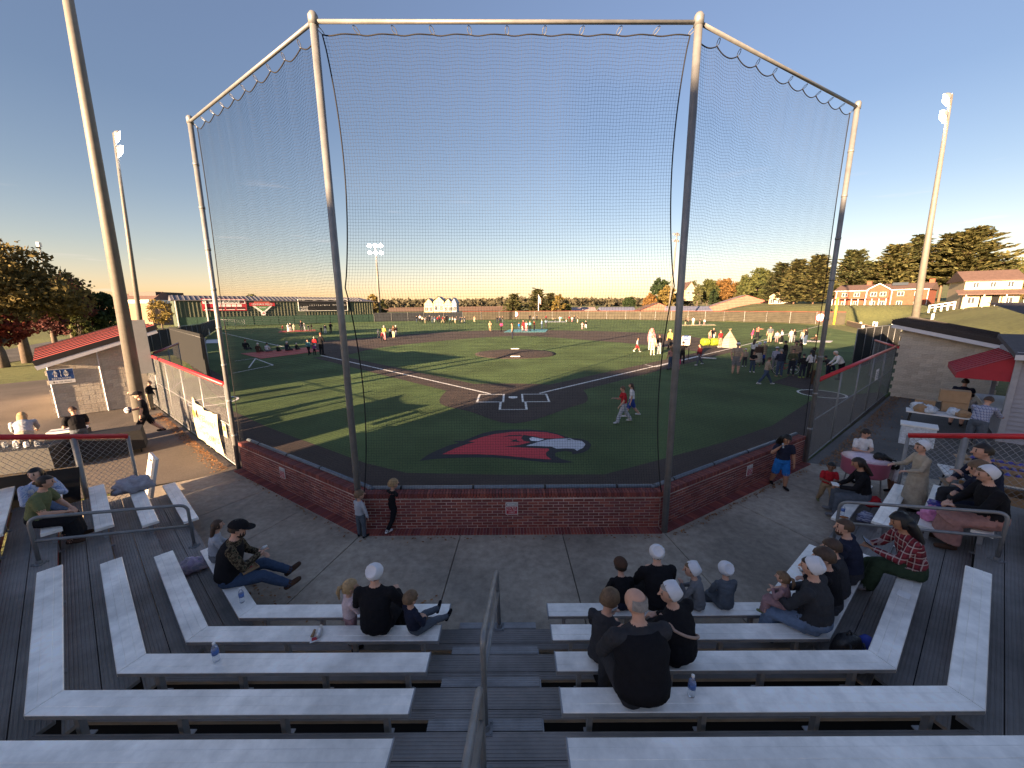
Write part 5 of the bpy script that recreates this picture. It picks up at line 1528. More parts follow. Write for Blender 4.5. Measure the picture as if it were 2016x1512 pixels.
litter((-3.6, 4.75, 0), (-5.4, 6.2, 0), 120, .22, 1); litter((-3.4, 4.8, 0), (-1, 4.85, 0), 26, .3, -1)
fl_ = mb.build('fallen_leaves', M_DRY); fl_['kind'] = 'stuff'; fl_['label'] = 'dry brown leaves drifted along the fences'

# ------------------------------------------------------------------ people
def cloth(name, rgb, var=.18):
    return mat('cloth_' + name, rgb, .92, 0, var, 14, .35, 40, spec=.15)
SKIN = {'fair': mat('skin_fair', (.52, .30, .22), .6, 0, .08, 12), 'tan': mat('skin_tan', (.36, .19, .12), .6, 0, .08, 12), 'brown': mat('skin_brown', (.17, .085, .055), .6, 0, .08, 12), 'pale': mat('skin_pale', (.60, .38, .30), .6, 0, .08, 12)}
HAIR = {'brown': mat('hair_brown', (.055, .03, .018), .55, 0, .35, 30), 'dark': mat('hair_dark', (.02, .013, .01), .5, 0, .3, 30), 'black': mat('hair_black', (.008, .008, .009), .5, 0, .3, 30), 'blond': mat('hair_blond', (.36, .24, .12), .6, 0, .3, 30),
        'light': mat('hair_light_brown', (.13, .08, .045), .6, 0, .35, 30), 'grey': mat('hair_grey', (.24, .22, .21), .6, 0, .3, 30), 'white': mat('hair_white', (.62, .58, .52), .6, 0, .2, 30), 'red': mat('hair_red', (.16, .055, .025), .6, 0, .3, 30), 'pink': mat('costume_pink', (.62, .26, .28), .9, 0, .15, 20)}
CL = {k: cloth(k, v) for k, v in dict(black=(.011, .011, .014), navy=(.018, .022, .042), charcoal=(.035, .036, .042), grey=(.16, .165, .18), lgrey=(.36, .37, .41), white=(.66, .66, .68), cream=(.55, .47, .33), beige=(.38, .33, .26), tan=(.30, .22, .14), brown=(.07, .04, .028), red=(.38, .02, .028), maroon=(.13, .018, .025), pink=(.55, .24, .27), hotpink=(.55, .05, .16), purple=(.22, .05, .22), blue=(.02, .15, .46), royal=(.03, .06, .28), sky=(.28, .38, .60), denim=(.045, .07, .125), ldenim=(.13, .18, .27), green=(.06, .14, .06), olive=(.075, .085, .045), sage=(.13, .15, .075), teal=(.09, .25, .27), orange=(.52, .10, .05), coral=(.52, .13, .10), khaki=(.30, .25, .17), yellow=(.56, .42, .10), rose=(.32, .17, .15), mauve=(.28, .17, .18), slate=(.09, .105, .13), dkgreen=(.03, .05, .03)).items()}
CL['plaid_red'] = plaid_mat('plaid_red', (.20, .03, .04), (.06, .012, .02), (.50, .42, .40), 11)
CL['plaid_blue'] = plaid_mat('plaid_blue', (.30, .33, .45), (.05, .06, .16), (.60, .60, .66), 13)
CL['plaid_tan'] = plaid_mat('plaid_tan', (.36, .28, .20), (.20, .14, .10), (.52, .46, .40), 10)
CL['plaid_pants'] = plaid_mat('plaid_pants', (.52, .53, .56), (.30, .32, .38), (.10, .12, .18), 12)
CL['camo'] = blotch_mat('camo', [(0, (.018, .014, .01)), (.44, (.06, .045, .028)), (.52, (.13, .10, .065)), (.60, (.03, .032, .02))], 22)
CL['flower'] = blotch_mat('flower_print', [(0, (.01, .01, .012)), (.585, (.55, .53, .50)), (.66, (.01, .01, .012))], 13)
CL['tiedye'] = blotch_mat('tie_dye', [(0, (.30, .36, .55)), (.45, (.42, .48, .62)), (.55, (.20, .28, .50)), (.62, (.50, .52, .60))], 14)
KAPP = mat('kapp_white', (.62, .63, .68), .75, 0, .05, 20)
EYE = mat('eye_dark', (.02, .015, .012), .3, 0, 0); LIP = mat('lips', (.34, .13, .11), .5, 0, 0)
SHOE = {'black': CL['black'], 'white': CL['white'], 'grey': CL['grey'], 'brown': CL['brown'], 'green': mat('shoe_lime', (.35, .5, .08), .7), 'tan': CL['tan'], 'sage': CL['sage'], 'navy': CL['navy']}

PEND = []       # bodies waiting for their surface
def dirv(pitch, out, side):
    a, o = R(pitch), R(out)
    return Vector((side * math.sin(o), math.cos(o) * math.sin(a), -math.cos(o) * math.cos(a)))

class Body:
    def __init__(self): self.v, self.f, self.t, self.pts = [], [], [], []
    def _add(self, vs, fs, tag_):
        n = len(self.v); self.v += vs; self.f += [[i + n for i in f] for f in fs]; self.pts += [(p, tag_) for p in vs]
    def rings(self, rs, tag_, n=10):
        """loft of (centre, ax, ay) ellipses with closed ends; tag_ may be a list per ring"""
        vs, fs = [], []
        for c, ax, ay in rs:
            for k in range(n):
                t = 2 * math.pi * k / n; vs.append(c + ax * math.cos(t) + ay * math.sin(t))
        m = len(rs)
        for i in range(m - 1):
            for k in range(n):
                k2 = (k + 1) % n; fs.append((i * n + k, i * n + k2, (i + 1) * n + k2, (i + 1) * n + k))
        fs.append(tuple(reversed(range(n)))); fs.append(tuple((m - 1) * n + k for k in range(n)))
        n0 = len(self.v); self.v += vs; self.f += [[i + n0 for i in f] for f in fs]
        for i in range(m):
            tg = tag_[i] if isinstance(tag_, list) else tag_
            self.pts += [(p, tg) for p in vs[i * n:(i + 1) * n]]
            if i < m - 1:
                tg2 = tag_[i + 1] if isinstance(tag_, list) else tag_
                for k in range(n):
                    a, b = vs[i * n + k], vs[(i + 1) * n + k]
                    self.pts += [(a.lerp(b, .25), tg), (a.lerp(b, .49), tg), (a.lerp(b, .51), tg2), (a.lerp(b, .75), tg2)]
    def cap(self, a, b, ra, rb, tag_, n=10):
        """tapered capsule"""
        d = (b - a); L = d.length
        if L < 1e-5: d = Vector((0, 0, 1))
        d.normalize(); x = d.cross(Vector((.31, .83, .47))).normalized(); y = d.cross(x)
        rs = []
        for q in (-90, -50, -20): rs.append((a + d * (ra * math.sin(R(q))), x * (ra * max(.05, math.cos(R(q)))), y * (ra * max(.05, math.cos(R(q))))))
        for q in (.33, .66): rs.append((a.lerp(b, q), x * (ra + (rb - ra) * q), y * (ra + (rb - ra) * q)))
        for q in (20, 50, 90): rs.append((b + d * (rb * math.sin(R(q))), x * (rb * max(.05, math.cos(R(q)))), y * (rb * max(.05, math.cos(R(q))))))
        self.rings(rs, tag_, n)
    def ell(self, c, ax, ay, az, tag_, n=12):
        rs = []
        for q in (-90, -65, -40, -15, 15, 40, 65, 90):
            k = max(.05, math.cos(R(q))); rs.append((c + az * math.sin(R(q)), ax * k, ay * k))
        self.rings(rs, tag_, n)

def hair_mesh(style, hr, r):
    mb = MB(); NU, NV = 18, 12; w, d, h = .80 * hr, .97 * hr, 1.0 * hr
    idx = {}
    low = {'short': -.35, 'long': -.6, 'pony': -.5, 'bun': -.5, 'curly': -.55, 'buzz': -.25, 'bald': -.35, 'kid': -.3, 'under': -.45}.get(style, -.35)
    front = {'bald': -.25, 'buzz': .35, 'kid': .5, 'under': .25}.get(style, .36)
    top = .50 if style == 'bald' else 2
    sc_ = {'curly': 1.22, 'long': 1.12, 'buzz': 1.04, 'bald': 1.025, 'kid': 1.09, 'short': 1.10, 'under': 1.05}.get(style, 1.09)
    for j in range(NV + 1):
        th = math.pi * j / NV
        for i in range(NU):
            ph = 2 * math.pi * i / NU
            x, y, z = math.sin(th) * math.cos(ph), math.sin(th) * math.sin(ph), math.cos(th)
            k = sc_ * (1 + (.10 if style == 'curly' else .03) * r.uniform(-1, 1))
            idx[j, i] = len(mb.v); mb.v.append((x * w * k, y * d * k - (.04 * hr if style != 'bald' else 0), z * h * k))
    def ok(j, i):
        th = math.pi * (j + .5) / NV; ph = 2 * math.pi * (i + .5) / NU
        x, y, z = math.sin(th) * math.cos(ph), math.sin(th) * math.sin(ph), math.cos(th)
        if z < low: return False
        if y > front and z < (.52 if style != 'kid' else .30): return False
        if y > .05 and z < -.05 and style not in ('long', 'curly'): return False
        if z > top: return False
        return True
    for j in range(NV):
        for i in range(NU):
            if ok(j, i): mb.f.append((idx[j, i], idx[j, (i + 1) % NU], idx[j + 1, (i + 1) % NU], idx[j + 1, i])); mb.m.append(0)
    if style in ('long', 'curly'):
        ex = 2.7 if style == 'long' else 2.9; wd = 1.0 if style == 'long' else 1.6
        rs = []
        for t in range(7):
            f = t / 6
            ww = (.78 + .12 * math.sin(f * 3.0)) * wd * (1 - .35 * max(0, f - .6))
            rs.append((Vector((r.uniform(-.05, .05) * hr, -(.62 + .55 * f) * hr, (.2 - f * ex) * hr)), Vector((hr * ww, 0, 0)), Vector((0, hr * .42 * wd, 0))))
        b = Body(); b.rings(rs, 0, 12); n0 = len(mb.v); mb.v += [tuple(p) for p in b.v]
        for f in b.f: mb.f.append([q + n0 for q in f]); mb.m.append(0)
    if style == 'pony':
        mb.tube([(0, -.95 * hr, .35 * hr), (0, -1.35 * hr, .25 * hr), (0, -1.5 * hr, -.4 * hr), (0, -1.3 * hr, -1.5 * hr)], [.2 * hr, .28 * hr, .26 * hr, .06 * hr], 8)
    if style == 'bun': mb.lathe([(.05 * hr, -.3 * hr), (.3 * hr, -.15 * hr), (.34 * hr, .1 * hr), (.05 * hr, .32 * hr)], 10, (0, -1.1 * hr, -.05 * hr))
    used = sorted({q for f in mb.f for q in f}); ren = {q: i for i, q in enumerate(used)}
    mb.v = [mb.v[q] for q in used]; mb.f = [[ren[q] for q in f] for f in mb.f]
    return mb
def kapp_mesh(hr):
    """white pleated head covering: opens round the hairline, tapers to a flat gathered back"""
    mb = MB(); n = 28
    ax = Vector((0, -.86, .50)).normalized(); u = Vector((1, 0, 0)); v = ax.cross(u) * -1
    prof = [(-.05, 1.06), (.0, 1.10), (.18, 1.12), (.5, 1.08), (.8, .98), (1.02, .86), (1.16, .74), (1.165, .70), (1.10, .60), (1.09, .02)]
    for i, (t, k) in enumerate(prof):
        for q in range(n):
            a = 2 * math.pi * q / n
            pl = 1 + (.022 * math.cos(a * 14) if 2 < i < 7 else 0)
            su = .86 * k * pl; sv = .95 * k * pl
            if math.sin(a) < -.55: sv *= .86        # open lower edge sits up on the neck
            p = ax * (t * hr) + u * (math.cos(a) * su * hr) + v * (math.sin(a) * sv * hr)
            mb.v.append(tuple(p + Vector((0, .06 * hr, .10 * hr))))
    for i in range(len(prof) - 1):
        for q in range(n): mb.f.append((i * n + q, i * n + (q + 1) % n, (i + 1) * n + (q + 1) % n, (i + 1) * n + q)); mb.m.append(0)
    return mb
def cap_mesh(hr, brim=True, tall=1.0):
    mb = MB(); n = 16
    for j in range(7):
        t = R(8 + j * 14); k = 1.16
        for i in range(n):
            a = 2 * math.pi * i / n
            mb.v.append((math.cos(t) * math.cos(a) * .84 * k * hr, math.cos(t) * math.sin(a) * 1.0 * k * hr, (.18 + math.sin(t) * .92 * tall) * hr))
    for j in range(6):
        for i in range(n): mb.f.append((j * n + i, j * n + (i + 1) % n, (j + 1) * n + (i + 1) % n, (j + 1) * n + i)); mb.m.append(0)
    mb.f.append(tuple(6 * n + i for i in range(n))); mb.m.append(0)
    if brim:
        n0 = len(mb.v); m = 9
        for z in (.30, .24):
            for i in range(m):
                a = R(25 + 130 * i / (m - 1)); mb.v.append((math.cos(a) * .9 * hr, math.sin(a) * 1.1 * hr, z * hr))
            for i in range(m):
                a = R(25 + 130 * i / (m - 1)); mb.v.append((math.cos(a) * .85 * hr, (math.sin(a) * 1.0 + .85) * hr, (z - .08) * hr))
        for s in (0, 2 * m):
            for i in range(m - 1): mb.f.append((n0 + s + i, n0 + s + i + 1, n0 + s + m + i + 1, n0 + s + m + i)); mb.m.append(0)
    return mb
def hat_mesh(hr):
    mb = MB(); mb.lathe([(1.75 * hr, .30 * hr), (1.75 * hr, .36 * hr), (1.02 * hr, .38 * hr), (.98 * hr, 1.05 * hr), (.3 * hr, 1.12 * hr)], 20)
    return mb

SIT = dict(legs=[(84, 6, 84), (84, 6, 84)]); STAND = dict(legs=[(0, 4, 0), (2, 4, 4)])
WALK = dict(legs=[(26, 3, 12), (-20, 3, 22)]); WALK2 = dict(legs=[(-18, 3, 20), (24, 3, 8)])
A_DOWN = [(4, 9, 12, 4), (4, 9, 12, 4)]; A_LAP = [(20, 14, 66, -40), (20, 14, 66, -40)]; A_EAT = [(26, 14, 128, -42), (24, 14, 92, -48)]
A_HOLD = [(12, 12, 92, -50), (12, 12, 84, -50)]; A_BACK = [(-14, 14, -6, -10), (-14, 14, -6, -10)]; A_CROSS = [(16, 10, 80, -55), (16, 10, 80, -55)]
A_FWD = [(60, 6, 84, -4), (60, 6, 84, -4)]

def person(label, loc, face, h, pose=STAND, arms=A_DOWN, lean=4, side=0, head=(0, 0), skin='fair', shirt='grey', pants='denim', shoes='black', sleeves='long', legs='long', hair=('brown', 'short'), hat=None, hatc=None, girth=1.0, child=0.0, detail=1, seated=False, skirt=None, beard=False, vest=None, group=None, belly=0.0, under=None, collar=None, strap=None, cat='person', name='person'):
    """face: degrees anticlockwise from looking at the field. seated: loc is the seat point"""
    root = empty(name, loc, R(face), label, cat, group)
    b = Body(); U = h
    hr = U * (.066 + .030 * child); leg = U * (.485 - .055 * child); th = leg * .5; shn = leg * .5 - U * .022
    tor = U * (.300 - .012 * child); sw = U * (.108 - .008 * child) * (.6 + .4 * girth); g = girth
    z0 = (U * .075 * (.7 + .3 * g)) if seated else leg + U * .012
    pel = Vector((0, 0, z0))
    l_, s_ = R(lean), R(side)
    sp = Vector((math.sin(s_), math.sin(l_), math.cos(l_) * math.cos(s_))).normalized()
    rt = Vector((1, 0, 0)); rt = (rt - sp * rt.dot(sp)).normalized(); fr = sp.cross(rt) * -1
    if fr.y < 0: fr = -fr
    pts = lambda t: pel + sp * (tor * t) + fr * (-.012 * U * math.sin(math.pi * min(1, max(0, t))))
    sh_r, pn_r = 'shirt', ('skirt' if skirt else 'pants')
    prof = [(-.20, .060, .058, pn_r), (-.06, .088 * g, .074 * g, pn_r), (.08, .092 * g, (.074 + belly * .5) * g, pn_r), (.15, .090 * g, (.074 + belly) * g, sh_r), (.38, .084 * g, (.068 + belly) * g, sh_r), (.62, .092 * g, (.070 + belly * .4) * g, sh_r), (.80, .098 * (.5 + .5 * g), .066 * (.5 + .5 * g), sh_r), (.93, .080 * (.6 + .4 * g), .055, sh_r), (1.0, .05, .042, sh_r), (1.05, .034, .034, 'skin')]
    b.rings([(pts(t), rt * (w * U), fr * (d * U)) for t, w, d, _ in prof], [q[3] for q in prof], 16)
    # head
    nb = pts(1.0); hy, hp = R(head[0]), R(head[1])
    hf = Vector((-math.sin(hy) * math.cos(hp), math.cos(hy) * math.cos(hp), math.sin(hp)))
    hx = hf.cross(Vector((0, 0, 1))).normalized(); hu = hx.cross(hf)
    hc = nb + sp * (U * .040 + hr * .80) + hf * (hr * .22) + Vector((0, 0, hr * .1))
    b.cap(nb - sp * .01, hc - hu * hr * .35 - hf * hr * .15, U * .033, U * .031 + .006 * child * U, 'skin')
    b.ell(hc + hu * hr * .12, hx * hr * .79, hf * hr * .93, hu * hr * .88, 'skin', 14)
    b.ell(hc - hu * hr * .36 + hf * hr * .20, hx * hr * .55, hf * hr * .62, hu * hr * .62, 'skin', 12)
    if detail >= 2:
        b.cap(hc + hf * hr * .88 + hu * hr * .12, hc + hf * hr * 1.06 - hu * hr * .16, hr * .09, hr * .14, 'skin', 6)
        for s in (-1, 1):
            b.ell(hc + hx * (s * hr * .80) - hf * hr * .05 - hu * hr * .02, hx * hr * .10, hf * hr * .17, hu * hr * .27, 'skin', 8)
            for q in (0, .1): b.pts += [(hc + hx * (s * hr * (.30 + q)) + hf * hr * .87 + hu * hr * .10, 'eye'), (hc + hx * (s * hr * (.30 + q)) + hf * hr * .87 + hu * hr * .33, 'brow')]
        for s in (-.18, 0, .18): b.pts.append((hc + hx * hr * s + hf * hr * .84 - hu * hr * .47, 'lip'))
    if beard:
        b.ell(hc - hu * hr * .72 + hf * hr * .45, hx * hr * .52, hf * hr * .45, hu * hr * .52, 'beard', 10)
    # legs
    J = {}
    pose_legs = pose['legs']
    for i, s in enumerate((-1, 1)):
        tp, ta, kb = pose_legs[i]
        hip = pel + rt * (s * U * .048 * (.5 + .5 * g)) - sp * (.02 * U)
        kn = hip + dirv(tp, ta, s) * th
        an = kn + dirv(tp - kb, ta * .4, s) * shn
        tR, kR, aR = U * .060 * (.4 + .6 * g), U * .040 * (.6 + .4 * g), U * .026
        loose = 1.18 if legs == 'loose' else 1.0
        if skirt:
            b.cap(hip, kn, tR * .85, kR * .8, 'skirt'); b.cap(kn, kn.lerp(an, .5), kR * .8, kR * .85, 'skirt' if seated or legs != 'bare' else 'skin'); b.cap(kn.lerp(an, .55), an, kR * .85, aR, 'skin' if legs == 'bare' else 'stocking')
        elif legs in ('long', 'loose'):
            b.cap(hip, kn, tR, kR * 1.1 * loose, pn_r if skirt else 'pants'); b.cap(kn, an.lerp(kn, .04), kR * 1.1 * loose, aR * 1.35 * loose ** 2, 'pants')
        elif legs == 'shorts':
            m = hip.lerp(kn, .86); b.cap(hip, m, tR * 1.05, kR * 1.45, 'pants'); b.cap(m, kn, kR * 1.08, kR, 'skin'); b.cap(kn, kn.lerp(an, .35), kR, kR * 1.02, 'skin'); b.cap(kn.lerp(an, .35), an, kR * 1.02, aR, 'skin')
        else:
            b.cap(hip, kn, tR, kR, 'skin'); b.cap(kn, an, kR, aR, 'skin')
        sd = dirv(tp - kb, ta * .4, s)
        fdir = Vector((0, 1, 0)); 
        if pose.get('toe'): fdir = Vector((0, math.cos(R(pose['toe'])), math.sin(R(pose['toe']))))
        yawf = R(6) * -s; fdir = Vector((fdir.x + .12 * s, fdir.y, fdir.z)).normalized()
        heel = an - Vector((0, 0, U * .020)) - fdir * U * .022
        toe = heel + fdir * U * .115
        b.cap(heel, toe, U * .024, U * .020, 'shoes', 10); b.cap(heel + fdir * U * .06, toe, U * .026, U * .022, 'shoes', 10)
        b.cap(an, heel + fdir * U * .02, U * .027, U * .024, 'shoes')
        J['knee%d' % i], J['foot%d' % i] = kn, toe
    if skirt:
        k0, k1 = J['knee0'], J['knee1']
        if seated:
            km = (k0 + k1) / 2; a0 = pel + sp * (.12 * tor)
            w0 = U * .10 * g
            dr = Vector((0, 0, -1))
            b.rings([(pel + Vector((0, .02 * U, -.012 * U)), rt * w0, Vector((0, 0, U * .066 * g))), (pel.lerp(km, .5), rt * (w0 * 1.12), Vector((0, 0, U * .07))), (km, rt * (w0 * 1.1), Vector((0, 0, U * .062))), (km + Vector((0, U * .03, -U * .03)), rt * (w0 * 1.05), Vector((0, U * .05, U * .03)))], 'skirt', 14)
            hem = km + dr * (U * .19) + Vector((0, U * .01, 0))
            b.rings([(km + Vector((0, U * .0, U * .03)), rt * (w0 * 1.05), Vector((0, U * .055, 0))), (km.lerp(hem, .5), rt * (w0 * 1.15), Vector((0, U * .075, 0))), (hem, rt * (w0 * 1.22), Vector((0, U * .082, 0)))], 'skirt', 14)
        else:
            hem = U * skirt
            b.rings([(pel + sp * (.15 * tor), rt * (U * .088 * g), fr * (U * .074 * g)), (pel - Vector((0, 0, U * .05)), rt * (U * .105 * g), Vector((0, U * .09 * g, 0))), (Vector((pel.x, pel.y, hem + U * .12)), Vector((U * .125 * g, 0, 0)), Vector((0, U * .11 * g, 0))), (Vector((pel.x, pel.y, hem)), Vector((U * .14 * g, 0, 0)), Vector((0, U * .125 * g, 0)))], 'skirt', 16)
    # arms
    ua, fa = U * (.165 - .02 * child), U * (.14 - .015 * child)
    for i, s in enumerate((-1, 1)):
        up, uo, fp, fo = arms[i]
        sj = pts(.86) + rt * (s * sw)
        ud, fd = dirv(up, uo, s), dirv(fp, fo, s)
        el = sj + ud * ua; wr = el + fd * fa
        r1, r2, r3 = U * .034 * (.55 + .45 * g), U * .027 * (.6 + .4 * g), U * .019
        b.cap(pts(.84) + rt * (s * sw * .45), sj - Vector((0, 0, U * .008)), U * .040 * (.6 + .4 * g), r1 * 1.02, 'shirt')
        if sleeves == 'long':
            b.cap(sj, el, r1 * 1.1, r2 * 1.12, 'shirt'); b.cap(el, wr, r2 * 1.12, r3 * 1.25, 'shirt')
        elif sleeves == 'short':
            m = sj.lerp(el, .62); b.cap(sj, m, r1 * 1.18, r1 * 1.12, 'shirt'); b.cap(m, el, r2 * 1.05, r2, 'skin'); b.cap(el, wr, r2, r3, 'skin')
        else:
            b.cap(sj, el, r1, r2, 'skin'); b.cap(el, wr, r2, r3, 'skin')
        # hand
        hx_ = fd.cross(Vector((0, 0, 1)))
        if hx_.length < .1: hx_ = Vector((1, 0, 0))
        hx_.normalize(); hn = hx_.cross(fd)
        pm = wr + fd * (U * .032)
        b.ell(pm, hx_ * (U * .021), hn * (U * .012), fd * (U * .036), 'skin', 8)
        if detail >= 2:
            for q in range(4):
                base = pm + fd * (U * .026) + hx_ * (U * .0115 * (q - 1.5)); ln = U * (.040, .046, .043, .034)[q]
                mid = base + fd * (ln * .55) - hn * (ln * .18); tip = mid + fd * (ln * .35) - hn * (ln * .45)
                b.cap(base, mid, U * .0062, U * .0056, 'skin', 6); b.cap(mid, tip, U * .0056, U * .0048, 'skin', 6)
            tb = pm - hx_ * (s * U * .018) - fd * (U * .006); tm = tb - hx_ * (s * U * .018) + fd * (U * .022)
            b.cap(tb, tm, U * .0078, U * .0066, 'skin', 6); b.cap(tm, tm + fd * (U * .018) + hx_ * (s * U * .003), U * .0066, U * .0055, 'skin', 6)
        else:
            b.cap(pm, pm + fd * (U * .05), U * .016, U * .010, 'skin', 6)
        J['hand%d' % i] = pm + fd * (U * .03)
    dz = 0.0
    if not seated:
        dz = -min(p.z for p in b.v) 
    b.v = [p + Vector((0, 0, dz)) for p in b.v]; b.pts = [(p + Vector((0, 0, dz)), t) for p, t in b.pts]
    hc = hc + Vector((0, 0, dz)); J = {k: p + Vector((0, 0, dz)) for k, p in J.items()}
    voxel = {2: .0105, 1: .02, 0: .032}[detail] * (max(h, .9) / 1.6 if detail < 2 else max(h, 1.15) / 1.6)
    mats = {'skin': SKIN[skin], 'shirt': CL[shirt], 'pants': CL[pants], 'skirt': CL[pants], 'shoes': SHOE[shoes], 'eye': EYE, 'lip': LIP, 'stocking': CL['charcoal'], 'brow': HAIR[hair[0]], 'beard': HAIR[hair[0]]}
    PEND.append((root, b, voxel, mats, detail))
    # hair, hat
    Mh = Matrix((( hx.x, hf.x, hu.x, hc.x), (hx.y, hf.y, hu.y, hc.y), (hx.z, hf.z, hu.z, hc.z + hr * .05), (0, 0, 0, 1)))
    rr = random.Random(len(PEND))
    st = hair[1]
    if hat in ('kapp',): st = 'under'
    if st != 'none':
        mb = hair_mesh(st, hr, rr); mb.xform(Mh); mb.build('hair', HAIR[hair[0]], root, True)
    if hat == 'kapp':
        mb = kapp_mesh(hr); mb.xform(Mh); fix_normals(mb.build('head_covering', KAPP, root, True))
    elif hat == 'cap':
        mb = cap_mesh(hr); mb.xform(Mh); mb.build('cap', CL[hatc or 'black'], root, True)
    elif hat == 'beanie':
        mb = cap_mesh(hr, False, 1.08); mb.xform(Mh); mb.build('cap', CL[hatc or 'black'], root, True)
    elif hat == 'hat':
        mb = hat_mesh(hr); mb.xform(Mh); mb.build('hat', CL[hatc or 'black'], root, True)
    if vest:
        rs = [(pts(t) + Vector((0, 0, dz)), rt * (w * U * 1.08), fr * (d * U * 1.12)) for t, w, d, _ in prof[1:8]]
        vb = Body(); vb.rings(rs, 0, 18); mb = MB(); mb.add([tuple(p) for p in vb.v], vb.f); mb.build('vest', CL[vest], root, True)
    if strap:
        path = []
        for q in range(15):
            f = q / 14; t = .98 - .72 * f; an_ = R(170 + 165 * f)
            w = .100 * (.5 + .5 * g) + .004; d = (.074 + belly) * g + .010
            if t > .8: w *= .86; d *= .95
            path.append(pts(t) + Vector((0, 0, dz)) + rt * (w * U * math.cos(an_)) + fr * (d * U * 1.04 * math.sin(an_)))
        mb = MB(); mb.tube(path, .016, 6); mb.build('shoulder_strap', mat('tan_strap', (.36, .24, .19), .7), root, True)
    Mw = Matrix.Translation(Vector(loc)) @ Matrix.Rotation(R(face), 4, 'Z')
    J['head'] = hc
    return root, {k: Mw @ p for k, p in J.items()}, Mw

def flush_people():
    tmp = []
    for root, b, voxel, mats, detail in PEND:
        me = bpy.data.meshes.new('_b'); me.from_pydata([tuple(p) for p in b.v], [], b.f)
        o = bpy.data.objects.new('_b', me); col.objects.link(o)
        m = o.modifiers.new('r', 'REMESH'); m.mode = 'VOXEL'; m.voxel_size = voxel; m.use_smooth_shade = True
        s = o.modifiers.new('s', 'SMOOTH'); s.factor = .5; s.iterations = 3 if detail >= 2 else 2
        tmp.append(o)
    dg = bpy.context.evaluated_depsgraph_get(); dg.update()
    import numpy as np
    for (root, b, voxel, mats, detail), o in zip(PEND, tmp):
        me = bpy.data.meshes.new_from_object(o.evaluated_get(dg)); me.name = 'body'
        names = []
        for p, t in b.pts:
            if t not in names: names.append(t)
        kd = kdtree.KDTree(len(b.pts))
        for i, (p, t) in enumerate(b.pts): kd.insert(p, i)
        kd.balance()
        me.materials.clear()
        for t in names: me.materials.append(mats[t])
        ix = {t: i for i, t in enumerate(names)}
        mi = [0] * len(me.polygons)
        for i, f in enumerate(me.polygons): mi[i] = ix[b.pts[kd.find(f.center)[1]][1]]
        me.polygons.foreach_set('material_index', mi)
        if detail >= 1:
            # loose folds in the clothing
            soft = {ix[t] for t in ('shirt', 'pants', 'skirt') if t in ix}
            hit = bytearray(len(me.vertices))
            for i, f in enumerate(me.polygons):
                if mi[i] in soft:
                    for q in f.vertices: hit[q] += 1 if hit[q] < 9 else 0
            amp = .0115 if detail >= 2 else .012
            nv = len(me.vertices)
            co = np.empty(nv * 3, 'f'); no = np.empty(nv * 3, 'f')
            me.vertices.foreach_get('co', co); me.vertices.foreach_get('normal', no)
            co = co.reshape(-1, 3); no = no.reshape(-1, 3); sd = nv % 97
            kk = np.zeros(nv, 'f'); nz = mnoise.noise
            for q in range(nv):
                if hit[q] >= 3:
                    x, y, z = co[q]
                    kk[q] = abs(nz((x * 9 + sd, y * 9, z * 16))) - .22 + .5 * nz((x * 4 + sd, y * 4, z * 5))
            co += no * (amp * kk)[:, None]
            me.vertices.foreach_set('co', co.ravel()); me.update()
        me.polygons.foreach_set('use_smooth', [True] * len(me.polygons))
        link('body', me, root)
    for o in tmp:
        me = o.data; bpy.data.objects.remove(o); bpy.data.meshes.remove(me)
    PEND.clear()

def seat_c(k, u, back=0.0):
    y = seat_y(k) - SW / 2 + back; z = seat_z(k); dep = y * math.cos(PITCH) + (CAM_H - z) * math.sin(PITCH)
    return Vector(((u - 1008) / FPX * dep, y, z + .003))
def seat_w(k, side, s):
    p = wing_pt(side, seat_y(k) - SW / 2, s); return Vector((p.x, p.y, seat_z(k) + .003))
def seat_wu(k, side, u):
    """seat point on the wing bench seen at photo column u"""
    best = None
    for i in range(120):
        p = seat_w(k, side, i * .05); dep = p.y * math.cos(PITCH) + (CAM_H - p.z) * math.sin(PITCH)
        e = abs(1008 + FPX * p.x / dep - u)
        if best is None or e < best[0]: best = (e, p)
    return best[1]
def h_sit(p, u, vtop, k=.525):
    return (at_y(u, vtop, p.y).z - p.z) / k
def gp(u, v, z=0): return at(u, v, z)
def h_st(p, u, vtop): return at_y(u, vtop, p.y).z - p.z

# ---- people on the bleachers (near)
HAND = {}
def P2(key, *a, **k):
    k.setdefault('detail', 2); r, J, M = person(*a, **k); HAND[key] = J; return r
p = seat_c(2, 740); P2('momL', 'woman in black sweater and white head covering on the second bench, seen from behind', p, 0, h_sit(p, 740, 1126), SIT, [(20, 16, 60, -30), (18, 24, 95, -30)], 6, head=(-12, -6), shirt='black', pants='black', skirt=.2, hat='kapp', hair=('red', 'under'), girth=1.32, seated=True)
p = Vector((at_y(688, 1200, 4.22).x, 4.22, deck_z(2))); P2('toddler', 'blond toddler girl in pale pink hoodie standing at the front bench', p, -50, h_st(p, 680, 1142), STAND, A_EAT, 2, head=(-10, -5), shirt='pink', pants='mauve', hair=('blond', 'pony'), child=1.0, girth=1.1)
CL['palepink'] = cloth('palepink', (.58, .45, .46))
PEND[-1][3]['shirt'] = CL['palepink']
p = seat_c(2, 815); P2('boyL', 'boy in navy hoodie with his boots up on the front bench', p, -38, h_sit(p, 805, 1168), dict(legs=[(92, 4, 22), (88, 10, 18)], toe=55), A_LAP, -8, head=(-8, -4), shirt='navy', pants='slate', shoes='black', hair=('light', 'kid'), child=.75, girth=1.1, seated=True)
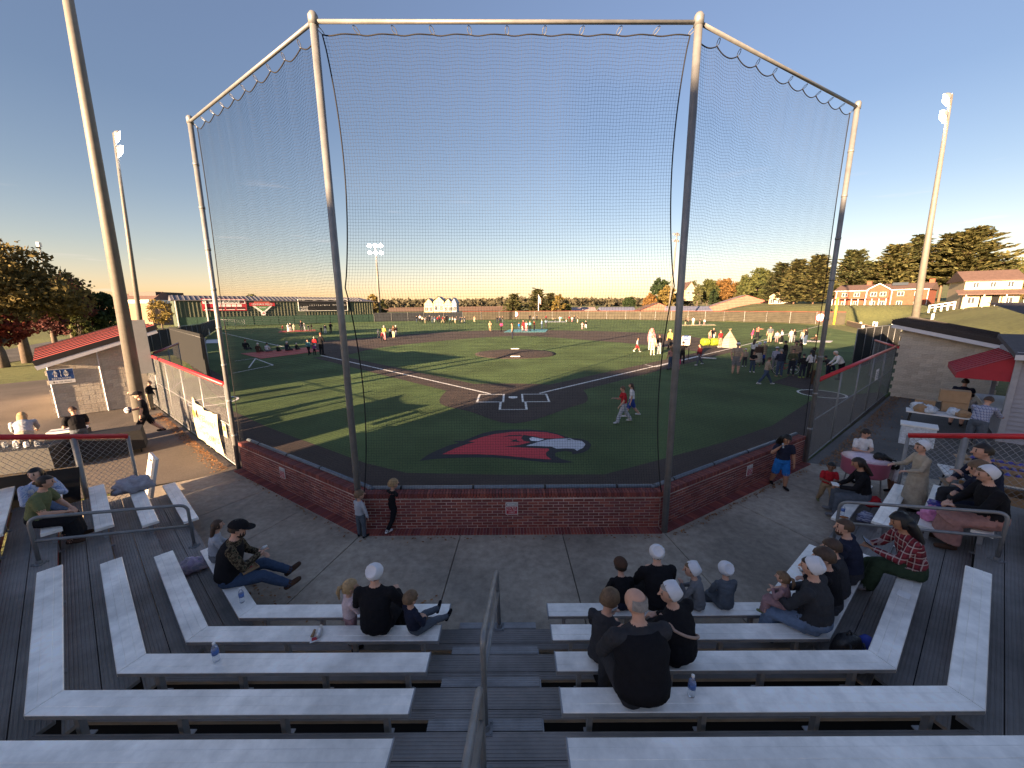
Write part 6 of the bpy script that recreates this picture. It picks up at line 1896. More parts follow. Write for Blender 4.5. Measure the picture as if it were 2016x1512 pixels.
p = seat_wu(1, -1, 452); P2('capman', 'bearded man in black cap and camouflage hoodie with a vest, legs stretched out', p, -62, h_sit(p, 460, 1033), dict(legs=[(86, 8, 34), (80, 2, 28)], toe=30), [(22, 12, 88, -45), (26, 14, 108, -45)], 14, head=(-8, -12), shirt='camo', pants='denim', shoes='brown', hair=('dark', 'short'), hat='cap', hatc='black', beard=True, girth=1.2, seated=True, vest='black')
p = seat_wu(1, -1, 424); P2('longhair', 'woman with long brown hair hidden behind the man in the black cap', p, -50, h_sit(p, 432, 1030), SIT, A_LAP, 8, shirt='lgrey', pants='grey', hair=('brown', 'long'), seated=True, detail=2)
p = seat_w(4, -1, 3.75) + Vector((-.2, 0, 0)); P2('greentee', 'woman in green t-shirt and black skirt with her hair clipped up', p, -62, h_sit(p, 78, 943), SIT, A_LAP, 16, head=(4, -6), shirt='sage', pants='black', sleeves='short', legs='bare', skirt=.2, shoes='brown', hair=('dark', 'bun'), girth=1.2, seated=True)
p = seat_w(4, -1, 4.45) + Vector((-.16, 0, 0)); P2('bluetop', 'dark haired woman in light blue patterned top eating at far left', p, -108, h_sit(p, 92, 922), SIT, A_EAT, 10, head=(-52, -2), shirt='tiedye', pants='ldenim', hair=('black', 'long'), girth=1.15, seated=True, skin='pale')
# right of the stairs
p = seat_c(4, 1258); P2('oldman', 'balding grey haired man in a black quilted vest on the fourth bench', p, 8, h_sit(p, 1256, 1198), SIT, [(26, 12, 66, -40), (30, 10, 80, -48)], 13, head=(22, -8), shirt='charcoal', pants='charcoal', hair=('grey', 'bald'), girth=1.45, seated=True, vest='black')
p = seat_c(3, 1332); P2('grandma', 'grey haired woman in black with white head covering turned to the left', p, 28, h_sit(p, 1322, 1164), SIT, [(26, 14, 96, -30), (26, 12, 70, -40)], 10, side=-5, head=(58, -2), shirt='black', pants='black', skirt=.2, hat='kapp', hair=('grey', 'under'), girth=1.4, seated=True, strap=True)
p = seat_c(3, 1180); P2('boyR', 'brown haired boy in dark plum jacket eating on the third bench', p, -40, h_sit(p, 1180, 1182), SIT, A_EAT, 12, head=(-14, -8), shirt='charcoal', pants='charcoal', hair=('light', 'kid'), child=.5, girth=1.05, seated=True)
p = seat_c(1, 1222); P2('boyR1', 'boy with a black cap and black jacket on the front bench', p, 4, h_sit(p, 1224, 1118), SIT, A_LAP, 14, shirt='black', pants='navy', hair=('dark', 'short'), hat='beanie', hatc='brown', child=.5, girth=1.05, seated=True)
p = seat_c(1, 1292); P2('momR1', 'broad woman in black dress and white head covering on the front bench', p, 4, h_sit(p, 1298, 1091), SIT, [(24, 14, 74, -42), (24, 14, 104, -42)], 12, head=(-16, -6), shirt='black', pants='black', skirt=.2, hat='kapp', hair=('dark', 'under'), girth=1.38, seated=True)
p = seat_c(1, 1372); P2('girlR1', 'small girl in grey dress and white head covering looking left', p, 48, h_sit(p, 1366, 1122), SIT, A_EAT, 14, head=(30, -2), shirt='grey', pants='grey', skirt=.2, hat='kapp', hair=('light', 'under'), child=.8, girth=1.05, seated=True)
p = seat_c(1, 1424); P2('girlR2', 'small girl in slate coat and white head covering facing the field', p, 4, h_sit(p, 1426, 1122), SIT, A_LAP, 8, shirt='slate', pants='slate', skirt=.2, hat='kapp', hair=('light', 'under'), child=.75, girth=1.1, seated=True)
p = seat_c(2, 1598); P2('momR2', 'woman in dark grey cardigan and blue skirt holding a toddler on the second bench', p, 36, h_sit(p, 1596, 1114), SIT, [(34, 12, 78, -40), (36, 14, 74, -48)], 8, head=(14, -8), shirt='charcoal', pants='ldenim', skirt=.2, hat='kapp', hair=('dark', 'under'), girth=1.4, seated=True)
p = seat_c(2, 1562) + Vector((-.05, .16, .17)); P2('todR', 'toddler girl with pigtails in mauve dress on a woman\'s lap', p, 40, .82, SIT, A_EAT, 6, head=(0, -4), shirt='mauve', pants='mauve', skirt=.2, legs='bare', shoes='sage', hair=('light', 'pony'), child=1.0, girth=1.1, seated=True)
p = seat_w(2, 1, .25); P2('boyR3', 'brown haired boy in black sitting next to the woman with toddler', p, 42, h_sit(p, 1612, 1096), SIT, A_EAT, 12, head=(24, -4), shirt='black', pants='charcoal', hair=('brown', 'kid'), child=.55, girth=1.05, seated=True)
p = seat_w(2, 1, .68); P2('boyR4', 'brown haired boy in grey sweater beside the man in navy', p, 42, h_sit(p, 1640, 1076), SIT, A_LAP, 14, head=(24, -2), shirt='charcoal', pants='charcoal', hair=('brown', 'kid'), child=.4, girth=1.05, seated=True)
p = seat_w(2, 1, 1.15); P2('navyman', 'bearded man in navy sweater at the end of the second bench', p, 42, h_sit(p, 1668, 1034), SIT, A_LAP, 10, head=(26, -2), shirt='navy', pants='charcoal', hair=('brown', 'short'), beard=True, girth=1.25, seated=True)
p = seat_w(3, 1, 1.62); P2('plaidlady', 'woman in red plaid shirt with long black curls looking at a phone', p, 68, h_sit(p, 1812, 1018), dict(legs=[(92, -4, 84), (74, 8, 72)]), [(34, 8, 98, -35), (30, 8, 102, -40)], 18, head=(6, -18), shirt='plaid_red', pants='dkgreen', shoes='grey', legs='loose', hair=('black', 'curly'), girth=1.2, seated=True, skin='tan')
p = wing_pt(1, seat_y(3) + .2, 5.3); p.z = deck_z(3); P2('beigegirl', 'girl in cream sweater and long beige skirt standing by the wing fence', p, 76, h_st(p, 1855, 868), STAND, [(24, 8, 80, -8), (30, 8, 84, -10)], 3, head=(6, -8), shirt='beige', pants='beige', skirt=.03, hat='kapp', hair=('light', 'under'), child=.35, girth=1.12)
p = seat_w(4, 1, 3.72) + Vector((.1, 0, 0)); P2('pinkskirt', 'woman in black jacket, white head covering and pink skirt at right', p, 62, h_sit(p, 1968, 926), SIT, [(30, 10, 76, -40), (30, 10, 76, -40)], 12, head=(8, -10), shirt='black', pants='rose', skirt=.2, shoes='brown', hat='kapp', hair=('light', 'under'), girth=1.35, seated=True)
p = seat_w(4, 1, 4.35); P2('boyR5', 'boy in navy sweater eating beside the woman with pink skirt', p, 66, h_sit(p, 1950, 915), SIT, A_EAT, 14, head=(4, -8), shirt='navy', pants='navy', hair=('light', 'kid'), child=.5, seated=True)
p = seat_w(4, 1, 4.95); P2('glassman', 'man with glasses in dark jacket over a light blue collar', p, 66, h_sit(p, 1978, 880), SIT, A_EAT, 12, head=(4, -4), shirt='navy', pants='charcoal', hair=('dark', 'short'), girth=1.2, seated=True)
p = seat_w(1, 1, 4.75) + Vector((.14, -.04, 0)); P2('ponylady', 'woman in black jacket with long dark ponytail on the front bench of the right block', p, 62, h_sit(p, 1698, 905), SIT, [(26, 8, 72, -36), (26, 8, 74, -38)], 12, head=(6, -20), shirt='black', pants='slate', shoes='grey', legs='loose', hair=('dark', 'long'), seated=True, skin='tan')
# standing on the plaza
G = gp
p = G(713, 1057); P2('kidgrey', 'small boy in grey hoodie reaching for the net post', p, -28, h_st(p, 712, 964), STAND, [(70, 30, 120, 10), (6, 16, 10, 10)], 0, head=(-34, 6), shirt='lgrey', pants='slate', shoes='black', hair=('light', 'kid'), child=.95, girth=1.1)
p = G(776, 1040); P2('kidblack', 'blond boy in black holding a water bottle at the brick wall', p, -32, h_st(p, 768, 940), WALK, [(40, 18, 90, 0), (26, 6, 100, -20)], 4, head=(-20, 4), shirt='black', pants='black', shoes='white', hair=('blond', 'kid'), child=.9, girth=1.05)
p = G(1533, 960); P2('phoneboy', 'boy in navy t-shirt and bright blue shorts talking on a phone', p, 168, h_st(p, 1536, 853), dict(legs=[(8, 4, 6), (-12, 4, 14)]), [(4, 12, 10, 6), (40, 38, 158, -30)], 4, head=(4, -24), skin='tan', shirt='navy', pants='blue', sleeves='short', legs='shorts', hair=('black', 'curly'), child=.25, girth=1.2)
p = G(1622, 992); P2('redboy', 'boy in red t-shirt and tan trousers hurrying across the concrete', p, 158, h_st(p, 1631, 902), dict(legs=[(36, 4, 42), (-14, 3, 20)]), A_HOLD, 8, head=(-22, -14), skin='brown', shirt='red', pants='tan', sleeves='short', shoes='sage', hair=('black', 'short'), child=.7, girth=1.05)
p = G(1684, 948); P2('whitetee', 'boy in white t-shirt and red shorts by the right fence', p, 172, h_st(p, 1694, 842), STAND, A_HOLD, 2, head=(14, -12), shirt='white', pants='red', sleeves='short', legs='shorts', shoes='black', hair=('dark', 'kid'), child=.3)
p = G(1752, 972); P2('flower', 'person in black flower print top bending forward', p, 98, 1.42, dict(legs=[(18, 4, 20), (-6, 4, 6)]), [(40, 4, 70, -6), (46, 6, 76, -6)], 62, head=(0, -50), skin='brown', shirt='flower', pants='white', sleeves='short', legs='shorts', hair=('black', 'curly'), child=.2, girth=1.1)
p = G(1912, 892); P2('plaidman', 'man in blue plaid shirt leaning over the food table', p, -70, h_st(p, 1915, 782) * 1.04, STAND, [(44, 8, 80, -8), (44, 8, 80, -8)], 22, head=(-4, -24), shirt='plaid_blue', pants='slate', hair=('brown', 'short'), girth=1.2)
p = G(1880, 838); P2('shortsman', 'man in navy t-shirt and grey shorts standing under the awning', p, -55, 1.82, STAND, A_FWD, 10, shirt='navy', pants='grey', sleeves='short', legs='shorts', hair=('dark', 'short'), girth=1.15)
p = G(1898, 836); P2('servkid', 'small dark haired child at the serving counter', p, -60, 1.25, STAND, A_FWD, 4, shirt='white', pants='charcoal', hair=('dark', 'kid'), child=.6)
# left side
p = G(64, 916); P2('bendlady', 'blond woman in pale sweatsuit bending over a table at left', p, 48, h_st(p, 60, 822) * 1.22, STAND, [(40, 6, 60, -6), (46, 6, 66, -6)], 48, head=(0, -30), shirt='lgrey', pants='beige', hair=('blond', 'long'), girth=1.15)
p = G(167, 900); P2('blackman', 'man in black t-shirt and jeans looking at his hands at left', p, 62, h_st(p, 160, 800), STAND, A_HOLD, 8, head=(4, -24), shirt='black', pants='slate', sleeves='short', hair=('brown', 'short'), girth=1.25)
p = G(293, 858); P2('walkboy', 'boy in black cap, t-shirt and shorts walking with a ball', p, 132, h_st(p, 288, 766), dict(legs=[(28, 4, 16), (-24, 4, 18)]), [(6, 10, 14, 2), (14, 8, 84, -20)], 4, head=(10, 0), shirt='black', pants='black', sleeves='short', legs='shorts', shoes='black', hair=('brown', 'short'), hat='cap', child=.2)
p = G(277, 812); P2('bald1', 'bald man in black jacket standing beside the thick pole', p, 118, h_st(p, 276, 746), STAND, A_HOLD, 4, shirt='black', pants='khaki', hair=('dark', 'buzz'), girth=1.2)
p = G(300, 806); P2('bald2', 'bald man in black leaning an arm on the chain link fence', p, -62, h_st(p, 290, 750), STAND, [(6, 10, 20, 0), (72, 10, 84, -4)], 6, shirt='black', pants='khaki', hair=('dark', 'buzz'), girth=1.25)

# ---- people on the field
FG_ = 'people out on the ball field'
def field(u, v, vt, face, label, pose=STAND, arms=A_DOWN, lean=3, detail=1, grp=FG_, **k):
    p = gp(u, v); h = max(.8, h_st(p, u, vt))
    if lean > 25: h *= 1.0 + (lean - 25) * .004
    ch = max(0.0, min(1.0, (1.5 - h) / .6))
    k.setdefault('child', ch * .8)
    return person(label, p, face, h, pose, arms, lean, detail=detail, group=grp, **k)
field(1226, 832, 757, 92, 'child in red t-shirt and wide plaid trousers walking near home plate', dict(legs=[(26, 5, 10), (-24, 4, 10)]), [(10, 8, 40, -4), (20, 8, 100, -12)], 4, 2, shirt='red', pants='plaid_pants', sleeves='short', legs='loose', shoes='white', hair=('light', 'kid'))
field(1242, 820, 752, 80, 'girl with long hair in white top and blue shorts behind the red shirted child', WALK, A_DOWN, 3, 2, shirt='white', pants='royal', sleeves='short', legs='shorts', shoes='white', hair=('brown', 'long'))
# group by the first base line
field(1447, 736, 674, -40, 'man in white cap, tan plaid shirt and grey shorts at the edge of the group', shirt='plaid_tan', pants='grey', sleeves='short', legs='shorts', shoes='tan', hat='cap', hatc='white', girth=1.15, arms=A_BACK, hair=('grey', 'short'))
field(1465, 722, 686, -20, 'child in white cap and pale plaid shirt beside the man in shorts', shirt='plaid_tan', pants='charcoal', hat='cap', hatc='white', shoes='white')
field(1480, 733, 691, 160, 'boy in black t-shirt and jeans turned to the stands', shirt='black', pants='denim', sleeves='short', shoes='white', hair=('brown', 'kid'), arms=A_HOLD)
field(1491, 722, 673.5, -10, 'woman in brown top, beige skirt and white head covering from behind', shirt='brown', pants='beige', skirt=.16, hat='kapp', shoes='tan', girth=1.2)
field(1502, 718, 693, 20, 'child in bright blue beside the woman in brown', shirt='royal', pants='navy', hair=('blond', 'kid'))
field(1481, 712, 668, -60, 'woman in white jumper with arms folded', shirt='white', pants='black', hair=('brown', 'long'), arms=A_CROSS)
field(1502, 714, 672, 10, 'woman in tan dress and white head covering behind the group', shirt='tan', pants='tan', skirt=.12, hat='kapp')
field(1506, 757, 699, -100, 'person in checked shirt and blue jeans striding along', dict(legs=[(32, 4, 6), (-30, 4, 8)]), A_CROSS, 5, shirt='plaid_tan', pants='denim', shoes='white', hair=('brown', 'short'))
field(1533, 742, 687, -8, 'man in navy sweater and jeans with grey hair, back turned', shirt='navy', pants='denim', shoes='tan', hair=('grey', 'short'), girth=1.15, arms=A_HOLD)
field(1524, 731, 682.5, -50, 'person in pale plaid shirt half hidden by the navy sweater', shirt='plaid_blue', pants='grey', hat='cap', hatc='white')
field(1543, 716, 670.5, 30, 'person in black hoodie with hood hair behind the wheel', shirt='black', pants='charcoal', hair=('black', 'short'), girth=1.15)
field(1560, 729, 670, 176, 'large man in tan sweatshirt and dark cap facing the stands', shirt='tan', pants='denim', hat='cap', hatc='charcoal', girth=1.35, beard=True, hair=('brown', 'short'), arms=A_HOLD, shoes='white')
field(1556, 740, 686, 150, 'boy in olive jumper standing in front of the large man', shirt='olive', pants='navy', hair=('brown', 'kid'), shoes='tan', arms=A_HOLD)
field(1572, 715, 667.5, 60, 'woman with long light brown hair in brown top', shirt='brown', pants='charcoal', hair=('light', 'long'))
field(1593, 745, 688.5, 4, 'woman in white blouse and black trousers with a waist bag', shirt='white', pants='black', hair=('black', 'long'), shoes='grey', legs='loose', arms=A_HOLD)
field(1578, 744, 696, -10, 'boy in dark clothes with lime green shoes', shirt='black', pants='navy', hair=('dark', 'kid'), shoes='green')
field(1597, 734, 684, -30, 'man with dark brimmed hat behind the white blouse', shirt='sage', pants='charcoal', hat='hat', hatc='brown')
field(1652, 748, 689, 70, 'white haired woman in white shirt bending to the left', dict(legs=[(8, 4, 4), (0, 4, 0)]), [(20, 6, 50, -10), (24, 6, 50, -10)], 30, shirt='white', pants='black', hair=('white', 'short'), girth=1.2)
field(1628, 745, 699, 20, 'man in dark grey t-shirt stooping behind the fence', STAND, A_FWD, 24, shirt='charcoal', pants='navy', sleeves='short', hair=('black', 'short'), girth=1.15, skin='tan')
field(1640, 740, 704, 50, 'dark haired person in navy squatting by the white haired woman', dict(legs=[(70, 8, 90), (60, 8, 90)]), A_FWD, 20, shirt='navy', pants='navy', hair=('dark', 'short'))
field(1602, 757, 706, -20, 'person in brown trousers half hidden by the right outer post', shirt='sage', pants='brown', hair=('brown', 'short'), shoes='brown')
field(1480, 668, 646, 60, 'girl in hot pink dress leaning back', shirt='hotpink', pants='hotpink', skirt=.4, legs='bare', hair=('dark', 'pony'), lean=-12)
field(1490, 669, 641, -80, 'woman in coral shirt and black skirt with an arm held out', shirt='coral', pants='black', sleeves='short', skirt=.2, hair=('dark', 'bun'), arms=[(6, 10, 14, 0), (80, 20, 92, 0)])
field(1514, 675, 641, -10, 'man in slate polo shirt and khaki trousers', shirt='slate', pants='khaki', sleeves='short', hair=('dark', 'short'), girth=1.1)
field(1528, 675, 651, -40, 'child in pale shirt near the man in khaki', shirt='lgrey', pants='mauve', hair=('brown', 'kid'))
field(1538, 676, 647, 30, 'girl in grey top and black leggings with long hair', shirt='lgrey', pants='black', hair=('dark', 'long'), shoes='white')
field(1556, 675, 647, 0, 'person in pale grey clothes beside a dark haired one', shirt='lgrey', pants='lgrey', hair=('dark', 'short'))
field(1561, 674, 648, 150, 'dark haired person in black vest facing the stands', shirt='black', pants='grey', hair=('dark', 'long'))
field(1579, 677, 648, -30, 'blond woman in pale top beside the black shirted one', shirt='beige', pants='ldenim', hair=('light', 'long'), shoes='white')
field(1585, 678, 646, 30, 'woman in black top and blue jeans with long hair', shirt='black', pants='denim', hair=('dark', 'long'), shoes='white', girth=1.15)
p = gp(1607, 672); person('person in dark clothes sitting on a pale blanket near first base', (p.x, p.y, .02), 80, 1.6, dict(legs=[(95, 10, 40), (95, 6, 50)]), A_FWD, 8, shirt='brown', pants='charcoal', hair=('dark', 'short'), seated=True, group=FG_)
# infield, right part
field(1254, 693, 663.5, -110, 'child in white top and red shorts walking on the infield', WALK, shirt='lgrey', pants='red', legs='shorts', shoes='white', hair=('brown', 'kid'))
field(1281, 689, 646, 170, 'person in a pink costume with a big round pink head', shirt='pink', pants='cream', hair=('pink', 'curly'), girth=1.45, shoes='white', child=.9)
field(1284, 699, 659, 175, 'child in cream tracksuit in front of the pink costume', shirt='cream', pants='cream', hair=('brown', 'long'), shoes='white')
field(1297, 697, 657.5, 10, 'boy in black shirt and pale trousers next to the pink costume', shirt='black', pants='lgrey', hair=('brown', 'kid'), shoes='white')
field(1318, 687, 648, 120, 'man in yellow top behind the right net post', shirt='yellow', pants='black', hat='cap', hatc='cream', hair=('brown', 'short'))
field(1319, 728, 681, 20, 'woman in pale pink top and jeans left of the net post', shirt='rose', pants='denim', hair=('light', 'long'))
field(1334, 730, 701, -20, 'little girl in pink beside the net post', shirt='hotpink', pants='pink', hair=('brown', 'pony'))
field(1342, 716, 672, -30, 'man in black holding up a framed board', shirt='black', pants='black', hair=('dark', 'short'), arms=[(70, 10, 100, 0), (70, 10, 100, 0)])
field(1376, 719, 676, 98, 'person in dark red plaid shirt walking to the left', WALK, shirt='maroon', pants='slate', hair=('dark', 'short'), shoes='white')
field(1403, 673, 645, 150, 'man in black t-shirt near the green barrels', shirt='black', pants='lgrey', sleeves='short', hair=('dark', 'short'))
field(1396, 675, 649, -150, 'woman in pale vest beside the man in black', shirt='beige', pants='mauve', sleeves='short', hair=('dark', 'long'))
field(1417, 684, 650, 20, 'man in red shirt and khaki trousers beside the small tent', shirt='red', pants='khaki', sleeves='short', hair=('light', 'short'), shoes='white')
# outfield groups
def crowd(lst, grp, d=0):
    for (u, v, vt, face, shirt, pants, hair, label) in lst:
        field(u, v, vt, face, label, detail=d, grp=grp, shirt=shirt, pants=pants, hair=hair, arms=rng.choice([A_DOWN, A_HOLD, A_CROSS]), pose=rng.choice([STAND, STAND, WALK]))
crowd([(965, 653, 631, 180, 'tan', 'tan', ('light', 'short'), 'person all in tan standing alone in shallow centre field'), (987, 653, 632, -30, 'hotpink', 'black', ('dark', 'long'), 'person in hot pink top and black leggings in shallow centre'),
       (979, 636, 622.5, 0, 'black', 'navy', ('dark', 'short'), 'first of three dark figures in centre field'), (984.5, 637, 622, 170, 'navy', 'black', ('dark', 'short'), 'second of three dark figures in centre field'), (990, 636, 622.5, 90, 'black', 'slate', ('brown', 'short'), 'third of three dark figures in centre field'),
       (1009, 667, 636, 95, 'tan', 'navy', ('brown', 'short'), 'runner in tan shirt and dark trousers left of the teal mat'),
       (1022, 651, 634, 40, 'blue', 'denim', ('light', 'kid'), 'child in blue on the teal mat'), (1029, 650, 636, 10, 'orange', 'white', ('brown', 'kid'), 'child in orange on the teal mat'), (1030.5, 652, 630, 150, 'maroon', 'maroon', ('dark', 'long'), 'woman in maroon on the teal mat'),
       (1036, 652, 632, 0, 'white', 'pink', ('light', 'long'), 'girl in white and pink on the teal mat'), (1043, 652, 631, -40, 'teal', 'black', ('light', 'short'), 'person in teal shirt on the mat'), (1052, 650, 631, 60, 'orange', 'mauve', ('dark', 'short'), 'person in orange top at the mat edge'),
       (1067, 648, 629, 90, 'sky', 'denim', ('grey', 'short'), 'person in denim blue right of the mat'), (1075, 646, 627, 0, 'ldenim', 'charcoal', ('dark', 'long'), 'taller person in pale denim right of the mat'),
       (1043, 631, 618, 0, 'black', 'black', ('dark', 'short'), 'dark figure by the fence beyond the mat'), (1050, 633, 622, 180, 'grey', 'navy', ('brown', 'short'), 'grey shirted figure beyond the mat'), (1057, 632, 620, 40, 'navy', 'black', ('dark', 'short'), 'navy figure left of the flag pole'),
       (1075, 633, 620, 0, 'maroon', 'black', ('dark', 'short'), 'maroon figure beside the flag pole'),
       (1089, 634, 625, 0, 'tan', 'navy', ('brown', 'kid'), 'crouched tan figure on the far blanket'), (1094, 634, 626, 40, 'navy', 'slate', ('dark', 'kid'), 'crouched navy figure on the far blanket'), (1102, 634, 622, 0, 'white', 'lgrey', ('light', 'short'), 'white shirted figure at the far blanket'), (1106, 634, 621.5, 30, 'teal', 'olive', ('brown', 'short'), 'teal shirted figure at the far blanket'),
       (1115, 634, 627, 20, 'rose', 'white', ('light', 'kid'), 'seated pale figure on the far blanket'), (1120.5, 634, 621, 0, 'maroon', 'brown', ('dark', 'short'), 'maroon shirted figure right of the far blanket'), (1126, 634, 623, -40, 'white', 'pink', ('light', 'long'), 'pale figure right of the far blanket'), (1131, 634, 620, 60, 'navy', 'navy', ('dark', 'short'), 'tall navy figure right of the far blanket'), (1137, 636, 622, -90, 'black', 'cream', ('dark', 'short'), 'striding figure in black with pale legs'),
       (1146, 648.5, 634, 180, 'pink', 'pink', ('light', 'kid'), 'girl in pale pink in right centre field'), (1153, 647, 631, 175, 'black', 'white', ('white', 'short'), 'boy in black shirt and white trousers next to the pink girl'),
       (934, 634, 622, 180, 'tan', 'cream', ('light', 'short'), 'tan clothed figure left of centre field')], 'people in centre field')
rc = random.Random(31)
cols_ = ['black', 'navy', 'white', 'lgrey', 'red', 'teal', 'slate', 'brown', 'charcoal', 'maroon', 'cream', 'denim']
desc = {'black': 'black', 'navy': 'navy', 'white': 'white', 'lgrey': 'pale grey', 'red': 'red', 'teal': 'teal', 'slate': 'slate', 'brown': 'brown', 'charcoal': 'charcoal', 'maroon': 'maroon', 'cream': 'cream', 'denim': 'denim blue'}
ordn = ['first', 'second', 'third', 'fourth', 'fifth', 'sixth', 'seventh', 'eighth', 'ninth', 'tenth', 'eleventh', 'twelfth', 'thirteenth', 'fourteenth', 'fifteenth', 'sixteenth', 'seventeenth', 'eighteenth', 'nineteenth', 'twentieth']
lst = []
for i in range(20):
    u = 822 + i * 4.9 + rc.uniform(-1.2, 1.2); c = cols_[(i * 5) % 12]; c = {13: 'teal', 1: 'white', 10: 'red'}.get(i, c)
    v = 635.5 + rc.uniform(-1.2, 2.0)
    lst.append((u, v, v - rc.uniform(11.5, 15), rc.uniform(-180, 180), c, rc.choice(['black', 'denim', 'lgrey', 'khaki', 'navy']), (rc.choice(['brown', 'dark', 'light', 'grey']), rc.choice(['short', 'long'])), f'{ordn[i]} from left in the crowd before the yellow houses, {desc[c]} top'))
crowd(lst, 'crowd in left centre field')
crowd([(745, 666, 648, 0, 'slate', 'grey', ('white', 'kid'), 'small child in slate left of the cap wearing pair'), (757, 670, 641, -20, 'yellow', 'pink', ('white', 'short'), 'person in yellow top and pink trousers on the infield dirt'), (753, 671, 652, 30, 'maroon', 'black', ('dark', 'kid'), 'child in maroon in front of the yellow top'),
       (769, 663, 645, 0, 'white', 'black', ('brown', 'kid'), 'child in white shirt between the two adults'), (775.5, 666, 640, 10, 'brown', 'cream', ('red', 'short'), 'person in brown shirt and cream trousers on the dirt'), (780, 663, 639.5, -20, 'black', 'lgrey', ('white', 'short'), 'person in black behind the brown shirt')], 'family walking on the infield dirt', 1)
# left side of the field
field(382, 708, 669, -70, 'umpire like man all in black walking near third base', WALK, shirt='black', pants='black', sleeves='short', hat='cap', hatc='black')
field(413, 661, 647, 100, 'child with white shirt standing by the camp chair', shirt='cream', pants='white', hair=('white', 'kid'), detail=0)
crowd([(609, 699, 667, 175, 'teal', 'black', ('dark', 'long'), 'girl in teal jacket standing on the red tarp'), (620, 699, 676, 10, 'purple', 'black', ('dark', 'kid'), 'child in purple jacket with green bag'), (634, 699, 654.5, -20, 'black', 'black', ('red', 'short'), 'tall person in black at the right end of the red tarp'), (621, 690, 662, 180, 'red', 'white', ('white', 'short'), 'white haired person in red and white behind the tarp'),
       (594, 652, 631, 20, 'black', 'navy', ('red', 'short'), 'tall figure in black on the far red mat'), (600, 652, 636, 0, 'slate', 'lgrey', ('white', 'short'), 'grey figure with white cap on the far mat'), (608, 652, 639, 60, 'navy', 'grey', ('dark', 'kid'), 'navy figure at the right of the far mat'), (614, 651, 638, 0, 'brown', 'cream', ('dark', 'short'), 'brown figure standing off the far mat'),
       (568, 654, 637, 0, 'lgrey', 'white', ('white', 'short'), 'pale figure on the far red mat'), (573, 653, 636, 40, 'charcoal', 'lgrey', ('white', 'short'), 'charcoal figure with white cap on the far mat'), (579, 653, 637, 0, 'beige', 'cream', ('white', 'short'), 'beige figure in the middle of the far mat'), (633, 657, 642, 0, 'black', 'charcoal', ('dark', 'kid'), 'child in black left of the net post'), (641, 657, 638, 10, 'navy', 'white', ('dark', 'short'), 'person in navy with pale trousers by the net post'), (652, 657, 634, 0, 'black', 'charcoal', ('dark', 'short'), 'adult in black carrying a red costume by the net post'), (557, 652, 640, -90, 'red', 'black', ('dark', 'short'), 'person in red at the left of the far mat')], 'people on the left field mats', 1)
for u, v, vt, f, sh, pn, ha, lab in ((484, 688, 669, 10, 'black', 'charcoal', ('red', 'short'), 'person in black seated at the left end of the red tarp'), (508, 693, 676, 0, 'brown', 'brown', ('white', 'short'), 'white capped person in brown seated on the tarp'), (526, 692, 676, 0, 'white', 'grey', ('dark', 'short'), 'person in white t-shirt seated on the tarp'),
                                (547, 691, 680, 0, 'black', 'black', ('white', 'kid'), 'small child in black seated on the tarp'), (565, 690, 673, -10, 'navy', 'charcoal', ('white', 'short'), 'person in navy with white cap seated on the tarp'), (584, 688, 676, 0, 'black', 'charcoal', ('white', 'kid'), 'child in black with white cap seated at the tarp\'s right')):
    p = gp(u, v + 1); h = (at_y(u, vt, p.y).z) / .53
    person(lab, (p.x, p.y, .03), f, h, dict(legs=[(95, 12, 30), (95, 12, 40)]), A_LAP, 6, shirt=sh, pants=pn, hair=ha, seated=True, detail=1, group='people sitting on the red tarp', child=max(0, min(.8, (1.5 - h) / .6)))
for u, vt, sh, ha, lab in ((1338, 624, 'brown', ('dark', 'short'), 'brown figure beside the right net post on the far mat'), (1349, 626, 'black', ('dark', 'kid'), 'dark figure crouched on the far yellow mat'), (1354, 624, 'rose', ('light', 'short'), 'pinkish figure on the far yellow mat'), (1364, 623, 'lgrey', ('dark', 'short'), 'pale standing figure on the far yellow mat'), (1377, 627, 'brown', ('dark', 'short'), 'brown figure at the right of the yellow mat'), (1386, 627, 'white', ('light', 'short'), 'white figure at the right end of the yellow mat')):
    field(u, 640.5, vt, rc.uniform(-180, 180), lab, detail=0, grp='people on the yellow mat in right field', shirt=sh, pants=rc.choice(['charcoal', 'cream', 'mauve']), hair=ha)
flush_people()

# ------------------------------------------------------------------ things people brought
def clear_plastic():
    m = mat('clear_bottle', (.86, .90, .95), .06, 0, 0)
    b = m.node_tree.nodes['Principled BSDF']; b.inputs['Transmission Weight'].default_value = .85; b.inputs['IOR'].default_value = 1.25
    return m
M_CLR = clear_plastic(); M_LBL = mat('bottle_label_blue', (.08, .16, .42), .4, 0, .3, 20)
M_CARD = mat('cardboard', (.34, .22, .125), .9, 0, .12, 6); M_FOIL = mat('crumpled_foil', (.70, .71, .73), .28, .8, .2, 40, .8, 60)
M_PURP = mat('purple_chip_bag', (.075, .06, .30), .3, .1, .6, 9, .5, 30); M_PAPER = mat('white_paper', (.75, .74, .72), .8, 0, .06, 10)
def bottle(label, p, rot=None, s=1.0):
    o = empty('water_bottle', p, 0, label, 'bottle', 'clear plastic water bottles')
    if rot: o.rotation_euler = rot
    MB().lathe([(.028 * s, 0), (.033 * s, .008 * s), (.033 * s, .075 * s), (.030 * s, .085 * s), (.033 * s, .095 * s), (.033 * s, .145 * s), (.026 * s, .175 * s), (.013 * s, .198 * s), (.013 * s, .208 * s)], 14).build('shell', M_CLR, o, True)
    MB().lathe([(.0338 * s, .088 * s), (.0338 * s, .14 * s)], 14).build('label_band', M_LBL, o, True)
    MB().lathe([(.0155 * s, .206 * s), (.0155 * s, .224 * s), (.014 * s, .226 * s)], 12).build('bottle_cap', M_WHITE, o, True)
    return o
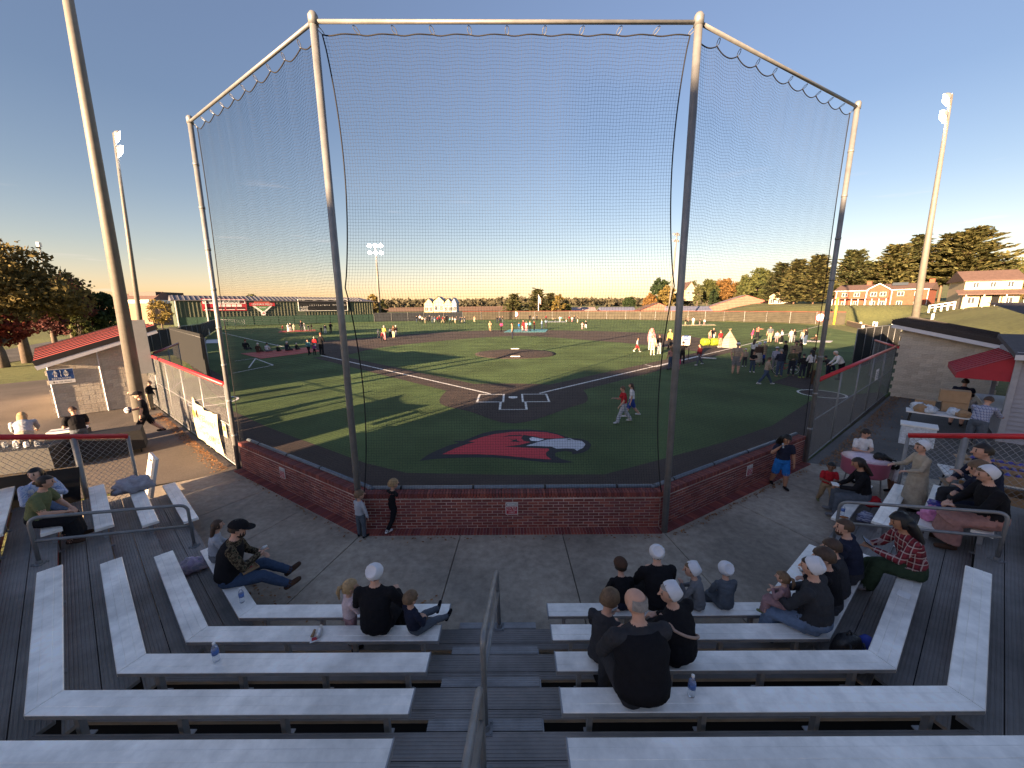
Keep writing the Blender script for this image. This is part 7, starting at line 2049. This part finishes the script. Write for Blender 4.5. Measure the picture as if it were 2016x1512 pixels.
bottle('water bottle standing alone on the third bench at left', seat_c(3, 424, .02))
bottle('water bottle on the front bench beside the man in camouflage', seat_wu(1, -1, 474))
bottle('water bottle on the fourth bench beside the old man', seat_c(4, 1357, .03))
bottle('water bottle on the third bench beside the woman in plaid', seat_wu(3, 1, 1794))
bottle('water bottle on the front bench of the right block by a hot dog', seat_w(1, 1, 3.78))
bottle('water bottle on the third bench of the right block near blue bags', seat_w(3, 1, 5.0))
bottle('water bottle held by the blond boy in black', HAND['kidblack']['hand1'] + Vector((0, 0, -.12)))
def blob(name, label, p, r, m, seed, cat, rot=0.0, sq=(1, 1, 1), amp=.28, freq=2.6, flatb=True):
    """crumpled soft heap"""
    mb = MB(); nu, nv = 26, 14
    for j in range(nv + 1):
        t = math.pi * j / nv
        for i in range(nu):
            a = 2 * math.pi * i / nu; d = Vector((math.sin(t) * math.cos(a), math.sin(t) * math.sin(a), math.cos(t)))
            k = 1 + amp * mnoise.noise(d * freq + Vector((seed, 0, 0))) + amp * .5 * abs(mnoise.noise(d * freq * 2.7 + Vector((0, seed, 0))))
            q = Vector((d.x * r * k * sq[0], d.y * r * k * sq[1], d.z * r * k * sq[2]))
            if flatb: q.z = max(q.z, -r * sq[2] * .45)
            mb.v.append(tuple(q + Vector((0, 0, r * sq[2] * .45 if flatb else 0))))
    for j in range(nv):
        for i in range(nu): mb.f.append((j * nu + i, (j + 1) * nu + i, (j + 1) * nu + (i + 1) % nu, j * nu + (i + 1) % nu)); mb.m.append(0)
    o = mb.build(name, m, None, True, loc=p, rot=(0, 0, rot)); tag(o, label, cat); return o
M_LAV = blotch_mat('lavender_knit', [(0, (.42, .34, .46)), (.45, (.52, .44, .50)), (.55, (.36, .34, .42)), (.62, (.52, .42, .46))], 8)
p = seat_wu(1, -1, 415); blob('sweater', 'lavender and grey sweater hanging off the bench behind the man in camouflage', Vector((p.x - .24, p.y - .10, deck_z(2) + .02)), .17, M_LAV, 3, 'sweater', .5, (1.15, .9, .75), .4)
p = seat_w(2, -1, 5.55); blob('jacket_heap', 'heap of grey and lavender jackets on the far left bench', p + Vector((-.05, .0, 0)), .26, mat('grey_jacket', (.34, .33, .37), .9, 0, .3, 8, .5, 30), 7, 'clothes', .4, (1.3, .9, .75), .45)
# wrapped food
p = seat_c(2, 628); o = empty('food_wrap', p, R(25), 'foil sandwich wrap with printed paper on the second bench', 'food')
MB().tube([(-.02, -.09, .028), (.0, 0, .032), (.01, .09, .026)], [.022, .03, .016], 9).build('foil_roll', M_FOIL, o, True)
MB().tube([(-.085, -.04, .02), (-.06, .05, .022)], [.02, .015], 8).build('bread', M_CARD, o, True)
MB().box((-.11, -.12, .003), (.0, -.03, .006)).build('paper', M_PAPER, o); MB().box((-.09, -.10, .0065), (-.03, -.05, .009)).build('red_print', M_SRED, o)
# tray on a lap
J = HAND['capman']; p = (J['knee0'] + J['knee1']) / 2 * .55 + Vector(seat_wu(1, -1, 452)) * .45
o = empty('food_tray', p + Vector((0, 0, .13)), R(-35), 'cardboard tray with red print on the lap of the man in camouflage', 'tray')
MB().box((-.14, -.11, 0), (.14, .11, .01)).build('base', M_CARD, o)
for a in (((-.14, -.11, 0), (-.13, .11, .03)), ((.13, -.11, 0), (.14, .11, .03)), ((-.13, -.11, 0), (.13, -.10, .03)), ((-.13, .10, 0), (.13, .11, .03))): MB().box(*a).build('side', M_CARD, o)
MB().box((-.07, -.05, .0105), (.05, .05, .014)).build('red_print', M_SRED, o); MB().box((-.10, .0, .0145), (.0, .08, .018)).build('napkin', M_PAPER, o)
def wrap_in_hand(key, i, lab, m=M_FOIL, size=(.03, .05, .03)):
    q = HAND[key]['hand%d' % i]
    mb = MB(); mb.tube([(-size[1], 0, 0), (0, 0, size[2] * .2), (size[1], 0, 0)], [size[0] * .6, size[0], size[0] * .5], 8)
    tag(mb.build('food_wrap', m, None, True, loc=q + Vector((0, 0, .02)), rot=(0, R(-30), R(30))), lab, 'food', 'foil wrapped sandwiches held in hands')
wrap_in_hand('capman', 1, 'foil wrapped sandwich held by the man in camouflage')
wrap_in_hand('boyR', 0, 'foil wrapped sandwich held by the boy on the third bench')
wrap_in_hand('boyR3', 0, 'foil wrapped sandwich held by the boy in black at right')
def phone(label, q, rz, w=.075, d=.15, tilt=40):
    o = empty('phone', q, rz, label, 'phone'); o.rotation_euler = (R(tilt), 0, rz)
    MB().box((-w / 2, -d / 2, 0), (w / 2, d / 2, .01)).build('case', M_BLACK, o)
    MB().box((-w / 2 + .005, -d / 2 + .007, .0105), (w / 2 - .005, d / 2 - .007, .012)).build('screen', mat('phone_screen', (.25, .30, .36), .1, 0, .5, 18), o)
q = (HAND['plaidlady']['hand0'] + HAND['plaidlady']['hand1']) / 2
phone('dark tablet held by the woman in red plaid', q + Vector((0, 0, .04)), R(60), .17, .11, 35)
phone('black phone held at the ear by the boy in navy', HAND['phoneboy']['hand1'] + Vector((.02, 0, 0)), R(10), .06, .13, 75)
q = (HAND['ponylady']['hand0'] + HAND['ponylady']['hand1']) / 2
tag(MB().box((-.09, -.06, 0), (.09, .06, .02)).build('paper_tray', M_PAPER, None, loc=q + Vector((0, 0, .03)), rot=(0, 0, R(60))), 'white paper tray held by the woman with the ponytail', 'tray')
q = HAND['walkboy']['hand1']
mb = MB(); mb.lathe([(.11 * math.cos(R(a)), .11 * math.sin(R(a))) for a in range(-88, 89, 16)], 18)
tag(mb.build('ball', blotch_mat('ball_panels', [(0, (.6, .6, .62)), (.48, (.04, .05, .12)), (.58, (.6, .6, .62))], 9), None, True, loc=q + Vector((.05, -.03, .05))), 'black and white ball carried by the walking boy', 'ball')
# bags
def soft_bag(name, label, p, rz, w, d, h, m, cat, straps=True, ms=None):
    o = empty(name, p, rz, label, cat); mb = MB(); n = 20
    prof = [(0, .75), (.08, .95), (.35, 1.0), (.7, .9), (.92, .7), (1.0, .35)]
    for t, k in prof:
        for i in range(n):
            a = 2 * math.pi * i / n; c, s = math.cos(a), math.sin(a)
            e = .6; x = math.copysign(abs(c) ** e, c) * w / 2 * k; y = math.copysign(abs(s) ** e, s) * d / 2 * k
            mb.v.append((x + .01 * mnoise.noise(Vector((x * 9, y * 9, t * 5))), y + .012 * mnoise.noise(Vector((y * 9, t * 7, x * 9))), t * h))
    for j in range(len(prof) - 1):
        for i in range(n): mb.f.append((j * n + i, j * n + (i + 1) % n, (j + 1) * n + (i + 1) % n, (j + 1) * n + i)); mb.m.append(0)
    mb.f.append(tuple((len(prof) - 1) * n + i for i in range(n))); mb.m.append(0)
    mb.build('pouch', m, o, True)
    if straps:
        for s in (-1, 1): MB().tube([(s * w * .25, -d * .45, h * .9), (s * w * .28, -d * .8, h * .6), (s * w * .3, -d * .55, h * .1)], .012, 6).build('strap', ms or m, o, True)
        MB().tube([(-w * .12, 0, h * .98), (0, 0, h * 1.12), (w * .12, 0, h * .98)], .01, 6).build('handle', ms or m, o, True)
        MB().box((-w * .3, -d * .56, h * .12), (w * .3, -d * .45, h * .5)).build('pocket', m, o)
    return o
M_LEATH = mat('black_leather', (.012, .012, .014), .35, 0, .2, 14, .4, 40)
p = seat_c(2, 1612); soft_bag('backpack', 'black leather backpack behind the woman with the toddler', Vector((p.x + .10, p.y - .26, deck_z(3) + .02)), R(8), .34, .2, .42, M_LEATH, 'backpack')
soft_bag('tote_bag', 'bright blue bag beside the black backpack', Vector((p.x + .36, p.y - .22, deck_z(3) + .02)), R(20), .22, .2, .34, mat('blue_bag', (.02, .045, .30), .6, 0, .15, 8), 'bag', False)
p = seat_w(3, 1, 4.0); blob('plastic_bag', 'pink plastic bag on the third bench of the right block', p, .17, mat('pink_plastic', (.62, .22, .42), .4, 0, .2, 8), 11, 'bag', .5, (1.15, .85, .8), .5, 3.4)
p = seat_w(1, 1, 4.85); blob('jacket_heap', 'red jacket heap on the bench behind the woman with the ponytail', Vector((p.x + .18, p.y - .16, deck_z(2) + .2)), .17, CL['red'], 13, 'clothes', .2, (1.2, .9, .7), .4)
p = seat_w(1, 1, 4.35); blob('checked_cloth', 'blue checked cloth bundle under the right block front bench', Vector((p.x + .20, p.y - .20, deck_z(2) + .03)), .14, CL['plaid_blue'], 17, 'cloth', .2, (1.2, .9, .8), .4)
p = seat_w(3, 1, 4.7); blob('snack_bag', 'shiny blue snack bag on the third bench of the right block', p, .11, M_PURP, 19, 'snack bag', .8, (1.3, .9, .5), .4)
p = seat_w(1, 1, 3.62); o = empty('hot_dog', p + Vector((.04, -.03, 0)), R(-20), 'hot dog on a white paper tray on the right block front bench', 'food')
MB().box((-.09, -.045, .002), (.09, .045, .008)).build('paper', M_PAPER, o); MB().tube([(-.075, 0, .03), (0, 0, .034), (.075, 0, .03)], [.015, .022, .015], 9).build('sausage_bun', mat('bun_brown', (.32, .12, .04), .6), o, True)
p = seat_wu(3, 1, 1775); tag(MB().box((-.08, -.06, 0), (.08, .06, .003)).build('napkin', M_PAPER, None, loc=(p.x + .07, p.y + .06, p.z + .002), rot=(0, 0, R(35))), 'white napkin under the woman in plaid\'s bottle', 'napkin')
for i, (s_, k_) in enumerate(((3.0, 2), (3.15, 2), (3.3, 3))):
    q = wing_pt(1, deck_y(k_) - .2 - .05 * i, s_)
    tag(MB().box((-.03, -.015, 0), (.03, .015, .006)).build('litter_scrap', M_PAPER, None, loc=(q.x, q.y, deck_z(k_) + .004), rot=(0, 0, i)), ('larger', 'middle', 'smaller')[i] + ' white paper scrap on the right cross aisle deck', 'litter')
# mats and tarps on the field
def mat_sheet(name, label, px, m, cat='mat', z=.02):
    pts = W(px, z); mb = MB(); mb.prism(pts, .012, z + .01); o = mb.build(name, m, None); return tag(o, label, cat, 'mats spread on the field')
mat_sheet('tarp', 'large red tarp spread on the grass near third base', [(474, 696), (603, 684), (634, 691), (514, 706)], mat('tarp_red', (.46, .06, .04), .6, 0, .15, 2))
mat_sheet('tarp', 'red mat in shallow left field', [(548, 654.5), (552, 651), (620, 649), (622, 651.5)], mat('tarp_red', (.46, .06, .04)))
mat_sheet('tarp', 'teal mat at the edge of the infield dirt', [(992, 653.8), (1003, 648.5), (1079, 648), (1074, 653.8)], mat('tarp_teal', (.12, .34, .36), .5, 0, .2, 2))
mat_sheet('tarp', 'pale mat in deep centre field', [(1078, 634.2), (1080, 632.6), (1112, 632.4), (1114, 634.2)], mat('tarp_pale', (.40, .44, .46), .6))
mat_sheet('tarp', 'yellow mat in right field', [(1336, 641.5), (1340, 638.5), (1405, 638), (1410, 640.5)], mat('tarp_yellow', (.62, .55, .30), .6))
mat_sheet('blanket', 'pale blanket on the grass near first base', [(1584, 672.5), (1590, 669.5), (1640, 671), (1636, 674)], mat('blanket_pale', (.45, .45, .48), .9), 'blanket')
mat_sheet('blanket', 'white blanket beside the camp chair in left field', [(398, 676), (408, 669), (436, 668), (434, 675)], mat('blanket_white', (.6, .6, .62), .9), 'blanket')
# camp chair
p = gp(402, 674); o = empty('camp_chair', p, R(-60), 'red plaid folding camp chair in left field', 'chair')
MB().box((-.3, -.28, .42), (.3, .28, .46)).build('seat', CL['plaid_red'], o); MB().box((-.3, -.34, .46), (.3, -.28, 1.0)).build('backrest', CL['plaid_red'], o)
for a, b in (((-.28, -.28, 0), (.28, .26, .45)), ((.28, -.28, 0), (-.28, .26, .45)), ((-.28, .26, 0), (.28, -.28, .45)), ((.28, .26, 0), (-.28, -.28, .45))): MB().bar(a, b, .03, .03).build('leg', M_BLACK, o)
# tent, barrels, boards
p = gp(1434, 683.5); hh = at_y(1427, 651, p.y).z; w = .95
o = empty('play_tent', p, R(20), 'small white teepee tent beside first base', 'tent')
for i in range(4):
    a0, a1 = R(45 + 90 * i), R(135 + 90 * i)
    mb = MB(); ap = (0, 0, hh); q0 = (1.2 * w * math.cos(a0), 1.2 * w * math.sin(a0), 0); q1 = (1.2 * w * math.cos(a1), 1.2 * w * math.sin(a1), 0)
    mb.add([q0, q1, ap], [(0, 1, 2)]); mb.build('tent_panel', mat('tent_canvas', (.40, .37, .30), .9, 0, .08, 3), o)
    MB().bar(q0, (-q0[0] * .12, -q0[1] * .12, hh * 1.12), .03, .03).build('tent_pole', M_TIMB, o)
for i, (u, lab) in enumerate(((1388, 'lime green barrel lying left of its twin near first base'), (1406, 'lime green barrel lying right of its twin near first base'))):
    p = gp(u, 680); mb = MB(); mb.tube([(-.42, 0, .42), (-.40, 0, .42), (.40, 0, .42), (.42, 0, .42)], [.38, .42, .42, .38], 20)
    o = empty('barrel', p, R(10), lab, 'barrel', 'lime green barrels'); mb.build('drum', mat('lime_plastic', (.28, .36, .03), .4, 0, .1, 3), o, True)
    for x in (-.25, 0, .25): MB().tube([(x - .025, 0, .42), (x + .025, 0, .42)], .44, 20).build('hoop', mat('lime_dark', (.30, .40, .03), .5), o, True)
for i, (du, lab) in enumerate(((1405, 'white foul pole tube lying on the dirt near first base'),)):
    a, b = gp(1378, 704, .05), gp(1410, 706, .05); tag(MB().tube([a, b], .06, 8).build('white_tube', M_WHITE, None, True), lab, 'tube')
p = gp(1347, 708); o = empty('sandwich_board', p, R(-15), 'framed white and blue notice board held above the group', 'sign')
zt, zb = at_y(1347, 660, p.y).z, at_y(1347, 681, p.y).z
MB().box((-.4, -.06, zb), (.4, -.02, zt)).build('black_frame', M_BLACK, o); MB().box((-.33, -.068, zb + .07), (.33, -.061, zt - .07)).build('poster', M_PAPER, o)
for k in range(3): MB().box((-.2, -.075, zb + .2 + .28 * k), (.2, -.069, zb + .32 + .28 * k)).build('blue_print', M_SBLUE, o)
for s in (-.3, .3): MB().bar((s, -.04, 0), (s, -.04, zb), .05, .05).build('leg', M_BLACK, o)
# bicycle in the group
p = gp(1546, 737); o = empty('bicycle', p, R(-12), 'bicycle with white rimmed wheels in the group at first base', 'bicycle')
M_TYRE = mat('tyre_black', (.015, .015, .016), .8); 
for x in (-.5, .5):
    c = Vector((x, 0, .32)); n = 24
    t_ = MB().tube([c + Vector((.31 * math.cos(2 * math.pi * k / n), 0, .31 * math.sin(2 * math.pi * k / n))) for k in range(n + 1)], .02, 6, cap=False).build('wheel', M_TYRE, o, True)
    MB().tube([c + Vector((.285 * math.cos(2 * math.pi * k / n), 0, .285 * math.sin(2 * math.pi * k / n))) for k in range(n + 1)], .014, 6, cap=False).build('rim', M_WHITE, t_, True)
    mb = MB()
    for k in range(8): mb.bar(c, c + Vector((.28 * math.cos(math.pi * k / 4), 0, .28 * math.sin(math.pi * k / 4))), .006, .006)
    mb.build('spokes', M_STEEL, t_)
for a, b in (((-.5, 0, .32), (-.1, 0, .35)), ((-.1, 0, .35), (-.2, 0, .75)), ((-.1, 0, .35), (.35, 0, .72)), ((-.2, 0, .72), (.35, 0, .74)), ((.35, 0, .8), (.5, 0, .32)), ((-.5, 0, .32), (-.2, 0, .72))): MB().tube([a, b], .018, 6).build('frame_tube', M_SRED, o, True)
MB().tube([(.38, -.25, .92), (.34, 0, .86), (.38, .25, .92)], .014, 6).build('handlebar', M_BLACK, o, True); MB().box((-.3, -.06, .78), (-.1, .06, .83)).build('saddle', M_BLACK, o)
soft_bag('waist_bag', 'black waist bag worn over the white blouse', gp(1593, 745) + Vector((0, -.22, .78)), 0, .3, .12, .2, M_LEATH, 'bag', False)

# left: banner, notices, tables
def on_fence(a, b, t, z): a, b = Vector(a), Vector(b); return a.lerp(b, t) + Vector((0, 0, z))
fa, fb = LFENCE; fd = (Vector(fb) - Vector(fa)); L_ = fd.length; fd.normalize()
nf = Vector((-fd.y, fd.x, 0))
if nf.dot(Vector((0, 0, 0)) - Vector(fa)) < 0: nf = -nf
bang = math.atan2(-fd.y, -fd.x)
p0 = Vector(fa) + fd * .85; p1 = Vector(fa) + fd * 3.75
o = empty('banner', (p0 + p1) / 2 + nf * .06 + Vector((0, 0, .82)), bang, 'cream vinyl banner with lettering tied to the sunlit fence', 'banner')
mb = MB(); nx, nz = 20, 8
for j in range(nz + 1):
    for i in range(nx + 1):
        x = -1.45 + 2.9 * i / nx; z = -.66 + 1.3 * j / nz
        z += -.10 * math.sin(math.pi * i / nx) * (j / nz) + (.10 * (1 - i / nx) ** 3 * (j / nz))
        mb.v.append((x, -.02 - .03 * math.sin(i * .9 + j * .5), z))
for j in range(nz):
    for i in range(nx): mb.f.append((j * (nx + 1) + i, j * (nx + 1) + i + 1, (j + 1) * (nx + 1) + i + 1, (j + 1) * (nx + 1) + i)); mb.m.append(0)
mb.build('sheet', mat('banner_vinyl', (.46, .42, .30), .6, 0, .05, 3), o, True)
text_obj('lettering', 'UNITED', .30, mat('banner_ink', (.10, .09, .08), .7), o, (-.55, -.09, .18), RX90)
text_obj('lettering', 'Trading Post', .24, mat('banner_ink', (.10, .09, .08), .7), o, (.62, -.09, .20), RX90)
for k, s in enumerate(('fresh produce', 'home baked goods')): text_obj('lettering', s, .15, mat('banner_ink', (.10, .09, .08), .7), o, (-.55, -.09, -.08 - .18 * k), RX90)
text_obj('lettering', 'Lewis', .40, mat('banner_rust', (.28, .08, .04), .7), o, (.68, -.09, -.25), RX90)
mb = MB(); mb.lathe([(.14, 0), (.14, .008)], 18); mb.xform(Matrix.Rotation(R(90), 4, 'X')); mb.build('yellow_disc', mat('banner_yellow', (.72, .42, .03), .6), o, loc=(-1.12, -.07, .22))
def notice(label, a, fd_, n, s, z, w, h, m=M_PAPER):
    p = Vector(a) + fd_ * s + n * .05 + Vector((0, 0, z)); ang = math.atan2(-fd_.y, -fd_.x) if n.dot(Vector((fd_.y, -fd_.x, 0))) < 0 else math.atan2(fd_.y, fd_.x)
    o = empty('notice', p, ang, label, 'sign', 'small notices on the fences')
    MB().box((-w / 2, -.006, -h / 2), (w / 2, .006, h / 2)).build('card', m, o); return o
o = notice('small cream notice with orange print near the left outer post', fa, fd, nf, .42, 1.05, .32, .42, mat('banner_vinyl', (.46, .42, .30)))
MB().box((-.09, -.012, -.02), (.09, -.0065, .12)).build('orange_print', mat('print_orange', (.42, .14, .03), .7), o)
ra, rb = RFENCE; rd = (Vector(rb) - Vector(ra)); rd.normalize(); nr = Vector((rd.y, -rd.x, 0))
o = notice('white paper notice on the right chain link fence', ra, rd, nr, 9.3, 1.55, .62, .48)
for k in range(4): MB().box((-.2, -.012, .1 - .08 * k), (.2, -.0065, .12 - .08 * k)).build('print_line', CL['grey'], o)
def folding_table(label, p, rz, w, d, top, cloth_=None, h=.74):
    o = empty('folding_table', p, rz, label, 'table')
    MB().box((-w / 2, -d / 2, h - .04), (w / 2, d / 2, h)).build('tabletop', top, o)
    for sx in (-1, 1):
        for sy in (-1, 1): MB().bar((sx * w * .42, sy * d * .4, h - .04), (sx * w * .46, sy * d * .42, 0), .03, .03).build('leg', M_BLACK, o)
    if cloth_:
        mb = MB(); ww, dd = w / 2 + .02, d / 2 + .02
        mb.add([(-ww, -dd, h + .006), (ww, -dd, h + .006), (ww, dd, h + .006), (-ww, dd, h + .006), (-ww - .06, -dd - .06, .12), (ww + .06, -dd - .05, .15), (ww + .05, dd + .06, .12), (-ww - .05, dd + .05, .16)], [(0, 1, 2, 3), (0, 4, 5, 1), (1, 5, 6, 2), (2, 6, 7, 3), (3, 7, 4, 0)])
        mb.build('tablecloth', cloth_, o)
    return o
p = gp(182, 905); folding_table('table under a black cloth behind the man in the black t-shirt', Vector((p.x + .25, p.y + .5, 0)), R(40), 1.3, .75, M_BLACK, M_BLACK)
p = gp(30, 940); folding_table('table with jars under a black cloth at the left edge', Vector((p.x - .2, p.y + .35, 0)), R(20), 1.7, .75, M_TIMB, M_BLACK)
p = gp(30, 940); c_ = Vector((p.x - .2, p.y + .35, .755))
for i in range(6): tag(MB().lathe([(.05, 0), (.055, .02), (.055, .10), (.04, .13), (.04, .15)], 10).build('jar', M_CLR if i % 2 else M_PAPER, None, True, loc=c_ + Vector((-.5 + .2 * i, .08 * (i % 3) - .1, 0))), f'{ordn[i]} jar from the left on the table at the left edge', 'jar', 'jars on the left table')
p = gp(130, 892); o = empty('open_box', Vector((p.x, p.y + .2, 0)), R(35), 'white lidded box on a black stand before the man in black', 'box')
MB().box((-.45, -.25, 0), (.45, .25, .66)).build('black_stand', M_BLACK, o); mb = MB(); mb.box((-.42, -.22, .67), (.42, .22, .74)); mb.build('white_tray', M_PAPER, o)
e_ = wing_pt(-1, seat_y(2), SEC2_1 + .42); o = empty('folded_table', Vector((e_.x - .05, e_.y + .15, .0)), R(-38), 'white plastic folding table leaning behind the left wing fence', 'table')
mb = MB(); mb.box((-.36, -.03, .12), (.36, .03, 1.05)); mb.xform(Matrix.Rotation(R(-14), 4, 'X')); mb.build('tabletop', mat('white_plastic', (.62, .62, .60), .5, 0, .05, 6), o)
mb = MB(); mb.box((-.1, -.045, .92), (.02, -.031, .96)); mb.xform(Matrix.Rotation(R(-14), 4, 'X')); mb.build('handle', M_BLACK, o)
# right: tub, tables with boxes
e_ = wing_pt(1, seat_y(1), SEC2_1 + .62)
o = empty('pink_tub', Vector((e_.x - .1, e_.y - .05, 0)), 0, 'round pink party tub behind the right wing fence', 'tub')
MB().lathe([(.02, .50), (.40, .50), (.44, .55), (.45, .86), (.47, .88), (.47, .90)], 26).build('bowl', mat('pink_tub_plastic', (.46, .13, .20), .45, 0, .08, 4), o, True)
MB().lathe([(.46, .902), (.2, .93), (.01, .935)], 26).build('ice', mat('ice_pink', (.66, .52, .60), .4, 0, .2, 16, .6, 40), o, True)
for k in range(4): MB().bar((.3 * math.cos(R(45 + 90 * k)), .3 * math.sin(R(45 + 90 * k)), .52), (.36 * math.cos(R(45 + 90 * k)), .36 * math.sin(R(45 + 90 * k)), 0), .03, .03).build('leg', M_STEEL, o)
tb = Vector((10.6, 7.75, 0)); folding_table('white folding table stacked with snack boxes at right', tb, R(-38), 1.8, .75, M_PAPER, None, .80)
Rm = Matrix.Rotation(R(-38), 3, 'Z')
def snack_box(lab, off, z, w=1.0, d=.30, h=.2, fill=True):
    o = empty('snack_box', tb + Rm @ Vector((off[0], off[1], 0)) + Vector((0, 0, z)), R(-38), lab, 'box', 'cardboard boxes of snack bags')
    for a in (((-w / 2, -d / 2, 0), (w / 2, -d / 2 + .01, h)), ((-w / 2, d / 2 - .01, 0), (w / 2, d / 2, h)), ((-w / 2, -d / 2 + .01, 0), (-w / 2 + .01, d / 2 - .01, h)), ((w / 2 - .01, -d / 2 + .01, 0), (w / 2, d / 2 - .01, h))): MB().box(*a).build('side', M_CARD, o)
    MB().box((-w / 2 + .01, -d / 2 + .01, 0), (w / 2 - .01, d / 2 - .01, .01)).build('bottom', M_CARD, o)
    for s in (-1, 1):
        mb = MB(); mb.add([(s * w / 2, -d / 2, h), (s * (w / 2 + .2), -d / 2, h - .03), (s * (w / 2 + .2), d / 2, h - .03), (s * w / 2, d / 2, h)], [(0, 1, 2, 3)]); mb.build('flap', M_CARD, o)
    if fill:
        for i in range(7):
            mb = MB(); x = -w / 2 + .09 + i * (w - .18) / 6
            mb.lathe([(.02, -.09), (.055, -.05), (.06, .03), (.035, .08), (.01, .1)], 8, sx=.8, sy=1.6); mb.build('snack_pouch', M_PURP, o, True, loc=(x, rng.uniform(-.02, .02), .13), rot=(rng.uniform(-.4, .4), rng.uniform(-.3, .3), rng.uniform(-1, 1)))
snack_box('nearest open box of purple snack bags on the white table', (0, -.24), .80)
snack_box('middle open box of purple snack bags on the white table', (.02, .08), .84)
snack_box('farthest open box of purple snack bags on the white table', (.04, .40), .88)
snack_box('closed brown carton under the white table', (-.1, 0), .02, 1.1, .6, .5, False)
t2_ = Vector((14.75, 12.75, 0)); folding_table('serving table heaped with wrapped food under the awning', t2_, R(-45), 1.7, .7, M_PAPER, None, .85)
Rm2 = Matrix.Rotation(R(-45), 3, 'Z')
for i in range(7):
    q = t2_ + Rm2 @ Vector((rng.uniform(-.7, .7), rng.uniform(-.25, .25), .86))
    blob('food_bag', ('clear bag of rolls', 'bag of ice water bottles', 'clear food bag', 'wrapped bread bag', 'tied plastic bag', 'bag of buns', 'foil covered bowl')[i] + ' on the serving table under the awning', q, rng.uniform(.12, .2), (mat('wrap_plastic', (.55, .60, .66), .25, 0, .3, 14, .6, 30), M_CARD, M_FOIL)[i % 3], 30 + i, 'food bag', i, (1, 1, .9), .4)
for i, (w_, d_, h_, off) in enumerate(((.6, .4, .35, (.3, 1.0, .0)), (.7, .45, .4, (.25, 1.0, .36)), (.5, .4, .3, (-.4, 1.1, 0)))):
    q = t2_ + Rm2 @ Vector((off[0], off[1] * .55, 0)) + Vector((0, 0, .86 + off[2])); o = empty('carton', q, R(-45), ('lower brown carton', 'upper brown carton', 'small brown carton')[i] + ' stacked at the back of the serving table', 'box', 'brown cartons under the awning')
    MB().box((-w_ / 2, -d_ / 2, 0), (w_ / 2, d_ / 2, h_)).build('carton_body', M_CARD, o); MB().box((-w_ / 2 - .001, -.03, h_), (w_ / 2 + .001, .03, h_ + .002)).build('tape', mat('tape', (.45, .36, .24), .4), o)
o = empty('plastic_bin', Vector((13.35, 12.1, 0)), R(-45), 'clear plastic storage bin of wrapped food left of the man in plaid', 'bin')
MB().box((-.4, -.28, 0), (.4, .28, .62)).build('bin_body', mat('wrap_plastic', (.55, .60, .66)), o); MB().box((-.43, -.31, .62), (.43, .31, .67)).build('lid', M_PAPER, o)
flush_texts()
